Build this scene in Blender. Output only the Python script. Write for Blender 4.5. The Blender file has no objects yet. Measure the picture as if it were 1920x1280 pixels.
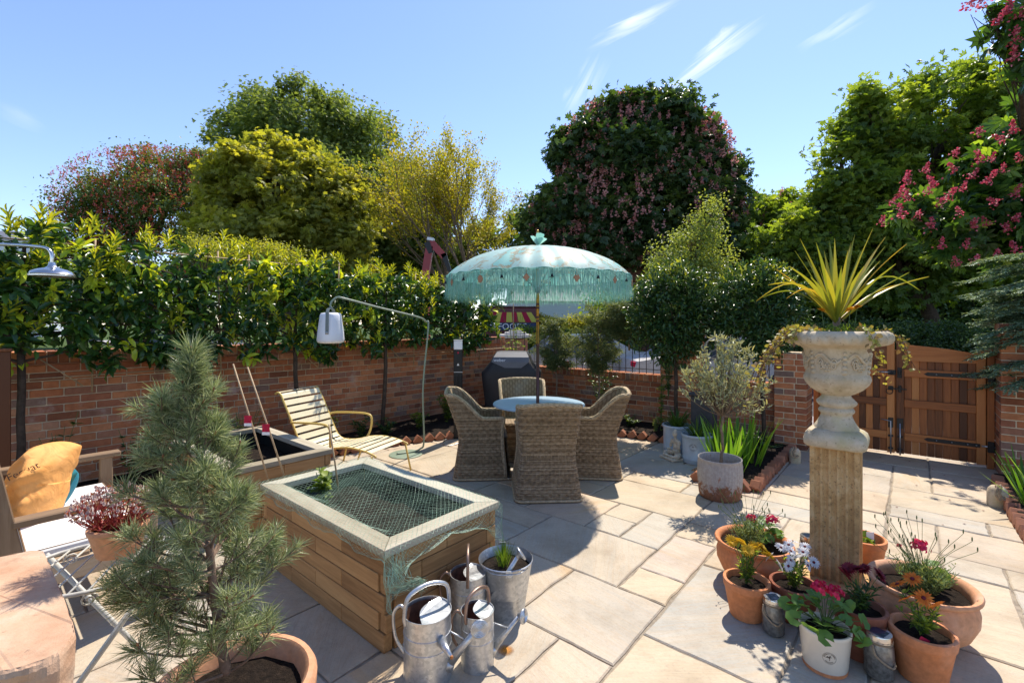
import bpy, math, random
import numpy as np
from mathutils import Vector, Matrix, Quaternion
rng = np.random.default_rng(7)
random.seed(7)
SC = bpy.context.scene
COL = SC.collection
R = math.radians
PI = math.pi
# ---------------------------------------------------------------- camera, light, exposure
cam_d = bpy.data.cameras.new('camera')
cam = bpy.data.objects.new('camera', cam_d)
COL.objects.link(cam)
cam.location = (0, 0, 1.6)
cam.rotation_euler = (R(90), 0, 0)
cam_d.sensor_width = 36
cam_d.lens = 36*876/1920
cam_d.shift_y = -33/1920
cam_d.clip_start = .05
cam_d.clip_end = 2000
SC.camera = cam
SUN_AZ, SUN_EL = 26.6, 58.0
world = bpy.data.worlds.new('World')
SC.world = world
world.use_nodes = True
wn, wl = world.node_tree.nodes, world.node_tree.links
wn.clear()
w_out = wn.new('ShaderNodeOutputWorld')
w_bg = wn.new('ShaderNodeBackground')
w_sky = wn.new('ShaderNodeTexSky')
w_sky.sky_type = 'NISHITA'
w_sky.sun_disc = False
w_sky.sun_elevation = R(SUN_EL)
w_sky.sun_rotation = R(SUN_AZ)
w_sky.altitude = 50
w_sky.air_density = 1.0
w_sky.dust_density = .15
w_sky.ozone_density = 3.2
w_bg.inputs['Strength'].default_value = .15
# thin cirrus streaks in the sky
w_tc = wn.new('ShaderNodeTexCoord')
def wvec(op, a, b=None):
    n = wn.new('ShaderNodeVectorMath'); n.operation = op
    wl.new(a, n.inputs[0])
    if b is not None:
        if isinstance(b, tuple): n.inputs[1].default_value = b
        else: wl.new(b, n.inputs[1])
    return n
def wmath(op, a, b, clamp=False):
    n = wn.new('ShaderNodeMath'); n.operation = op; n.use_clamp = clamp
    for i, q in enumerate((a, b)):
        if isinstance(q, (int, float)): n.inputs[i].default_value = q
        else: wl.new(q, n.inputs[i])
    return n.outputs[0]
def streak(p0, p1, width, seed):
    """soft streak between two sky directions, torn by stretched noise"""
    a = Vector(p0).normalized(); b = Vector(p1).normalized()
    mid = ((a+b)/2); t = (b-a); ln = t.length; t.normalize()
    n = mid.normalized().cross(t).normalized()
    dv = wvec('SUBTRACT', w_tc.outputs['Generated'], tuple(mid))
    along = wvec('DOT_PRODUCT', dv.outputs[0], tuple(t)).outputs['Value']
    across = wvec('DOT_PRODUCT', dv.outputs[0], tuple(n)).outputs['Value']
    cb = wn.new('ShaderNodeCombineXYZ')
    wl.new(wmath('MULTIPLY', along, 7), cb.inputs[0]); wl.new(wmath('MULTIPLY', across, 55), cb.inputs[1]); cb.inputs[2].default_value = seed
    nz = wn.new('ShaderNodeTexNoise'); nz.inputs['Scale'].default_value = 1.0; nz.inputs['Detail'].default_value = 5; nz.inputs['Distortion'].default_value = .8
    wl.new(cb.outputs[0], nz.inputs['Vector'])
    wob = wmath('MULTIPLY', wmath('SUBTRACT', nz.outputs['Fac'], .5), width*3.2)
    ac = wmath('ADD', across, wob)
    q = wmath('DIVIDE', ac, width); q = wmath('MULTIPLY', q, q)
    r_ = wmath('DIVIDE', along, ln*.5); r_ = wmath('MULTIPLY', r_, r_)
    m = wmath('SUBTRACT', 1, wmath('ADD', q, r_), True)
    return wmath('MULTIPLY', wmath('POWER', m, 1.9), wmath('MULTIPLY', wmath('POWER', nz.outputs['Fac'], 1.6), 2.0))
def sdir(x, y): return ((x-960)/876, 1, (607-y)/876)
_ms = [(streak(sdir(1215, 190), sdir(1445, 30), .021, 1.0), .75), (streak(sdir(1090, 95), sdir(1290, -10), .017, 4.0), .65),
       (streak(sdir(1490, 100), sdir(1650, 0), .016, 8.0), .4), (streak(sdir(1060, 230), sdir(1130, 90), .030, 11.0), .35),
       (streak(sdir(-20, 190), sdir(90, 250), .014, 15.0), .12)]
acc = None
for s_, k_ in _ms:
    s_ = wmath('MULTIPLY', s_, k_)
    acc = s_ if acc is None else wmath('ADD', acc, s_)
w_mix = wn.new('ShaderNodeMixRGB'); w_mix.inputs[2].default_value = (6.0, 6.4, 6.9, 1)
wl.new(wmath('MINIMUM', acc, .85), w_mix.inputs[0]); wl.new(w_sky.outputs[0], w_mix.inputs[1])
w_tint = wn.new('ShaderNodeMixRGB'); w_tint.blend_type = 'MULTIPLY'; w_tint.inputs[0].default_value = 1; w_tint.inputs[2].default_value = (.84, .80, .86, 1)
wl.new(w_mix.outputs[0], w_tint.inputs[1]); wl.new(w_tint.outputs[0], w_bg.inputs['Color'])
wl.new(w_bg.outputs[0], w_out.inputs['Surface'])
sun_d = bpy.data.lights.new('sun', 'SUN')
sun_d.energy = 3.7
sun_d.angle = R(.53)
sun_d.color = (1, .92, .80)
sun = bpy.data.objects.new('sun', sun_d)
COL.objects.link(sun)
_sd = Vector((math.sin(R(SUN_AZ))*math.cos(R(SUN_EL)), math.cos(R(SUN_AZ))*math.cos(R(SUN_EL)), math.sin(R(SUN_EL))))
sun.rotation_euler = _sd.to_track_quat('Z', 'Y').to_euler()
sun.location = _sd*40
SC.view_settings.view_transform = 'Standard'
SC.view_settings.look = 'None'
SC.view_settings.gamma = 1
SC.view_settings.exposure = .92
SC.cycles.max_bounces = 8
SC.cycles.diffuse_bounces = 4
SC.cycles.transparent_max_bounces = 12

# ---------------------------------------------------------------- frames
YA = R(40.4)
YS, YC = math.sin(YA), math.cos(YA)
YROT = -YA
def W(v, u, z=0.0):
    """garden grid (v to the right along the back wall, u towards the back wall) -> world"""
    return Vector((YS*u+YC*v, YC*u-YS*v, z))
def PX(x, y, d):
    """point seen at picture position x, y when it stands d metres ahead"""
    return Vector(((x-960)/876*d, d, 1.6-(y-607)/876*d))

# ---------------------------------------------------------------- mesh builder
class MB:
    def __init__(s): s.v = []; s.f = []; s.m = []; s.t = []; s.uv = None; s.smooth = []
    def add(s, vs, fs, mi=0, tint=0.0, sm=False):
        b = len(s.v)
        s.v += [tuple(p) for p in vs]
        s.f += [tuple(b+i for i in f) for f in fs]
        s.m += [mi]*len(fs); s.t += [tint]*len(fs); s.smooth += [sm]*len(fs)
        return s
    def box(s, c, d, ch=.003, rot=None, mi=0, tint=0.0):
        x, y, z = d[0]/2, d[1]/2, d[2]/2
        ch = min(ch, x*.45, y*.45, z*.45)
        vs = []; ix = {}
        for sx in (-1, 1):
            for sy in (-1, 1):
                for sz in (-1, 1):
                    for k in range(3):
                        p = [sx*x, sy*y, sz*z]
                        for q in range(3):
                            if q != k: p[q] -= (sx, sy, sz)[q]*ch
                        ix[(sx, sy, sz, k)] = len(vs); vs.append(Vector(p))
        fs = []
        for sx in (-1, 1):
            fs.append([ix[(sx, a, b, 0)] for a, b in ((-1, -1), (1, -1), (1, 1), (-1, 1))][::sx])
            fs.append([ix[(a, sx, b, 1)] for a, b in ((-1, -1), (1, -1), (1, 1), (-1, 1))][::-sx])
            fs.append([ix[(a, b, sx, 2)] for a, b in ((-1, -1), (1, -1), (1, 1), (-1, 1))][::sx])
        for a in (-1, 1):
            for b in (-1, 1):
                fs.append([ix[(-1, a, b, 1)], ix[(1, a, b, 1)], ix[(1, a, b, 2)], ix[(-1, a, b, 2)]][::a*b])
                fs.append([ix[(a, -1, b, 0)], ix[(a, 1, b, 0)], ix[(a, 1, b, 2)], ix[(a, -1, b, 2)]][::-a*b])
                fs.append([ix[(a, b, -1, 0)], ix[(a, b, 1, 0)], ix[(a, b, 1, 1)], ix[(a, b, -1, 1)]][::a*b])
        for sx in (-1, 1):
            for sy in (-1, 1):
                for sz in (-1, 1):
                    fs.append([ix[(sx, sy, sz, 0)], ix[(sx, sy, sz, 1)], ix[(sx, sy, sz, 2)]][::sx*sy*sz])
        if rot is not None: vs = [rot @ p for p in vs]
        c = Vector(c)
        return s.add([p+c for p in vs], fs, mi, tint)
    def lathe(s, prof, n=32, c=(0, 0, 0), mi=0, rot=None, cap=True, sm=True, rf=None, tint=0.0):
        vs = []; fs = []
        c = Vector(c)
        for r, z in prof:
            for k in range(n):
                a = 2*PI*k/n
                rr = r*(rf(a, z) if rf else 1)
                p = Vector((rr*math.cos(a), rr*math.sin(a), z))
                if rot is not None: p = rot @ p
                vs.append(p+c)
        for i in range(len(prof)-1):
            for k in range(n):
                k2 = (k+1) % n
                fs.append((i*n+k, i*n+k2, (i+1)*n+k2, (i+1)*n+k))
        if cap:
            if prof[0][0] > 1e-4: fs.append(tuple(reversed(range(n))))
            if prof[-1][0] > 1e-4: fs.append(tuple((len(prof)-1)*n+k for k in range(n)))
        return s.add(vs, fs, mi, tint, sm)
    def tube(s, pts, rad, n=8, mi=0, cap=True, sm=True, tint=0.0, flat=1.0):
        pts = [Vector(p) for p in pts]
        if not isinstance(rad, (list, tuple)): rad = [rad]*len(pts)
        vs = []; fs = []; ref = None
        for i, p in enumerate(pts):
            a = pts[max(i-1, 0)]; b = pts[min(i+1, len(pts)-1)]
            t = (b-a)
            t = t.normalized() if t.length > 1e-9 else Vector((0, 0, 1))
            if ref is None: ref = Vector((0, 0, 1)) if abs(t.z) < .9 else Vector((1, 0, 0))
            x = t.cross(ref)
            if x.length < 1e-4: x = t.cross(Vector((.3, .7, .2)))
            x.normalize(); y = t.cross(x); ref = -y if False else (x.cross(t))
            for k in range(n):
                q = 2*PI*k/n
                vs.append(p+(x*math.cos(q)+y*math.sin(q)*flat)*rad[i])
        for i in range(len(pts)-1):
            for k in range(n):
                k2 = (k+1) % n
                fs.append((i*n+k, i*n+k2, (i+1)*n+k2, (i+1)*n+k))
        if cap:
            fs.append(tuple(reversed(range(n)))); fs.append(tuple((len(pts)-1)*n+k for k in range(n)))
        return s.add(vs, fs, mi, tint, sm)
    def prism(s, poly, z0, z1, mi=0, tint=0.0):
        n = len(poly)
        vs = [(p[0], p[1], z0) for p in poly]+[(p[0], p[1], z1) for p in poly]
        fs = [tuple(range(n, 2*n)), tuple(reversed(range(n)))]+[(i, (i+1) % n, n+(i+1) % n, n+i) for i in range(n)]
        return s.add(vs, fs, mi, tint)
    def mesh(s, name, mats):
        me = bpy.data.meshes.new(name)
        me.from_pydata(s.v, [], s.f)
        if not isinstance(mats, (list, tuple)): mats = [mats]
        for m in mats: me.materials.append(m)
        if any(s.m): me.polygons.foreach_set('material_index', s.m)
        if any(s.t):
            at = me.attributes.new('tint', 'FLOAT', 'FACE'); at.data.foreach_set('value', s.t)
        me.polygons.foreach_set('use_smooth', s.smooth)
        me.update()
        return me
def link(name, data, parent=None, loc=None, rotz=None):
    o = bpy.data.objects.new(name, data)
    COL.objects.link(o)
    if parent is not None: o.parent = parent
    if loc is not None: o.location = loc
    if rotz is not None: o.rotation_euler = (0, 0, rotz)
    return o
def part(name, mb, mats, parent, kind=None, label=None, loc=None, rotz=None, smooth_angle=None):
    me = mb if isinstance(mb, bpy.types.Mesh) else mb.mesh(name, mats)
    if smooth_angle is not None:
        me.polygons.foreach_set('use_smooth', [True]*len(me.polygons))
        me.set_sharp_from_angle(angle=R(smooth_angle))
    o = link(name, me, parent, loc, rotz)
    if kind: o['kind'] = kind
    if label: o['label'] = label
    return o
def tag(o, label, cat, group=None):
    o['label'] = label; o['category'] = cat
    if group: o['group'] = group
    return o
def thing(name, label, cat, loc=(0, 0, 0), rotz=0.0, group=None):
    o = link(name, None, None, loc, rotz)
    o.empty_display_size = .1
    return tag(o, label, cat, group)
def struct(name, mb, mats):
    o = link(name, mb if isinstance(mb, bpy.types.Mesh) else (mb.mesh(name, mats) if mb else None))
    o['kind'] = 'structure'
    return o

# ---------------------------------------------------------------- materials
class NT:
    def __init__(s, name):
        s.m = bpy.data.materials.new(name); s.m.use_nodes = True
        s.n, s.l = s.m.node_tree.nodes, s.m.node_tree.links
        s.n.clear()
        s.out = s.n.new('ShaderNodeOutputMaterial')
        s.p = s.n.new('ShaderNodeBsdfPrincipled')
        s.l.new(s.p.outputs[0], s.out.inputs[0])
        s.geo = s.n.new('ShaderNodeNewGeometry')
        s.pos = s.geo.outputs['Position']
    def set(s, sock, val):
        if isinstance(val, bpy.types.NodeSocket): s.l.new(val, sock)
        elif isinstance(val, tuple) and len(val) == 3 and sock.type == 'RGBA': sock.default_value = val+(1,)
        else: sock.default_value = val
    def math(s, op, a, b=0.0, c=0.0, clamp=False):
        n = s.n.new('ShaderNodeMath'); n.operation = op; n.use_clamp = clamp
        s.set(n.inputs[0], a); s.set(n.inputs[1], b); s.set(n.inputs[2], c)
        return n.outputs[0]
    def vm(s, op, a, b):
        n = s.n.new('ShaderNodeVectorMath'); n.operation = op
        s.set(n.inputs[0], a); s.set(n.inputs[1], b)
        return n.outputs[0]
    def noise(s, scale, detail=4, rough=.55, vec=None, dist=0.0, stretch=None):
        n = s.n.new('ShaderNodeTexNoise')
        n.inputs['Scale'].default_value = scale; n.inputs['Detail'].default_value = detail
        n.inputs['Roughness'].default_value = rough; n.inputs['Distortion'].default_value = dist
        v = vec if vec is not None else s.pos
        if stretch: v = s.vm('MULTIPLY', v, stretch)
        s.l.new(v, n.inputs['Vector'])
        return n.outputs['Fac']
    def voro(s, scale, vec=None, feat='F1', out='Distance'):
        n = s.n.new('ShaderNodeTexVoronoi'); n.feature = feat; n.inputs['Scale'].default_value = scale
        s.l.new(vec if vec is not None else s.pos, n.inputs['Vector'])
        return n.outputs[out]
    def ramp(s, fac, stops, interp='LINEAR'):
        n = s.n.new('ShaderNodeValToRGB'); n.color_ramp.interpolation = interp
        e = n.color_ramp.elements
        while len(e) < len(stops): e.new(.5)
        for i, (p, c) in enumerate(stops):
            e[i].position = p
            e[i].color = (c, c, c, 1) if isinstance(c, (int, float)) else tuple(c)+(1,)
        s.set(n.inputs[0], fac)
        return n.outputs[0]
    def mix(s, fac, a, b, mode='MIX'):
        n = s.n.new('ShaderNodeMixRGB'); n.blend_type = mode
        s.set(n.inputs[0], fac)
        for i, q in ((1, a), (2, b)):
            s.set(n.inputs[i], (q, q, q) if isinstance(q, (int, float)) else q)
        return n.outputs[0]
    def obj(s): return s.n.new('ShaderNodeTexCoord').outputs['Object']
    def uv(s): return s.n.new('ShaderNodeTexCoord').outputs['UV']
    def rnd(s):
        oi = s.n.new('ShaderNodeObjectInfo').outputs['Random']
        a = s.n.new('ShaderNodeAttribute'); a.attribute_name = 'tint'
        return s.math('FRACT', s.math('ADD', oi, a.outputs['Fac']))
    def tint(s):
        a = s.n.new('ShaderNodeAttribute'); a.attribute_name = 'tint'
        return a.outputs['Fac']
    def bump(s, h, strength=.5, dist=.005):
        n = s.n.new('ShaderNodeBump'); n.inputs['Strength'].default_value = strength; n.inputs['Distance'].default_value = dist
        s.l.new(h, n.inputs['Height']); s.l.new(n.outputs[0], s.p.inputs['Normal'])
        return n
    def fin(s, col, rough=.6, metal=0.0, spec=.5):
        s.set(s.p.inputs['Base Color'], col); s.set(s.p.inputs['Roughness'], rough)
        s.set(s.p.inputs['Metallic'], metal); s.p.inputs['Specular IOR Level'].default_value = spec
        return s.m
def sc(c, k): return tuple(min(1, q*k) for q in c)
def plain(name, c, rough=.55, metal=0.0, var=.25, scale=25, bump=.15, bdist=.002, spec=.5):
    t = NT(name)
    n = t.noise(scale, 5)
    c1 = t.ramp(n, [(.3, sc(c, 1-var)), (.7, sc(c, 1+var*.6))])
    t.bump(t.noise(scale*5, 4), bump, bdist)
    return t.fin(c1, rough, metal, spec)
def leafmat(name, stops, trans=.35, rough=.4, tcol=1.6, var=.25, tmul=None):
    """leaf: glossy front, light passing through"""
    t = NT(name)
    tv = t.tint()
    c = t.ramp(tv, stops)
    n = t.noise(9, 3)
    c = t.mix(t.math('MULTIPLY', n, var), c, t.mix(1.0, c, .55, 'MULTIPLY'))
    t.fin(c, rough, 0, .45)
    tr = t.n.new('ShaderNodeBsdfTranslucent')
    t.l.new(t.mix(1.0, c, tmul or (min(2, tcol*1.25), tcol, tcol*.35), 'MULTIPLY'), tr.inputs[0])
    mx = t.n.new('ShaderNodeMixShader'); mx.inputs[0].default_value = trans
    t.l.new(t.p.outputs[0], mx.inputs[1]); t.l.new(tr.outputs[0], mx.inputs[2])
    t.l.new(mx.outputs[0], t.out.inputs[0])
    return t.m
def woodmat(name, stops, axis='x', rough=.6, scale=9, knots=True, bump=.35, grey=None, rvar=.42):
    """planed or weathered timber, grain along a local axis, tone differs from piece to piece"""
    t = NT(name)
    o = t.obj()
    r = t.rnd()
    off = t.n.new('ShaderNodeCombineXYZ')
    t.l.new(t.math('MULTIPLY', r, 37.0), off.inputs[0]); t.l.new(t.math('MULTIPLY', r, 17.0), off.inputs[1]); t.l.new(t.math('MULTIPLY', r, 91.0), off.inputs[2])
    v = t.vm('ADD', o, off.outputs[0])
    st = {'x': (.08, 1, 1), 'y': (1, .08, 1), 'z': (1, 1, .08)}[axis]
    big = t.noise(scale, 5, .6, v, 1.2, st)
    fine = t.noise(scale*9, 4, .6, v, .3, st)
    fac = t.math('ADD', t.math('MULTIPLY', big, .65), t.math('MULTIPLY', fine, .35))
    fac = t.math('ADD', t.math('MULTIPLY', fac, .75), t.math('MULTIPLY', t.math('SUBTRACT', r, .40), rvar))
    c = t.ramp(fac, stops)
    if grey:
        g = t.noise(3, 4, .6, None, .5)
        c = t.mix(t.ramp(g, [(.4, 0.0), (.62, 1.0)]), c, grey)
    t.bump(fine, bump, .003)
    return t.fin(c, rough, 0, .3)

M = {}
# ================================================================ materials of the setting
t = NT('brick_face')
r = t.rnd()
c = t.ramp(r, [(0, (.22, .09, .055)), (.16, (.46, .17, .08)), (.34, (.62, .27, .13)), (.52, (.50, .18, .085)), (.66, (.34, .15, .10)), (.78, (.64, .32, .18)), (.90, (.22, .16, .14)), (1, (.44, .19, .11))])
n = t.noise(22, 5, .65)
c = t.mix(1.0, c, (1.0, .95, .88), 'MULTIPLY')
c = t.mix(t.ramp(n, [(.35, 0.0), (.75, .7)]), c, t.mix(1.0, c, (.62, .55, .52), 'MULTIPLY'))
n2 = t.noise(7, 4, .6)
c = t.mix(t.ramp(n2, [(.60, 0.0), (.74, .38)]), c, (.55, .45, .38))
c = t.mix(t.ramp(t.noise(1.3, 5, .65), [(.50, 0.0), (.68, .55)]), c, t.mix(1.0, c, (.48, .42, .40), 'MULTIPLY'))
c = t.mix(t.ramp(t.noise(2.1, 6, .7, t.vm('ADD', t.pos, (5.0, 3.0, 1.0))), [(.60, 0.0), (.70, .45)]), c, (.62, .52, .45))
t.bump(t.noise(90, 4, .7), .5, .004)
M['brick'] = t.fin(c, .88, 0, .2)
M['mortar'] = plain('mortar', (.62, .49, .33), .95, var=.2, scale=14, bump=.4, bdist=.004, spec=.15)
t = NT('sandstone')
r = t.rnd()
base = t.ramp(r, [(0, (.40, .37, .31)), (.16, (.46, .37, .25)), (.30, (.37, .36, .32)), (.45, (.50, .40, .27)), (.58, (.40, .35, .28)), (.70, (.50, .40, .29)), (.80, (.35, .345, .31)), (.90, (.52, .38, .24)), (1, (.46, .38, .31))])
off = t.n.new('ShaderNodeCombineXYZ')
t.l.new(t.math('MULTIPLY', r, 53.0), off.inputs[0]); t.l.new(t.math('MULTIPLY', r, 29.0), off.inputs[1])
vec = t.vm('ADD', t.obj(), off.outputs[0])
ang = t.n.new('ShaderNodeVectorRotate'); ang.rotation_type = 'Z_AXIS'
t.l.new(vec, ang.inputs['Vector']); t.l.new(t.math('MULTIPLY', r, 19.0), ang.inputs['Angle'])
band = t.noise(2.0, 6, .62, ang.outputs[0], .9, (.45, 2.4, 1))
c = t.mix(t.ramp(band, [(.38, 0.0), (.52, .35), (.70, .75)]), base, t.mix(.5, base, (.60, .47, .31)))
veins = t.noise(3.0, 7, .7, ang.outputs[0], 1.6, (.3, 3.5, 1))
c = t.mix(t.ramp(veins, [(.47, 0.0), (.50, .45), (.53, 0.0)]), c, (.42, .30, .19))
rust = t.noise(1.1, 5, .6, ang.outputs[0], 1.2, (.5, 2.0, 1))
c = t.mix(t.ramp(rust, [(.60, 0.0), (.72, .6)]), c, (.50, .32, .15))
sp = t.noise(60, 4, .7)
c = t.mix(t.ramp(sp, [(.3, .30), (.5, 0.0)]), c, (.22, .20, .17))
wd = t.noise(1.7, 6, .65)
c = t.mix(t.ramp(wd, [(.46, 0.0), (.66, .6)]), c, t.mix(1.0, c, (.60, .56, .50), 'MULTIPLY'))
t.bump(t.math('ADD', t.math('MULTIPLY', veins, .6), t.math('MULTIPLY', t.noise(14, 6, .7), .6)), .6, .014)
M['slab'] = t.fin(c, .62, 0, .4)
M['joint'] = plain('joint_sand', (.30, .25, .19), .95, var=.35, scale=18, bump=.5, bdist=.004, spec=.1)
t = NT('dark_soil')
n = t.noise(34, 5, .7)
t.bump(t.noise(60, 5, .8), 1.0, .02)
M['soil'] = t.fin(t.ramp(n, [(.3, (.010, .007, .005)), (.62, (.034, .023, .016)), (.80, (.10, .07, .05))]), .95, 0, .15)
t = NT('grass_ground')
n = t.noise(3, 6, .7)
M['grass'] = t.fin(t.ramp(n, [(.3, (.03, .055, .012)), (.7, (.075, .11, .025))]), .95, 0, .1)
M['asphalt'] = plain('asphalt', (.055, .055, .058), .9, var=.3, scale=30)
M['pave_far'] = plain('street_paving', (.34, .31, .30), .85, var=.2, scale=9)
gst = [(.22, (.10, .034, .012)), (.42, (.29, .092, .025)), (.60, (.46, .155, .04)), (.8, (.54, .225, .07))]
M['gate_z'] = woodmat('gate_board_timber', gst, 'z', .45, 7, rvar=.62)
M['gate_x'] = woodmat('gate_rail_timber', gst, 'x', .45, 7)
M['black_iron'] = plain('black_iron', (.012, .012, .013), .4, .3, var=.3, scale=60)
M['zinc'] = plain('zinc_bolt', (.45, .45, .46), .35, .9, var=.2, scale=60)
M['bark'] = plain('bark', (.085, .062, .045), .9, var=.45, scale=18, bump=.8, bdist=.01, spec=.15)
M['bark_red'] = plain('reddish_bark', (.15, .075, .05), .9, var=.4, scale=14, bump=.8, bdist=.01, spec=.15)
M['bark_pale'] = plain('pale_bark', (.20, .15, .105), .9, var=.35, scale=40, bump=.6, bdist=.004, spec=.15)
M['cane'] = plain('bamboo_cane', (.42, .29, .16), .6, var=.25, scale=30)
M['cap_stone'] = plain('cap_stone', (.46, .44, .42), .8, var=.18, scale=12)
t = NT('tile_edging')
r = t.rnd()
n = t.noise(20, 5, .65)
c = t.ramp(r, [(0, (.30, .12, .065)), (.5, (.42, .18, .10)), (1, (.24, .10, .06))])
c = t.mix(t.ramp(n, [(.4, 0.0), (.75, .6)]), c, (.20, .10, .06))
t.bump(n, .4, .004)
M['tile'] = t.fin(c, .85, 0, .2)

# ================================================================ ground
gm = MB()
gm.add([(-700, -60, -.16), (700, -60, -.16), (700, 1400, -.16), (-700, 1400, -.16)], [(0, 1, 2, 3)])
struct('ground', gm, M['grass'])
rd = MB()
a, b, c_, d_ = W(-60, 9.6, -.12), W(60, 9.6, -.12), W(60, 16.5, -.12), W(-60, 16.5, -.12)
rd.add([a, b, c_, d_], [(0, 1, 2, 3)])
struct('road', rd, M['asphalt'])
pv = MB()
a, b, c_, d_ = W(-60, 7.75, .0), W(60, 7.75, .0), W(60, 9.55, .0), W(-60, 9.55, .0)
pv.add([a, b, c_, d_]+[Vector((q.x, q.y, -.15)) for q in (a, b, c_, d_)], [(0, 1, 2, 3), (3, 2, 6, 7), (0, 4, 5, 1)])
struct('pavement', pv, M['pave_far'])

# ---------------------------------------------------------------- patio of sandstone slabs
GU = .305
U0, V0 = 1.975, -1.055
I0, I1, J0, J1 = -12, 19, -15, 14
occ = {}
slabs = []
def put(i0, i1, j0, j1):
    if i1 <= i0 or j1 <= j0: return False
    for i in range(i0, i1):
        for j in range(j0, j1):
            if (i, j) in occ: return False
    for i in range(i0, i1):
        for j in range(j0, j1): occ[(i, j)] = 1
    slabs.append((i0, i1, j0, j1)); return True
for q in [(0, 2, -2, 0), (2, 4, -4, -1), (2, 3, -1, 0), (3, 5, -1, 0), (4, 6, -2, -1), (4, 5, -3, -2), (5, 6, -3, -2), (4, 6, -5, -3),
          (3, 4, -6, -4), (2, 3, -6, -4), (0, 2, -4, -2), (-2, 0, -3, -1), (-2, 0, -1, 0), (-1, 1, 0, 3), (1, 4, 0, 2), (4, 6, 0, 2), (5, 6, -1, 0),
          (6, 8, -4, -1), (8, 9, -4, -2), (8, 9, -2, -1), (9, 11, -5, -2), (6, 8, -1, 1), (8, 9, -1, 2), (6, 8, 1, 3),
          (10, 12, 0, 3), (12, 14, 0, 3), (14, 16, 0, 3), (13, 16, 3, 4), (11, 13, 3, 6), (10, 11, 3, 5), (10, 11, 5, 7), (8, 10, 4, 6), (13, 16, 4, 6), (8, 10, 3, 4),
          (9, 10, 0, 3), (16, 18, 0, 4), (16, 18, 4, 7), (4, 7, -11, -9), (4, 7, -13, -11), (7, 9, -13, -11), (2, 4, -12, -9), (7, 9, -9, -7), (4, 7, -9, -7), (6, 7, -7, -5), (7, 9, -7, -4)]:
    put(*q)
rs = random.Random(5)
sizes = [(2, 3), (3, 2), (2, 2), (2, 2), (1, 2), (2, 1), (3, 2), (2, 3), (1, 1)]
for i in range(I0, I1):
    for j in range(J0, J1):
        if (i, j) in occ: continue
        ss = sizes[:]; rs.shuffle(ss)
        for (p, q) in ss+[(1, 2), (2, 1), (1, 1)]:
            if i+p <= I1 and j+q <= J1 and put(i, i+p, j, j+q): break
base = MB()
base.add([W(V0+GU*J0, U0+GU*I0, -.010), W(V0+GU*J1, U0+GU*I0, -.010), W(V0+GU*J1, 7.75, -.010), W(V0+GU*J0, 7.75, -.010)], [(0, 1, 2, 3)])
patio = struct('patio', base, M['joint'])
def slab_mesh(w, l, rr):
    """riven slab: wavering edges, worn arris"""
    mb = MB()
    n = 5
    ring = []
    for (x0, y0, x1, y1) in ((-w, -l, w, -l), (w, -l, w, l), (w, l, -w, l), (-w, l, -w, -l)):
        for k in range(n):
            q = k/n
            ring.append([x0/2+(x1-x0)/2*q, y0/2+(y1-y0)/2*q])
    out = []
    for k, p in enumerate(ring):
        s_ = .0045 if k % n else .002
        d = Vector((p[0], p[1])); 
        out.append((p[0]+rr.uniform(-s_, s_)-math.copysign(.005, p[0])*(rr.random() < .5 and k % n != 0), p[1]+rr.uniform(-s_, s_)))
    m = len(out)
    zt = rr.uniform(-.0015, .0015)
    def inset(p, e): return (p[0]*(1-2*e/w), p[1]*(1-2*e/l))
    vs = [(p[0], p[1], -.03) for p in out]+[(p[0], p[1], -.006+rr.uniform(-.001, .001)) for p in out]
    vs += [(*inset(p, .007), zt+rr.uniform(-.0008, .0008)) for p in out]
    fs = []
    for lv in range(2):
        fs += [(lv*m+i, lv*m+(i+1) % m, (lv+1)*m+(i+1) % m, (lv+1)*m+i) for i in range(m)]
    fs.append(tuple(2*m+i for i in range(m)))
    mb.add(vs, fs)
    return mb.mesh('paving_slab', M['slab'])
def in_bed(u, v):
    if u > 6.35 and v < -1.9: return True
    if v < -5.5: return True
    if 4.95 < u < 6.9 and -1.75 < v < -1.25: return True
    return False
for (i0, i1, j0, j1) in slabs:
    u0, u1, v0, v1 = U0+GU*i0, U0+GU*i1, V0+GU*j0, V0+GU*j1
    u1c = min(u1, 7.75)
    uc, vc = (u0+u1c)/2, (v0+v1)/2
    if all(in_bed(a_, b_) for a_ in (u0+.02, u1-.02) for b_ in (v0+.02, v1-.02)): continue
    if uc < -1.0: continue
    wd_, ln_ = v1-v0-.011, u1c-u0-.011
    if ln_ < .05: continue
    P_ = W(vc, uc)
    if P_.y < .35: continue
    o = part('paving_slab', slab_mesh(wd_, ln_, rs), None, patio, loc=P_+Vector((0, 0, rs.uniform(-.0015, .0015))), rotz=YROT)
    o.rotation_euler = (rs.uniform(-.0022, .0022), rs.uniform(-.0022, .0022), YROT)

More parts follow.
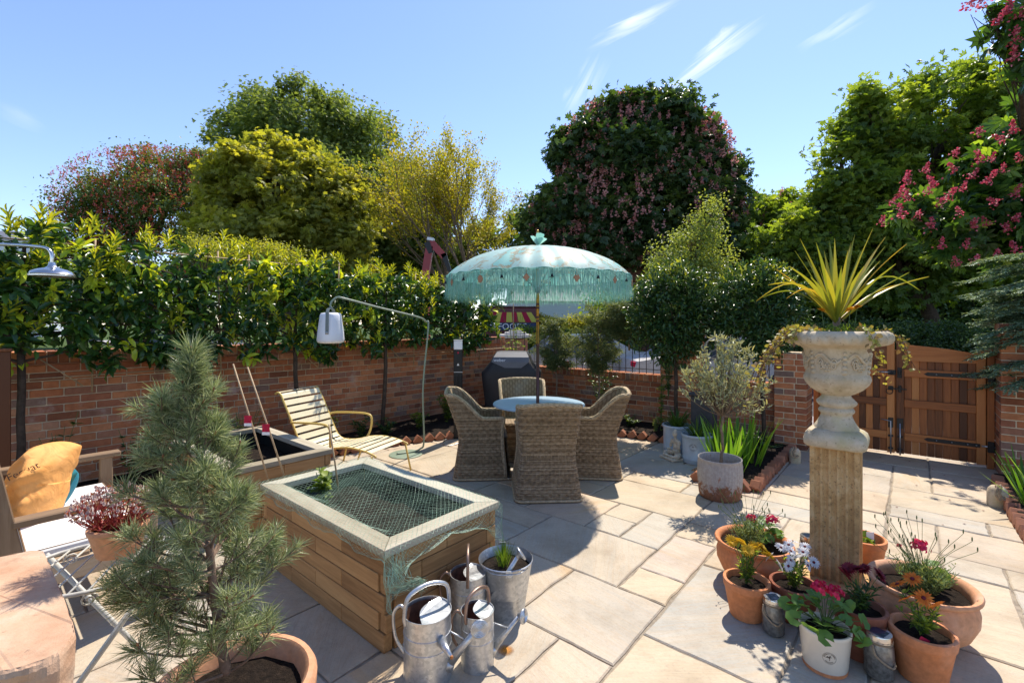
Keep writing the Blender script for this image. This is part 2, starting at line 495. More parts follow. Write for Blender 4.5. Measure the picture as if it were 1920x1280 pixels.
# ---------------------------------------------------------------- brick walls
BL, BH, BD, JT = .2225, .066, .105, .0102
CB = BH+JT
def brick_mesh(l, w=BD, h=BH, nm='brick'):
    return MB().box((0, 0, 0), (l, w, h), .004).mesh(nm, M['brick'])
B_STR = brick_mesh(BL); B_HD = brick_mesh(.105); B_Q = brick_mesh(.05); B_T = brick_mesh(.16)
B_COP = brick_mesh(.066, .26, .115, 'coping_brick')
B_COPW = brick_mesh(.066, .235, .110, 'coping_brick')
PROUD = .0035
def wall_layout(L, zs, headers=(3,), closers=True, rr=None):
    """list of (x centre, course z, kind)"""
    out = []
    for ci, z in enumerate(zs):
        x = 0.0
        if ci % 5 in headers:
            st = BL*.5+JT*.5
            while x < L-.02:
                ln = min(.105, L-x)
                out.append((x, ln, z)); x += ln+JT
        else:
            if ci % 2: 
                out.append((x, .105, z)); x += .105+JT
            while x < L-.02:
                rem = L-x
                ln = BL if rem > BL-.01 else rem
                out.append((x, ln, z)); x += ln+JT
    return out
def pick(ln):
    if abs(ln-BL) < .012: return B_STR
    if abs(ln-.105) < .02: return B_HD
    if ln < .075: return B_Q
    return B_T if abs(ln-.16) < .025 else None
def lay(parent, items, origin_x, face_y, sgn, view, limit=300, rot90=False, inset=BD/2):
    """items in wall frame: x along, bricks whose outer face is at y = face_y; nearest to the camera become parts, the rest one joined part"""
    inv = parent.matrix_world.inverted()
    scored = []
    for (x, ln, z) in items:
        cx = origin_x+x+ln/2
        if rot90: p = Vector((face_y-sgn*inset, cx, z))
        else: p = Vector((cx, face_y-sgn*inset, z))
        wp = parent.matrix_world @ p
        d = wp.y if view is None else view(wp)
        ang = abs(wp.x)/max(wp.y, .3)
        vis = wp.y > .5 and ang < 1.2
        scored.append(((0 if vis else 100)+wp.y, p, ln, z))
    scored.sort(key=lambda q: q[0])
    rest = MB()
    rq = random.Random(3)
    for k, (s_, p, ln, z) in enumerate(scored):
        me = pick(ln)
        if k < limit and s_ < 100:
            if me is None:
                me = brick_mesh(ln)
            o = link('brick', me, parent, p+Vector((0, 0, rq.uniform(-.0008, .0008))))
            if rot90: o.rotation_euler = (0, 0, PI/2)
        else:
            d = (BD, ln, BH) if rot90 else (ln, BD, BH)
            rest.box(p, d, .003, tint=rq.random())
    if rest.v: part('brick_courses', rest, M['brick'], parent, kind='stuff')
def refresh(): bpy.context.view_layer.update()

WT = 17*CB+.0
# left garden wall, parallel to the grid's u axis
lw = thing('garden_wall', 'long red brick garden wall behind the laurel hedge on the left', 'wall', W(-6.1, -2.4), YROT)
refresh()
L = 9.35
zs = [BH/2+JT+CB*k for k in range(16)]
body = MB().box((-.11, L/2, .64), (.205, L, 1.28), .002)
part('mortar_bed', body, M['mortar'], lw)
lay(lw, wall_layout(L, zs), 0, PROUD, 1, None, 300, rot90=True, inset=BD/2)
cz = BH/2+JT+CB*15+BH/2+JT+.0575
k = 0; x = .035; cop = []
while x < L-.03:
    cop.append(x); x += .0765
cs = sorted(cop, key=lambda q: abs(q-4.2))
rest = MB()
for k, x in enumerate(cs):
    if k < 100:
        o = link('coping_brick', B_COP, lw, (-.11, x, cz+.002)); o.rotation_euler = (0, 0, PI/2)
    else: rest.box((-.11, x, cz+.002), (.26, .066, .115), .003, tint=random.random())
part('coping_row', rest, M['brick'], lw, kind='stuff')
part('coping_mortar', MB().box((-.11, L/2, cz), (.235, L, .105), .002), M['mortar'], lw)
part('tile_creasing', MB().box((-.11, L/2, cz-.0575-.0), (.29, L, .012), .002), M['tile'], lw)

# back low wall with railings, two stretches between brick pillars
def low_wall(v0, v1, label, u=6.95, ztop=.72):
    L_ = v1-v0
    o = thing('low_wall', label, 'wall', W(v0, u), YROT)
    refresh()
    nc = 9
    part('mortar_bed', MB().box((L_/2, .11, .345), (L_, .205, .69), .002), M['mortar'], o)
    zs_ = [BH/2+JT+CB*k for k in range(nc)]
    lay(o, wall_layout(L_, zs_, headers=(2,)), 0, -PROUD, -1, None, 300)
    cz_ = BH/2+JT+CB*(nc-1)+BH/2+JT+.055
    part('coping_mortar', MB().box((L_/2, .11, cz_), (L_, .215, .10), .002), M['mortar'], o)
    x = .035
    while x < L_-.02:
        q = link('coping_brick', B_COPW, o, (x, .11, cz_+.002))
        q.rotation_euler = (0, 0, 0); x += .0765
    return o, cz_+.057
lwA, zt = low_wall(-6.1, -2.85, 'low brick wall with pale coping behind the wicker dining chairs')
lwB, zt = low_wall(-2.35, -1.34, 'low brick wall with pale coping behind the small olive tree')
def pillar(v0, v1, u0, u1, z1, label, cap=None, near=None):
    o = thing('brick_pillar', label, 'pillar', W((v0+v1)/2, (u0+u1)/2), YROT)
    refresh()
    w, dp = v1-v0, u1-u0
    nc = int((z1-JT)/CB)
    part('mortar_bed', MB().box((0, 0, nc*CB/2), (w-.004, dp-.004, nc*CB+JT), .002), M['mortar'], o)
    for ci in range(nc):
        z = BH/2+JT+CB*ci
        for face in range(4):
            ln = w if face % 2 == 0 else dp
            full = ln+2*PROUD if (face+ci) % 2 == 0 else ln-2*BD+2*PROUD-2*JT
            x = -full/2
            lens = []
            rem = full
            first = .105 if ci % 2 else BL
            while rem > .03:
                l_ = min(first if not lens else BL, rem)
                if 0 < rem-l_-JT < .05: l_ = rem
                lens.append(l_); rem -= l_+JT
            for l_ in lens:
                cx = x+l_/2; x += l_+JT
                if face == 0: p, rz = (cx, -dp/2-PROUD+BD/2, z), 0
                elif face == 2: p, rz = (cx, dp/2+PROUD-BD/2, z), 0
                elif face == 1: p, rz = (w/2+PROUD-BD/2, cx, z), PI/2
                else: p, rz = (-w/2-PROUD+BD/2, cx, z), PI/2
                me = pick(l_) or brick_mesh(l_)
                q = link('brick', me, o, p)
                q.rotation_euler = (0, 0, rz)
    if cap:
        part('cap', MB().box((0, 0, nc*CB+JT+.035), (w+.09, dp+.09, .055), .008).box((0, 0, nc*CB+JT+.075), (w-.02, dp-.02, .035), .012), M['cap_stone'], o)
    return o
pillar(-2.85, -2.35, 6.80, 7.26, 1.62, 'ivy topped brick pillar between the two stretches of low wall', cap=True)
pillar(-1.34, -.985, 6.84, 7.30, 1.30, 'brick pillar at the left side of the wooden gate, behind the stone urn')
pillar(.72, 1.5, 6.95, 7.42, 1.66, 'brick pillar at the right side of the wooden gate under the yew', cap=False)

# railings
def railing(v0, v1, label, u=7.06):
    L_ = v1-v0
    o = thing('iron_railing', label, 'railing', W(v0, u, zt), YROT, 'black iron railings on the low wall')
    part('rail', MB().box((L_/2, 0, .07), (L_, .03, .01), .002), M['black_iron'], o)
    part('rail', MB().box((L_/2, 0, .52), (L_, .03, .01), .002), M['black_iron'], o)
    n = int(L_/.115)
    bar = MB().tube([(0, 0, 0), (0, 0, .60)], .006, 6).lathe([(.006, .60), (.015, .62), (.011, .65), (.0005, .70)], 6).mesh('bar', M['black_iron'])
    for k in range(n):
        link('bar', bar, o, ((k+.5)*L_/n, 0, 0))
    return o
railing(-5.75, -2.9, 'black iron railing on the low wall behind the dining table')
railing(-2.3, -1.38, 'black iron railing on the short low wall beside the gate pillar')

# ---------------------------------------------------------------- gate
def gate():
    g0, g1 = -.975, .712
    U = 7.36
    gp = thing('gate_posts', 'pair of reddish timber gate posts fixed to the brick pillars', 'gate posts', W(g0, U), YROT)
    Wd = g1-g0
    part('post', MB().box((.03, .02, .66), (.06, .09, 1.32), .004), M['gate_z'], gp)
    part('post', MB().box((Wd-.03, .02, .66), (.06, .09, 1.32), .004), M['gate_z'], gp)
    half = (Wd-.14)/2
    def ztop(x):       # arch, x measured from the left inside post
        q = (x-half)/half
        return 1.345-.10*q*q
    for side in (0, 1):
        x0 = .066 if side == 0 else .074+half
        x1 = x0+half
        lab = 'left leaf of the arched timber gate, mostly behind the stone urn' if side == 0 else 'right leaf of the arched timber gate with black strap hinges'
        o = thing('gate_leaf', lab, 'gate', W(g0, U)+Vector((0, 0, 0)), YROT, 'two leaves of the timber gate')
        st = .078
        hi = x1 if side == 0 else x0
        def stile(a, b, zt_):
            part('stile', MB().box(((a+b)/2, 0, (zt_+.035)/2), (b-a, .05, zt_-.035), .004), M['gate_z'], o)
        if side == 0: stile(x0+.002, x0+st, 1.30); stile(x1-st, x1-.003, 1.375)
        else: stile(x0+.003, x0+st, 1.375); stile(x1-st, x1-.002, 1.31)
        a, b = x0+st, x1-st
        # arched top rail
        n = 10; vs = []; fs = []
        for k in range(n+1):
            x = a+(b-a)*k/n
            zt_ = ztop(x-.066-(.004 if side else 0))
            for y in (-.022, .022):
                vs.append((x, y, 1.155)); vs.append((x, y, zt_))
        for k in range(n):
            q = k*4
            fs += [(q, q+4, q+5, q+1), (q+2, q+3, q+7, q+6), (q+1, q+5, q+7, q+3), (q, q+2, q+6, q+4)]
        part('top_rail', MB().add(vs, fs), M['gate_x'], o)
        for z0, z1 in ((.965, 1.055), (.60, .69), (.20, .29)):
            part('rail', MB().box(((a+b)/2, -.006, (z0+z1)/2), (b-a, .04, z1-z0), .004), M['gate_x'], o)
        nb = 9
        for k in range(nb):
            w_ = (b-a)/nb
            part('board', MB().box((a+w_*(k+.5), .022, .60), (w_-.0006, .018, 1.13), .0045), M['gate_z'], o)
        if side == 1:
            for z in (1.01, .245):
                h = MB().box((x1-st-.19, -.030, z), (.44, .006, .042), .002)
                h.add([(x1-st-.41, -.033, z-.02), (x1-st-.41, -.033, z+.02), (x1-st-.44, -.033, z), (x1-st-.41, -.027, z-.02), (x1-st-.41, -.027, z+.02), (x1-st-.44, -.027, z)], [(0, 2, 1), (3, 4, 5)])
                hh = part('strap_hinge', h, M['black_iron'], o)
                part('hinge_pin', MB().tube([(x1-st+.04, -.034, z), (x1+.07, -.034, z)], .010, 8), M['zinc'], hh)
                part('hinge_plate', MB().box((x1+.035, -.040, z), (.055, .012, .12), .003), M['black_iron'], hh)
                for q in (-.33, -.2, -.07, .0): part('bolt_head', MB().lathe([(.0075, 0), (.005, .004), (0.0002, .005)], 8, (x1-st+q, -.033, z), rot=Matrix.Rotation(R(90), 3, 'X')), M['zinc'], hh)
        if side == 0: part('meeting_strip', MB().box((x1-.001, .034, .66), (.05, .016, 1.24), .003), M['gate_z'], o); part('closing_strip', MB().box((x0+.02, .034, .64), (.06, .016, 1.22), .003), M['gate_z'], o)
        else: part('closing_strip', MB().box((x1-.02, .034, .64), (.06, .016, 1.22), .003), M['gate_z'], o)
        # furniture on the meeting stiles
        if side == 0:
            xs = x1-.040
            l = part('latch', MB().box((xs+.01, -.032, 1.01), (.075, .014, .06), .003).lathe([(.014, 0), (.014, .02), (.008, .026)], 12, (xs+.01, -.038, 1.0), rot=Matrix.Rotation(R(90), 3, 'X')), M['black_iron'], o)
            part('latch_bar', MB().tube([(xs-.12, -.036, 1.01), (xs, -.036, 1.01)], .010, 8), M['zinc'], l)
            ring = MB()
            pts = [(xs-.012+.032*math.cos(2*PI*k/16), -.045, .80+.032*math.sin(2*PI*k/16)-.02) for k in range(17)]
            ring.tube(pts, .005, 6).box((xs+.0, -.032, .82), (.05, .012, .05), .003)
            part('ring_handle', ring, M['black_iron'], o)
            part('latch_arm', MB().box((xs+.075, -.046, .815), (.15, .008, .016), .002), M['black_iron'], o)
            d = part('drop_bolt', MB().tube([(xs, -.04, .02), (xs, -.04, .42), (xs-.09, -.04, .43)], .008, 8), M['zinc'], o)
            part('bolt_plate', MB().box((xs, -.031, .40), (.05, .01, .12), .003), M['black_iron'], d); part('bolt_keep', MB().box((xs, -.035, .24), (.05, .02, .022), .003), M['black_iron'], d); part('bolt_keep', MB().box((xs, -.035, .09), (.05, .02, .022), .003), M['black_iron'], d)
        else:
            xs = x0+.040
            part('catch_plate', MB().box((xs-.005, -.031, 1.01), (.042, .012, .12), .004).box((xs-.005, -.043, 1.01), (.02, .014, .05), .004), M['black_iron'], o)
            part('catch', MB().box((xs-.002, -.035, .815), (.03, .02, .08), .004), M['black_iron'], o)
            d = part('drop_bolt', MB().tube([(xs, -.04, .02), (xs, -.04, .40)], .008, 8), M['zinc'], o)
            part('bolt_plate', MB().box((xs, -.031, .40), (.06, .01, .12), .003), M['black_iron'], d); part('bolt_keep', MB().box((xs, -.035, .24), (.05, .02, .022), .003), M['black_iron'], d); part('bolt_keep', MB().box((xs, -.035, .09), (.05, .02, .022), .003), M['black_iron'], d)
gate()

# ---------------------------------------------------------------- planting borders with zigzag tile edging
def border(name, poly, zt_, label):
    from mathutils.geometry import delaunay_2d_cdt
    pts = [W(v, u) for (u, v) in poly]
    mb = MB()
    n = len(pts)
    xs = [p.x for p in pts]; ys = [p.y for p in pts]
    ins = []
    rr = random.Random(2)
    step = .16
    x = min(xs)
    def inside(px, py):
        c = False
        for i in range(n):
            a, b = pts[i], pts[i-1]
            if (a.y > py) != (b.y > py) and px < (b.x-a.x)*(py-a.y)/(b.y-a.y)+a.x: c = not c
        return c
    while x < max(xs):
        y = min(ys)
        while y < max(ys):
            if inside(x, y): ins.append((x+rr.uniform(-.04, .04), y+rr.uniform(-.04, .04)))
            y += step
        x += step
    allp = [Vector((p.x, p.y)) for p in pts]+[Vector(q) for q in ins]
    vs, es, fs, _, _, _ = delaunay_2d_cdt(allp, [(i, (i+1) % n) for i in range(n)], [], 1, 1e-5)
    v3 = [(v.x, v.y, zt_+(rr.uniform(-.02, .03) if inside(v.x, v.y) else -.01)) for v in vs]
    mb.add(v3, [f for f in fs], sm=True)
    o = struct(name, mb, M['soil'])
    return o
edge_left = [(-2.2, -5.35), (1.0, -5.38), (2.2, -5.36), (3.1, -5.28), (3.74, -5.13), (4.2, -4.97), (4.59, -4.8), (5.0, -4.5), (5.4, -4.1), (5.75, -3.7), (6.0, -3.3), (6.1, -2.9), (6.14, -2.45)]
border('planting_bed', edge_left+[(6.3, -2.1), (6.95, -2.1), (6.95, -6.1), (-2.2, -6.1)], .05, '')
edge_r = [(6.85, -1.12), (4.86, -1.12), (4.86, -1.72)]
border('flower_bed', [(4.86, -1.12), (6.9, -1.12), (6.95, -2.1), (6.3, -2.1), (5.95, -1.72), (4.86, -1.72)], .06, '')
edge_far = [(3.4, .72), (4.8, .68), (5.6, .66), (6.7, .66)]
border('side_bed', [(3.4, .72), (4.8, .68), (5.6, .66), (6.9, .66), (6.9, 2.2), (3.4, 2.2)], .07, '')
def tile_edge(path, label, group='zigzag terracotta tiles edging the beds', lean=.0):
    P3 = [W(v, u) for (u, v) in path]
    o = thing('tile_edging', label, 'edging', P3[0])
    me = MB()
    w, h, tk = .13, .115, .028
    # pointed brick end set on the diagonal
    me.box((0, 0, .01), (.088, .088, .115), .006, rot=Matrix.Rotation(R(45), 3, 'Y') @ Matrix.Rotation(0, 3, 'Z'))
    mesh = me.mesh('edging_tile', M['tile'])
    rr = random.Random(4)
    for a, b in zip(P3[:-1], P3[1:]):
        d = b-a; L_ = d.length; n = max(1, round(L_/.142)); an = math.atan2(d.y, d.x)
        for k in range(n):
            p = a+d*((k+.5)/n)
            if p.y < .6: continue
            q = link('edging_tile', mesh, o, p-P3[0]+Vector((0, 0, .028+rr.uniform(-.006, .006))))
            q.rotation_euler = (rr.uniform(-.08, .08), rr.uniform(-.08, .08), an+rr.uniform(-.08, .08))
    return o
tile_edge(edge_left[2:], 'row of zigzag terracotta edging along the border under the laurel hedge')
tile_edge([(6.80, -1.12), (4.86, -1.12)], 'row of broken terracotta edging on the gate side of the iris bed')
tile_edge([(4.86, -1.14), (4.86, -1.72)], 'short row of terracotta edging at the front of the iris bed')
tile_edge(edge_far, 'row of terracotta edging beside the path on the far right')
# ================================================================ foliage tools
T_KITE = (np.array([(0, 0, 0), (-.5, .5, .10), (0, 1, -.05), (.5, .5, .10)]), [(0, 2, 1), (0, 3, 2)])
T_NEEDLE = (np.array([(0, 0, 0), (-.5, .45, .012), (0, 1, -.03), (.5, .45, .012)]), [(0, 2, 1), (0, 3, 2)])
T_LEAF = (np.array([(0, 0, 0), (-.42, .30, .10), (-.40, .66, .09), (0, 1, -.10), (.40, .66, .09), (.42, .30, .10), (0, .32, 0), (0, .68, -.01)]),
          [(0, 6, 1), (1, 6, 7, 2), (2, 7, 3), (0, 5, 6), (5, 4, 7, 6), (4, 3, 7)])
_fan = []; _ff = []
for k, a in enumerate((-70, -35, 0, 35, 70)):
    b = len(_fan); ca, sa = math.cos(R(a)), math.sin(R(a)); L_ = (1, .95, 1.0, .95, 1)[k]*(.62 if abs(a) == 70 else .9)
    def rt(x, y, z): return (x*ca+y*sa, -x*sa+y*ca, z)
    _fan += [rt(0, 0, 0), rt(-.15, L_*.6, .03), rt(0, L_, -.12), rt(.15, L_*.6, .03)]; _ff += [(b, b+2, b+1), (b, b+3, b+2)]
T_PALM = (np.array(_fan), _ff)
def unit(a): return a/np.maximum(np.linalg.norm(a, axis=1, keepdims=True), 1e-9)
def leaf_arrays(P, D, N, Ln, Wd, tmpl):
    tv, tf = tmpl
    D = unit(D); X = unit(np.cross(D, N)); Z = np.cross(X, D)
    n = len(P); k = len(tv)
    V = (P[:, None, :]+X[:, None, :]*(tv[None, :, 0, None]*Wd[:, None, None])+D[:, None, :]*(tv[None, :, 1, None]*Ln[:, None, None])+Z[:, None, :]*(tv[None, :, 2, None]*Ln[:, None, None]))
    return V.reshape(-1, 3), k
def mesh_np(name, V, faces_t, nrep, k, mats, tint=None, mi=None, smooth=False):
    me = bpy.data.meshes.new(name)
    base = np.arange(nrep)[:, None]*k
    loops = []; starts = []; tot = []
    sizes = np.array([len(f) for f in faces_t]); flat = np.concatenate([np.array(f) for f in faces_t])
    L_ = (base+flat[None, :]).reshape(-1)
    totals = np.tile(sizes, nrep)
    st = np.concatenate([[0], np.cumsum(totals)[:-1]])
    me.vertices.add(len(V)); me.vertices.foreach_set('co', V.astype(np.float32).ravel())
    me.loops.add(len(L_)); me.loops.foreach_set('vertex_index', L_.astype(np.int32))
    me.polygons.add(len(totals)); me.polygons.foreach_set('loop_start', st.astype(np.int32))
    me.polygons.foreach_set('loop_total', totals.astype(np.int32))
    if not isinstance(mats, (list, tuple)): mats = [mats]
    for m in mats: me.materials.append(m)
    if mi is not None: me.polygons.foreach_set('material_index', np.repeat(mi, len(sizes)).astype(np.int32))
    if tint is not None:
        at = me.attributes.new('tint', 'FLOAT', 'FACE'); at.data.foreach_set('value', np.repeat(tint, len(sizes)).astype(np.float32))
    me.update(calc_edges=True)
    if smooth: me.polygons.foreach_set('use_smooth', np.ones(len(totals), bool))
    return me
def leaves(name, P, D, N, ln, wd, tmpl, mats, parent, tint=None, mi=None, kind='stuff', sub=None):
    P = np.asarray(P, float); D = np.asarray(D, float); N = np.asarray(N, float)
    n = len(P)
    Ln = np.full(n, ln) if np.isscalar(ln) else ln
    Wd = np.full(n, wd) if np.isscalar(wd) else wd
    V, k = leaf_arrays(P, D, N, Ln, Wd, tmpl)
    if tint is None: tint = rng.random(n)
    me = mesh_np(name, V, tmpl[1], n, k, mats, tint, mi)
    o = link(name, me, parent)
    if kind: o['kind'] = kind
    return o
def sph(n):
    a = rng.normal(size=(n, 3)); return unit(a)

M['leaf_laurel'] = leafmat('laurel_leaf', [(0, (0.021, 0.064, 0.018)), (.5, (0.046, 0.116, 0.025)), (.72, (0.106, 0.213, 0.030)), (.80, (0.340, 0.468, 0.039)), (1, (0.637, 0.722, 0.043))], .30, .30, 1.7)
M['shoot'] = leafmat('laurel_new_leaf', [(0, (0.172, 0.253, 0.023)), (1, (0.391, 0.437, 0.034))], .5, .35, 1.5)
M['leaf_green'] = leafmat('fresh_green_leaf', [(0, (0.074, 0.135, 0.030)), (.5, (0.162, 0.243, 0.041)), (1, (0.338, 0.419, 0.061))], .5, .5, 1.7, .25, (1.9, 1.75, .5))
M['leaf_far'] = leafmat('olive_green_leaf', [(0, (0.105, 0.165, 0.045)), (.5, (0.195, 0.255, 0.068)), (1, (0.315, 0.375, 0.090))], .45, .5, 1.5, .25, (1.5, 1.45, .6))
M['leaf_lime'] = leafmat('yellow_green_leaf', [(0, (.17, .19, .04)), (.5, (.31, .32, .06)), (1, (.54, .49, .09))], .5, .5, 1.6, .25, (1.75, 1.7, .5))
M['leaf_birch'] = leafmat('birch_leaf', [(0, (0.138, 0.218, 0.057)), (1, (0.299, 0.391, 0.103))], .5, .5, 1.5)
M['leaf_gold'] = leafmat('golden_leaf', [(0, (.26, .27, .03)), (.6, (.48, .42, .04)), (1, (.56, .40, .05))], .45, .55, 1.5, .2, (1.35, 1.4, .5))
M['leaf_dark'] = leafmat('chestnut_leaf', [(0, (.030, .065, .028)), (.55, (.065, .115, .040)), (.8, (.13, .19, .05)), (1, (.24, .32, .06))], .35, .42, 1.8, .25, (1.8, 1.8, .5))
M['leaf_hawthorn'] = leafmat('hawthorn_leaf', [(0, (0.071, 0.132, 0.044)), (.6, (0.158, 0.228, 0.053)), (1, (0.351, 0.386, 0.071))], .3, .5, 1.6)
M['leaf_bay'] = leafmat('bay_leaf', [(0, (0.026, 0.070, 0.022)), (.7, (0.054, 0.119, 0.032)), (.88, (0.151, 0.238, 0.043)), (1, (0.562, 0.605, 0.065))], .22, .3, 1.7)
M['leaf_olive'] = leafmat('olive_leaf', [(0, (0.256, 0.300, 0.196)), (.5, (0.406, 0.450, 0.300)), (1, (0.540, 0.556, 0.284))], .25, .45, 1.2)
M['leaf_yew'] = leafmat('conifer_leaf', [(0, (0.109, 0.205, 0.133)), (.6, (0.192, 0.312, 0.205)), (1, (0.360, 0.480, 0.288))], .2, .6, 1.3)
M['leaf_feather'] = leafmat('feathery_leaf', [(0, (0.078, 0.140, 0.062)), (.6, (0.156, 0.218, 0.094)), (1, (0.265, 0.312, 0.125))], .35, .5, 1.4)
M['pink'] = leafmat('pink_blossom', [(0, (.42, .15, .14)), (.5, (.58, .27, .25)), (1, (.74, .46, .41))], .4, .7, 1.0, .1, (1.3, 1.0, 1.0))
M['crimson'] = leafmat('crimson_blossom', [(0, (.38, .03, .06)), (.6, (.60, .08, .14)), (1, (.76, .26, .30))], .35, .6, 1.0, .1, (1.1, 1, 1))
M['haw_red'] = leafmat('hawthorn_blossom', [(0, (0.390, 0.039, 0.058)), (1, (0.800, 0.195, 0.156))], .3, .7, 1.0)

def lobes_world(lobes, D0):
    out = []
    for q in lobes:
        x, y, rx, ry = q[:4]; dd = q[4] if len(q) > 4 else 0
        D = D0+dd
        c = PX(x, y, D); out.append((np.array(c), np.array([rx/876*D, (rx+ry)/2/876*D*(q[5] if len(q) > 5 else .9), ry/876*D])))
    return out
def crown_points(lobes, nclump, per, spread, shell=(.55, 1.04), up=0.0, bumpy=0):
    """leaf positions in clumps lying mostly near the surface of a set of ellipsoids"""
    if bumpy:
        extra = []
        for c, r in lobes:
            for q in range(bumpy):
                d = sph(1)[0]; f = rng.uniform(.20, .42)
                extra.append((c+d*r*rng.uniform(.66, .90), r*f))
        lobes = [(c, r*.86) for c, r in lobes]+extra
    w = np.array([(r[0]*r[1]*r[2])**(2/3) for c, r in lobes]); w /= w.sum()
    idx = rng.choice(len(lobes), nclump, p=w)
    C = np.array([lobes[i][0] for i in idx]); Rr = np.array([lobes[i][1] for i in idx])
    d = sph(nclump)
    rad = rng.uniform(shell[0]**2, shell[1]**2, nclump)**.5
    cc = C+d*Rr*rad[:, None]
    out_dir = unit(d*Rr)
    k = rng.integers(int(per*.6), int(per*1.4), nclump)
    ii = np.repeat(np.arange(nclump), k)
    sp = spread*rng.uniform(.6, 1.3, nclump)
    P = cc[ii]+rng.normal(size=(len(ii), 3))*sp[ii, None]*np.array([1, 1, .75])
    O = out_dir[ii]
    return P, O, cc, ii
def limb(mb, a, b, r0, r1, wob=.06, n=5, seg=6):
    a = Vector(a); b = Vector(b); d = b-a
    pts = []
    for k in range(n+1):
        q = k/n
        p = a+d*q
        j = d.length*wob*math.sin(PI*q)
        p += Vector((random.uniform(-j, j), random.uniform(-j, j), random.uniform(-j*.3, j)+d.length*.04*math.sin(PI*q)))
        pts.append(p)
    mb.tube(pts, [r0+(r1-r0)*k/n for k in range(n+1)], seg)
    return pts
def tree(name, label, cat, D, trunk_x, lobes, ncl, per, spread, leaf, lw_, tmpl, mat, trunk_r=.2, bark='bark', shell=(.5, 1.04), bloom=None, group=None, trunk_top=None, down=.25, ground=-.16, nlimb=40, fork=.4):
    base = PX(trunk_x, 607, D); base.z = ground
    root = thing(name, label, cat, base, 0, group)
    lw2 = lobes_world(lobes, D)
    P, O, cc, ii = crown_points(lw2, ncl, per, spread, shell, 0, 7)
    n = len(P)
    b = np.array(base)
    nd = rng.normal(size=(n, 3))*.7+O*.6+np.array([0, 0, -down])
    nn = rng.normal(size=(n, 3))*.55+np.array([0, 0, 1.0])+O*.3
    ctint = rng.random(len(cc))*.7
    outw = np.clip(O[:, 2]*.35, -.2, .35)  # upper leaves tinted brighter: younger growth, plus sunlit crown tops put into colour
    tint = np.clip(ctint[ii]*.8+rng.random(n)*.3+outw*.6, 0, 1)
    ok = P[:, 2] > ground+.3
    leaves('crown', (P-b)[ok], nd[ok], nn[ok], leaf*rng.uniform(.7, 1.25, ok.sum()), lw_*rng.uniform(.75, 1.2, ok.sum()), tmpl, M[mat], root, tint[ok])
    # trunk and limbs
    cen = np.mean([c for c, r in lw2], axis=0)
    zmin = min(c[2]-r[2] for c, r in lw2); zmax = max(c[2]+r[2] for c, r in lw2)
    zf = trunk_top if trunk_top is not None else zmin+(zmax-zmin)*.25
    mb = MB()
    top = Vector((cen[0]-b[0], cen[1]-b[1], 0))*.5; top.z = max(zf-b[2], .8)
    limb(mb, (0, 0, 0), top, trunk_r, trunk_r*.65, .03, 6, 10)
    for c, r in lw2:
        tgt = Vector(c-b)
        pts = limb(mb, top, tgt, trunk_r*.5, trunk_r*.16, .08, 5, 6)
        for q in range(int(nlimb/len(lw2))):
            s0 = pts[random.randint(2, 5)]
            dd = sph(1)[0]; dd[2] = abs(dd[2])*.8
            limb(mb, s0, Vector(c-b+dd*r*.85), trunk_r*.16, trunk_r*.03, .08, 4, 4)
    part('trunk', mb, M[bark], root)
    if bloom:
        bm_, nb, size, per_b, tm = bloom[:5]
        w = np.array([(r[0]*r[1]*r[2])**(2/3) for c, r in lw2]); w /= w.sum()
        idx = rng.choice(len(lw2), nb, p=w)
        d = sph(nb); d[:, 1] = -np.abs(d[:, 1])*.9-.05; d = unit(d+np.array([0, 0, .1]))
        Cb = np.array([lw2[i][0] for i in idx])+d*np.array([lw2[i][1] for i in idx])*rng.uniform(1.0, 1.13, nb)[:, None]
        rep = np.repeat(np.arange(nb), per_b)
        tt = rng.random(len(rep))
        off = rng.normal(size=(len(rep), 3))*size*.17*(1.15-tt)[:, None]; off[:, 2] = tt*size-size*.3
        Pb = Cb[rep]+off
        leaves('blossom', Pb-b, rng.normal(size=Pb.shape)+np.array([0, 0, .3]), rng.normal(size=Pb.shape), size*.26, size*.24, T_KITE, M[bm_], root, np.clip(rng.random(nb)[rep]*.6+rng.random(len(rep))*.4, 0, 1))
    return root

# ---------------------------------------------------------------- trees beyond the garden
tree('maple_tree', 'tall fresh green tree rising behind the yellow-green maple', 'tree', 30, 590, [(560, 250, 150, 85), (460, 255, 75, 50), (680, 260, 85, 75), (620, 340, 140, 100, 1), (560, 200, 95, 38), (700, 400, 120, 120, -2), (780, 440, 90, 110, -1), (600, 480, 260, 90, 0)], 1050, 85, .38, .20, .20, T_PALM, 'leaf_far', .45, group=None)
tree('hawthorn_tree', 'dark tree with small red flowers at the far left', 'tree', 20, 280, [(265, 380, 130, 85), (325, 345, 95, 60), (200, 420, 75, 70), (355, 430, 130, 95), (205, 370, 50, 40), (155, 450, 60, 50), (275, 305, 60, 25), (380, 320, 50, 30)], 750, 75, .24, .11, .085, T_KITE, 'leaf_hawthorn', .2, bloom=('haw_red', 2200, .17, 9, None))
tree('field_maple', 'bushy yellow-green tree standing in front of the tall green one', 'tree', 17, 540, [(530, 370, 130, 90), (450, 370, 75, 80), (620, 400, 85, 75), (540, 460, 165, 90), (420, 430, 65, 80), (650, 450, 50, 60), (495, 300, 40, 48), (560, 315, 50, 45), (620, 350, 40, 40), (455, 315, 28, 35), (400, 370, 30, 45), (480, 270, 14, 26), (430, 290, 12, 24), (525, 280, 13, 26), (570, 290, 13, 26), (610, 310, 12, 26), (650, 345, 14, 26), (500, 262, 10, 22)], 950, 52, .17, .17, .17, T_PALM, 'leaf_lime', .2, down=.45, shell=(.45, 1.1))
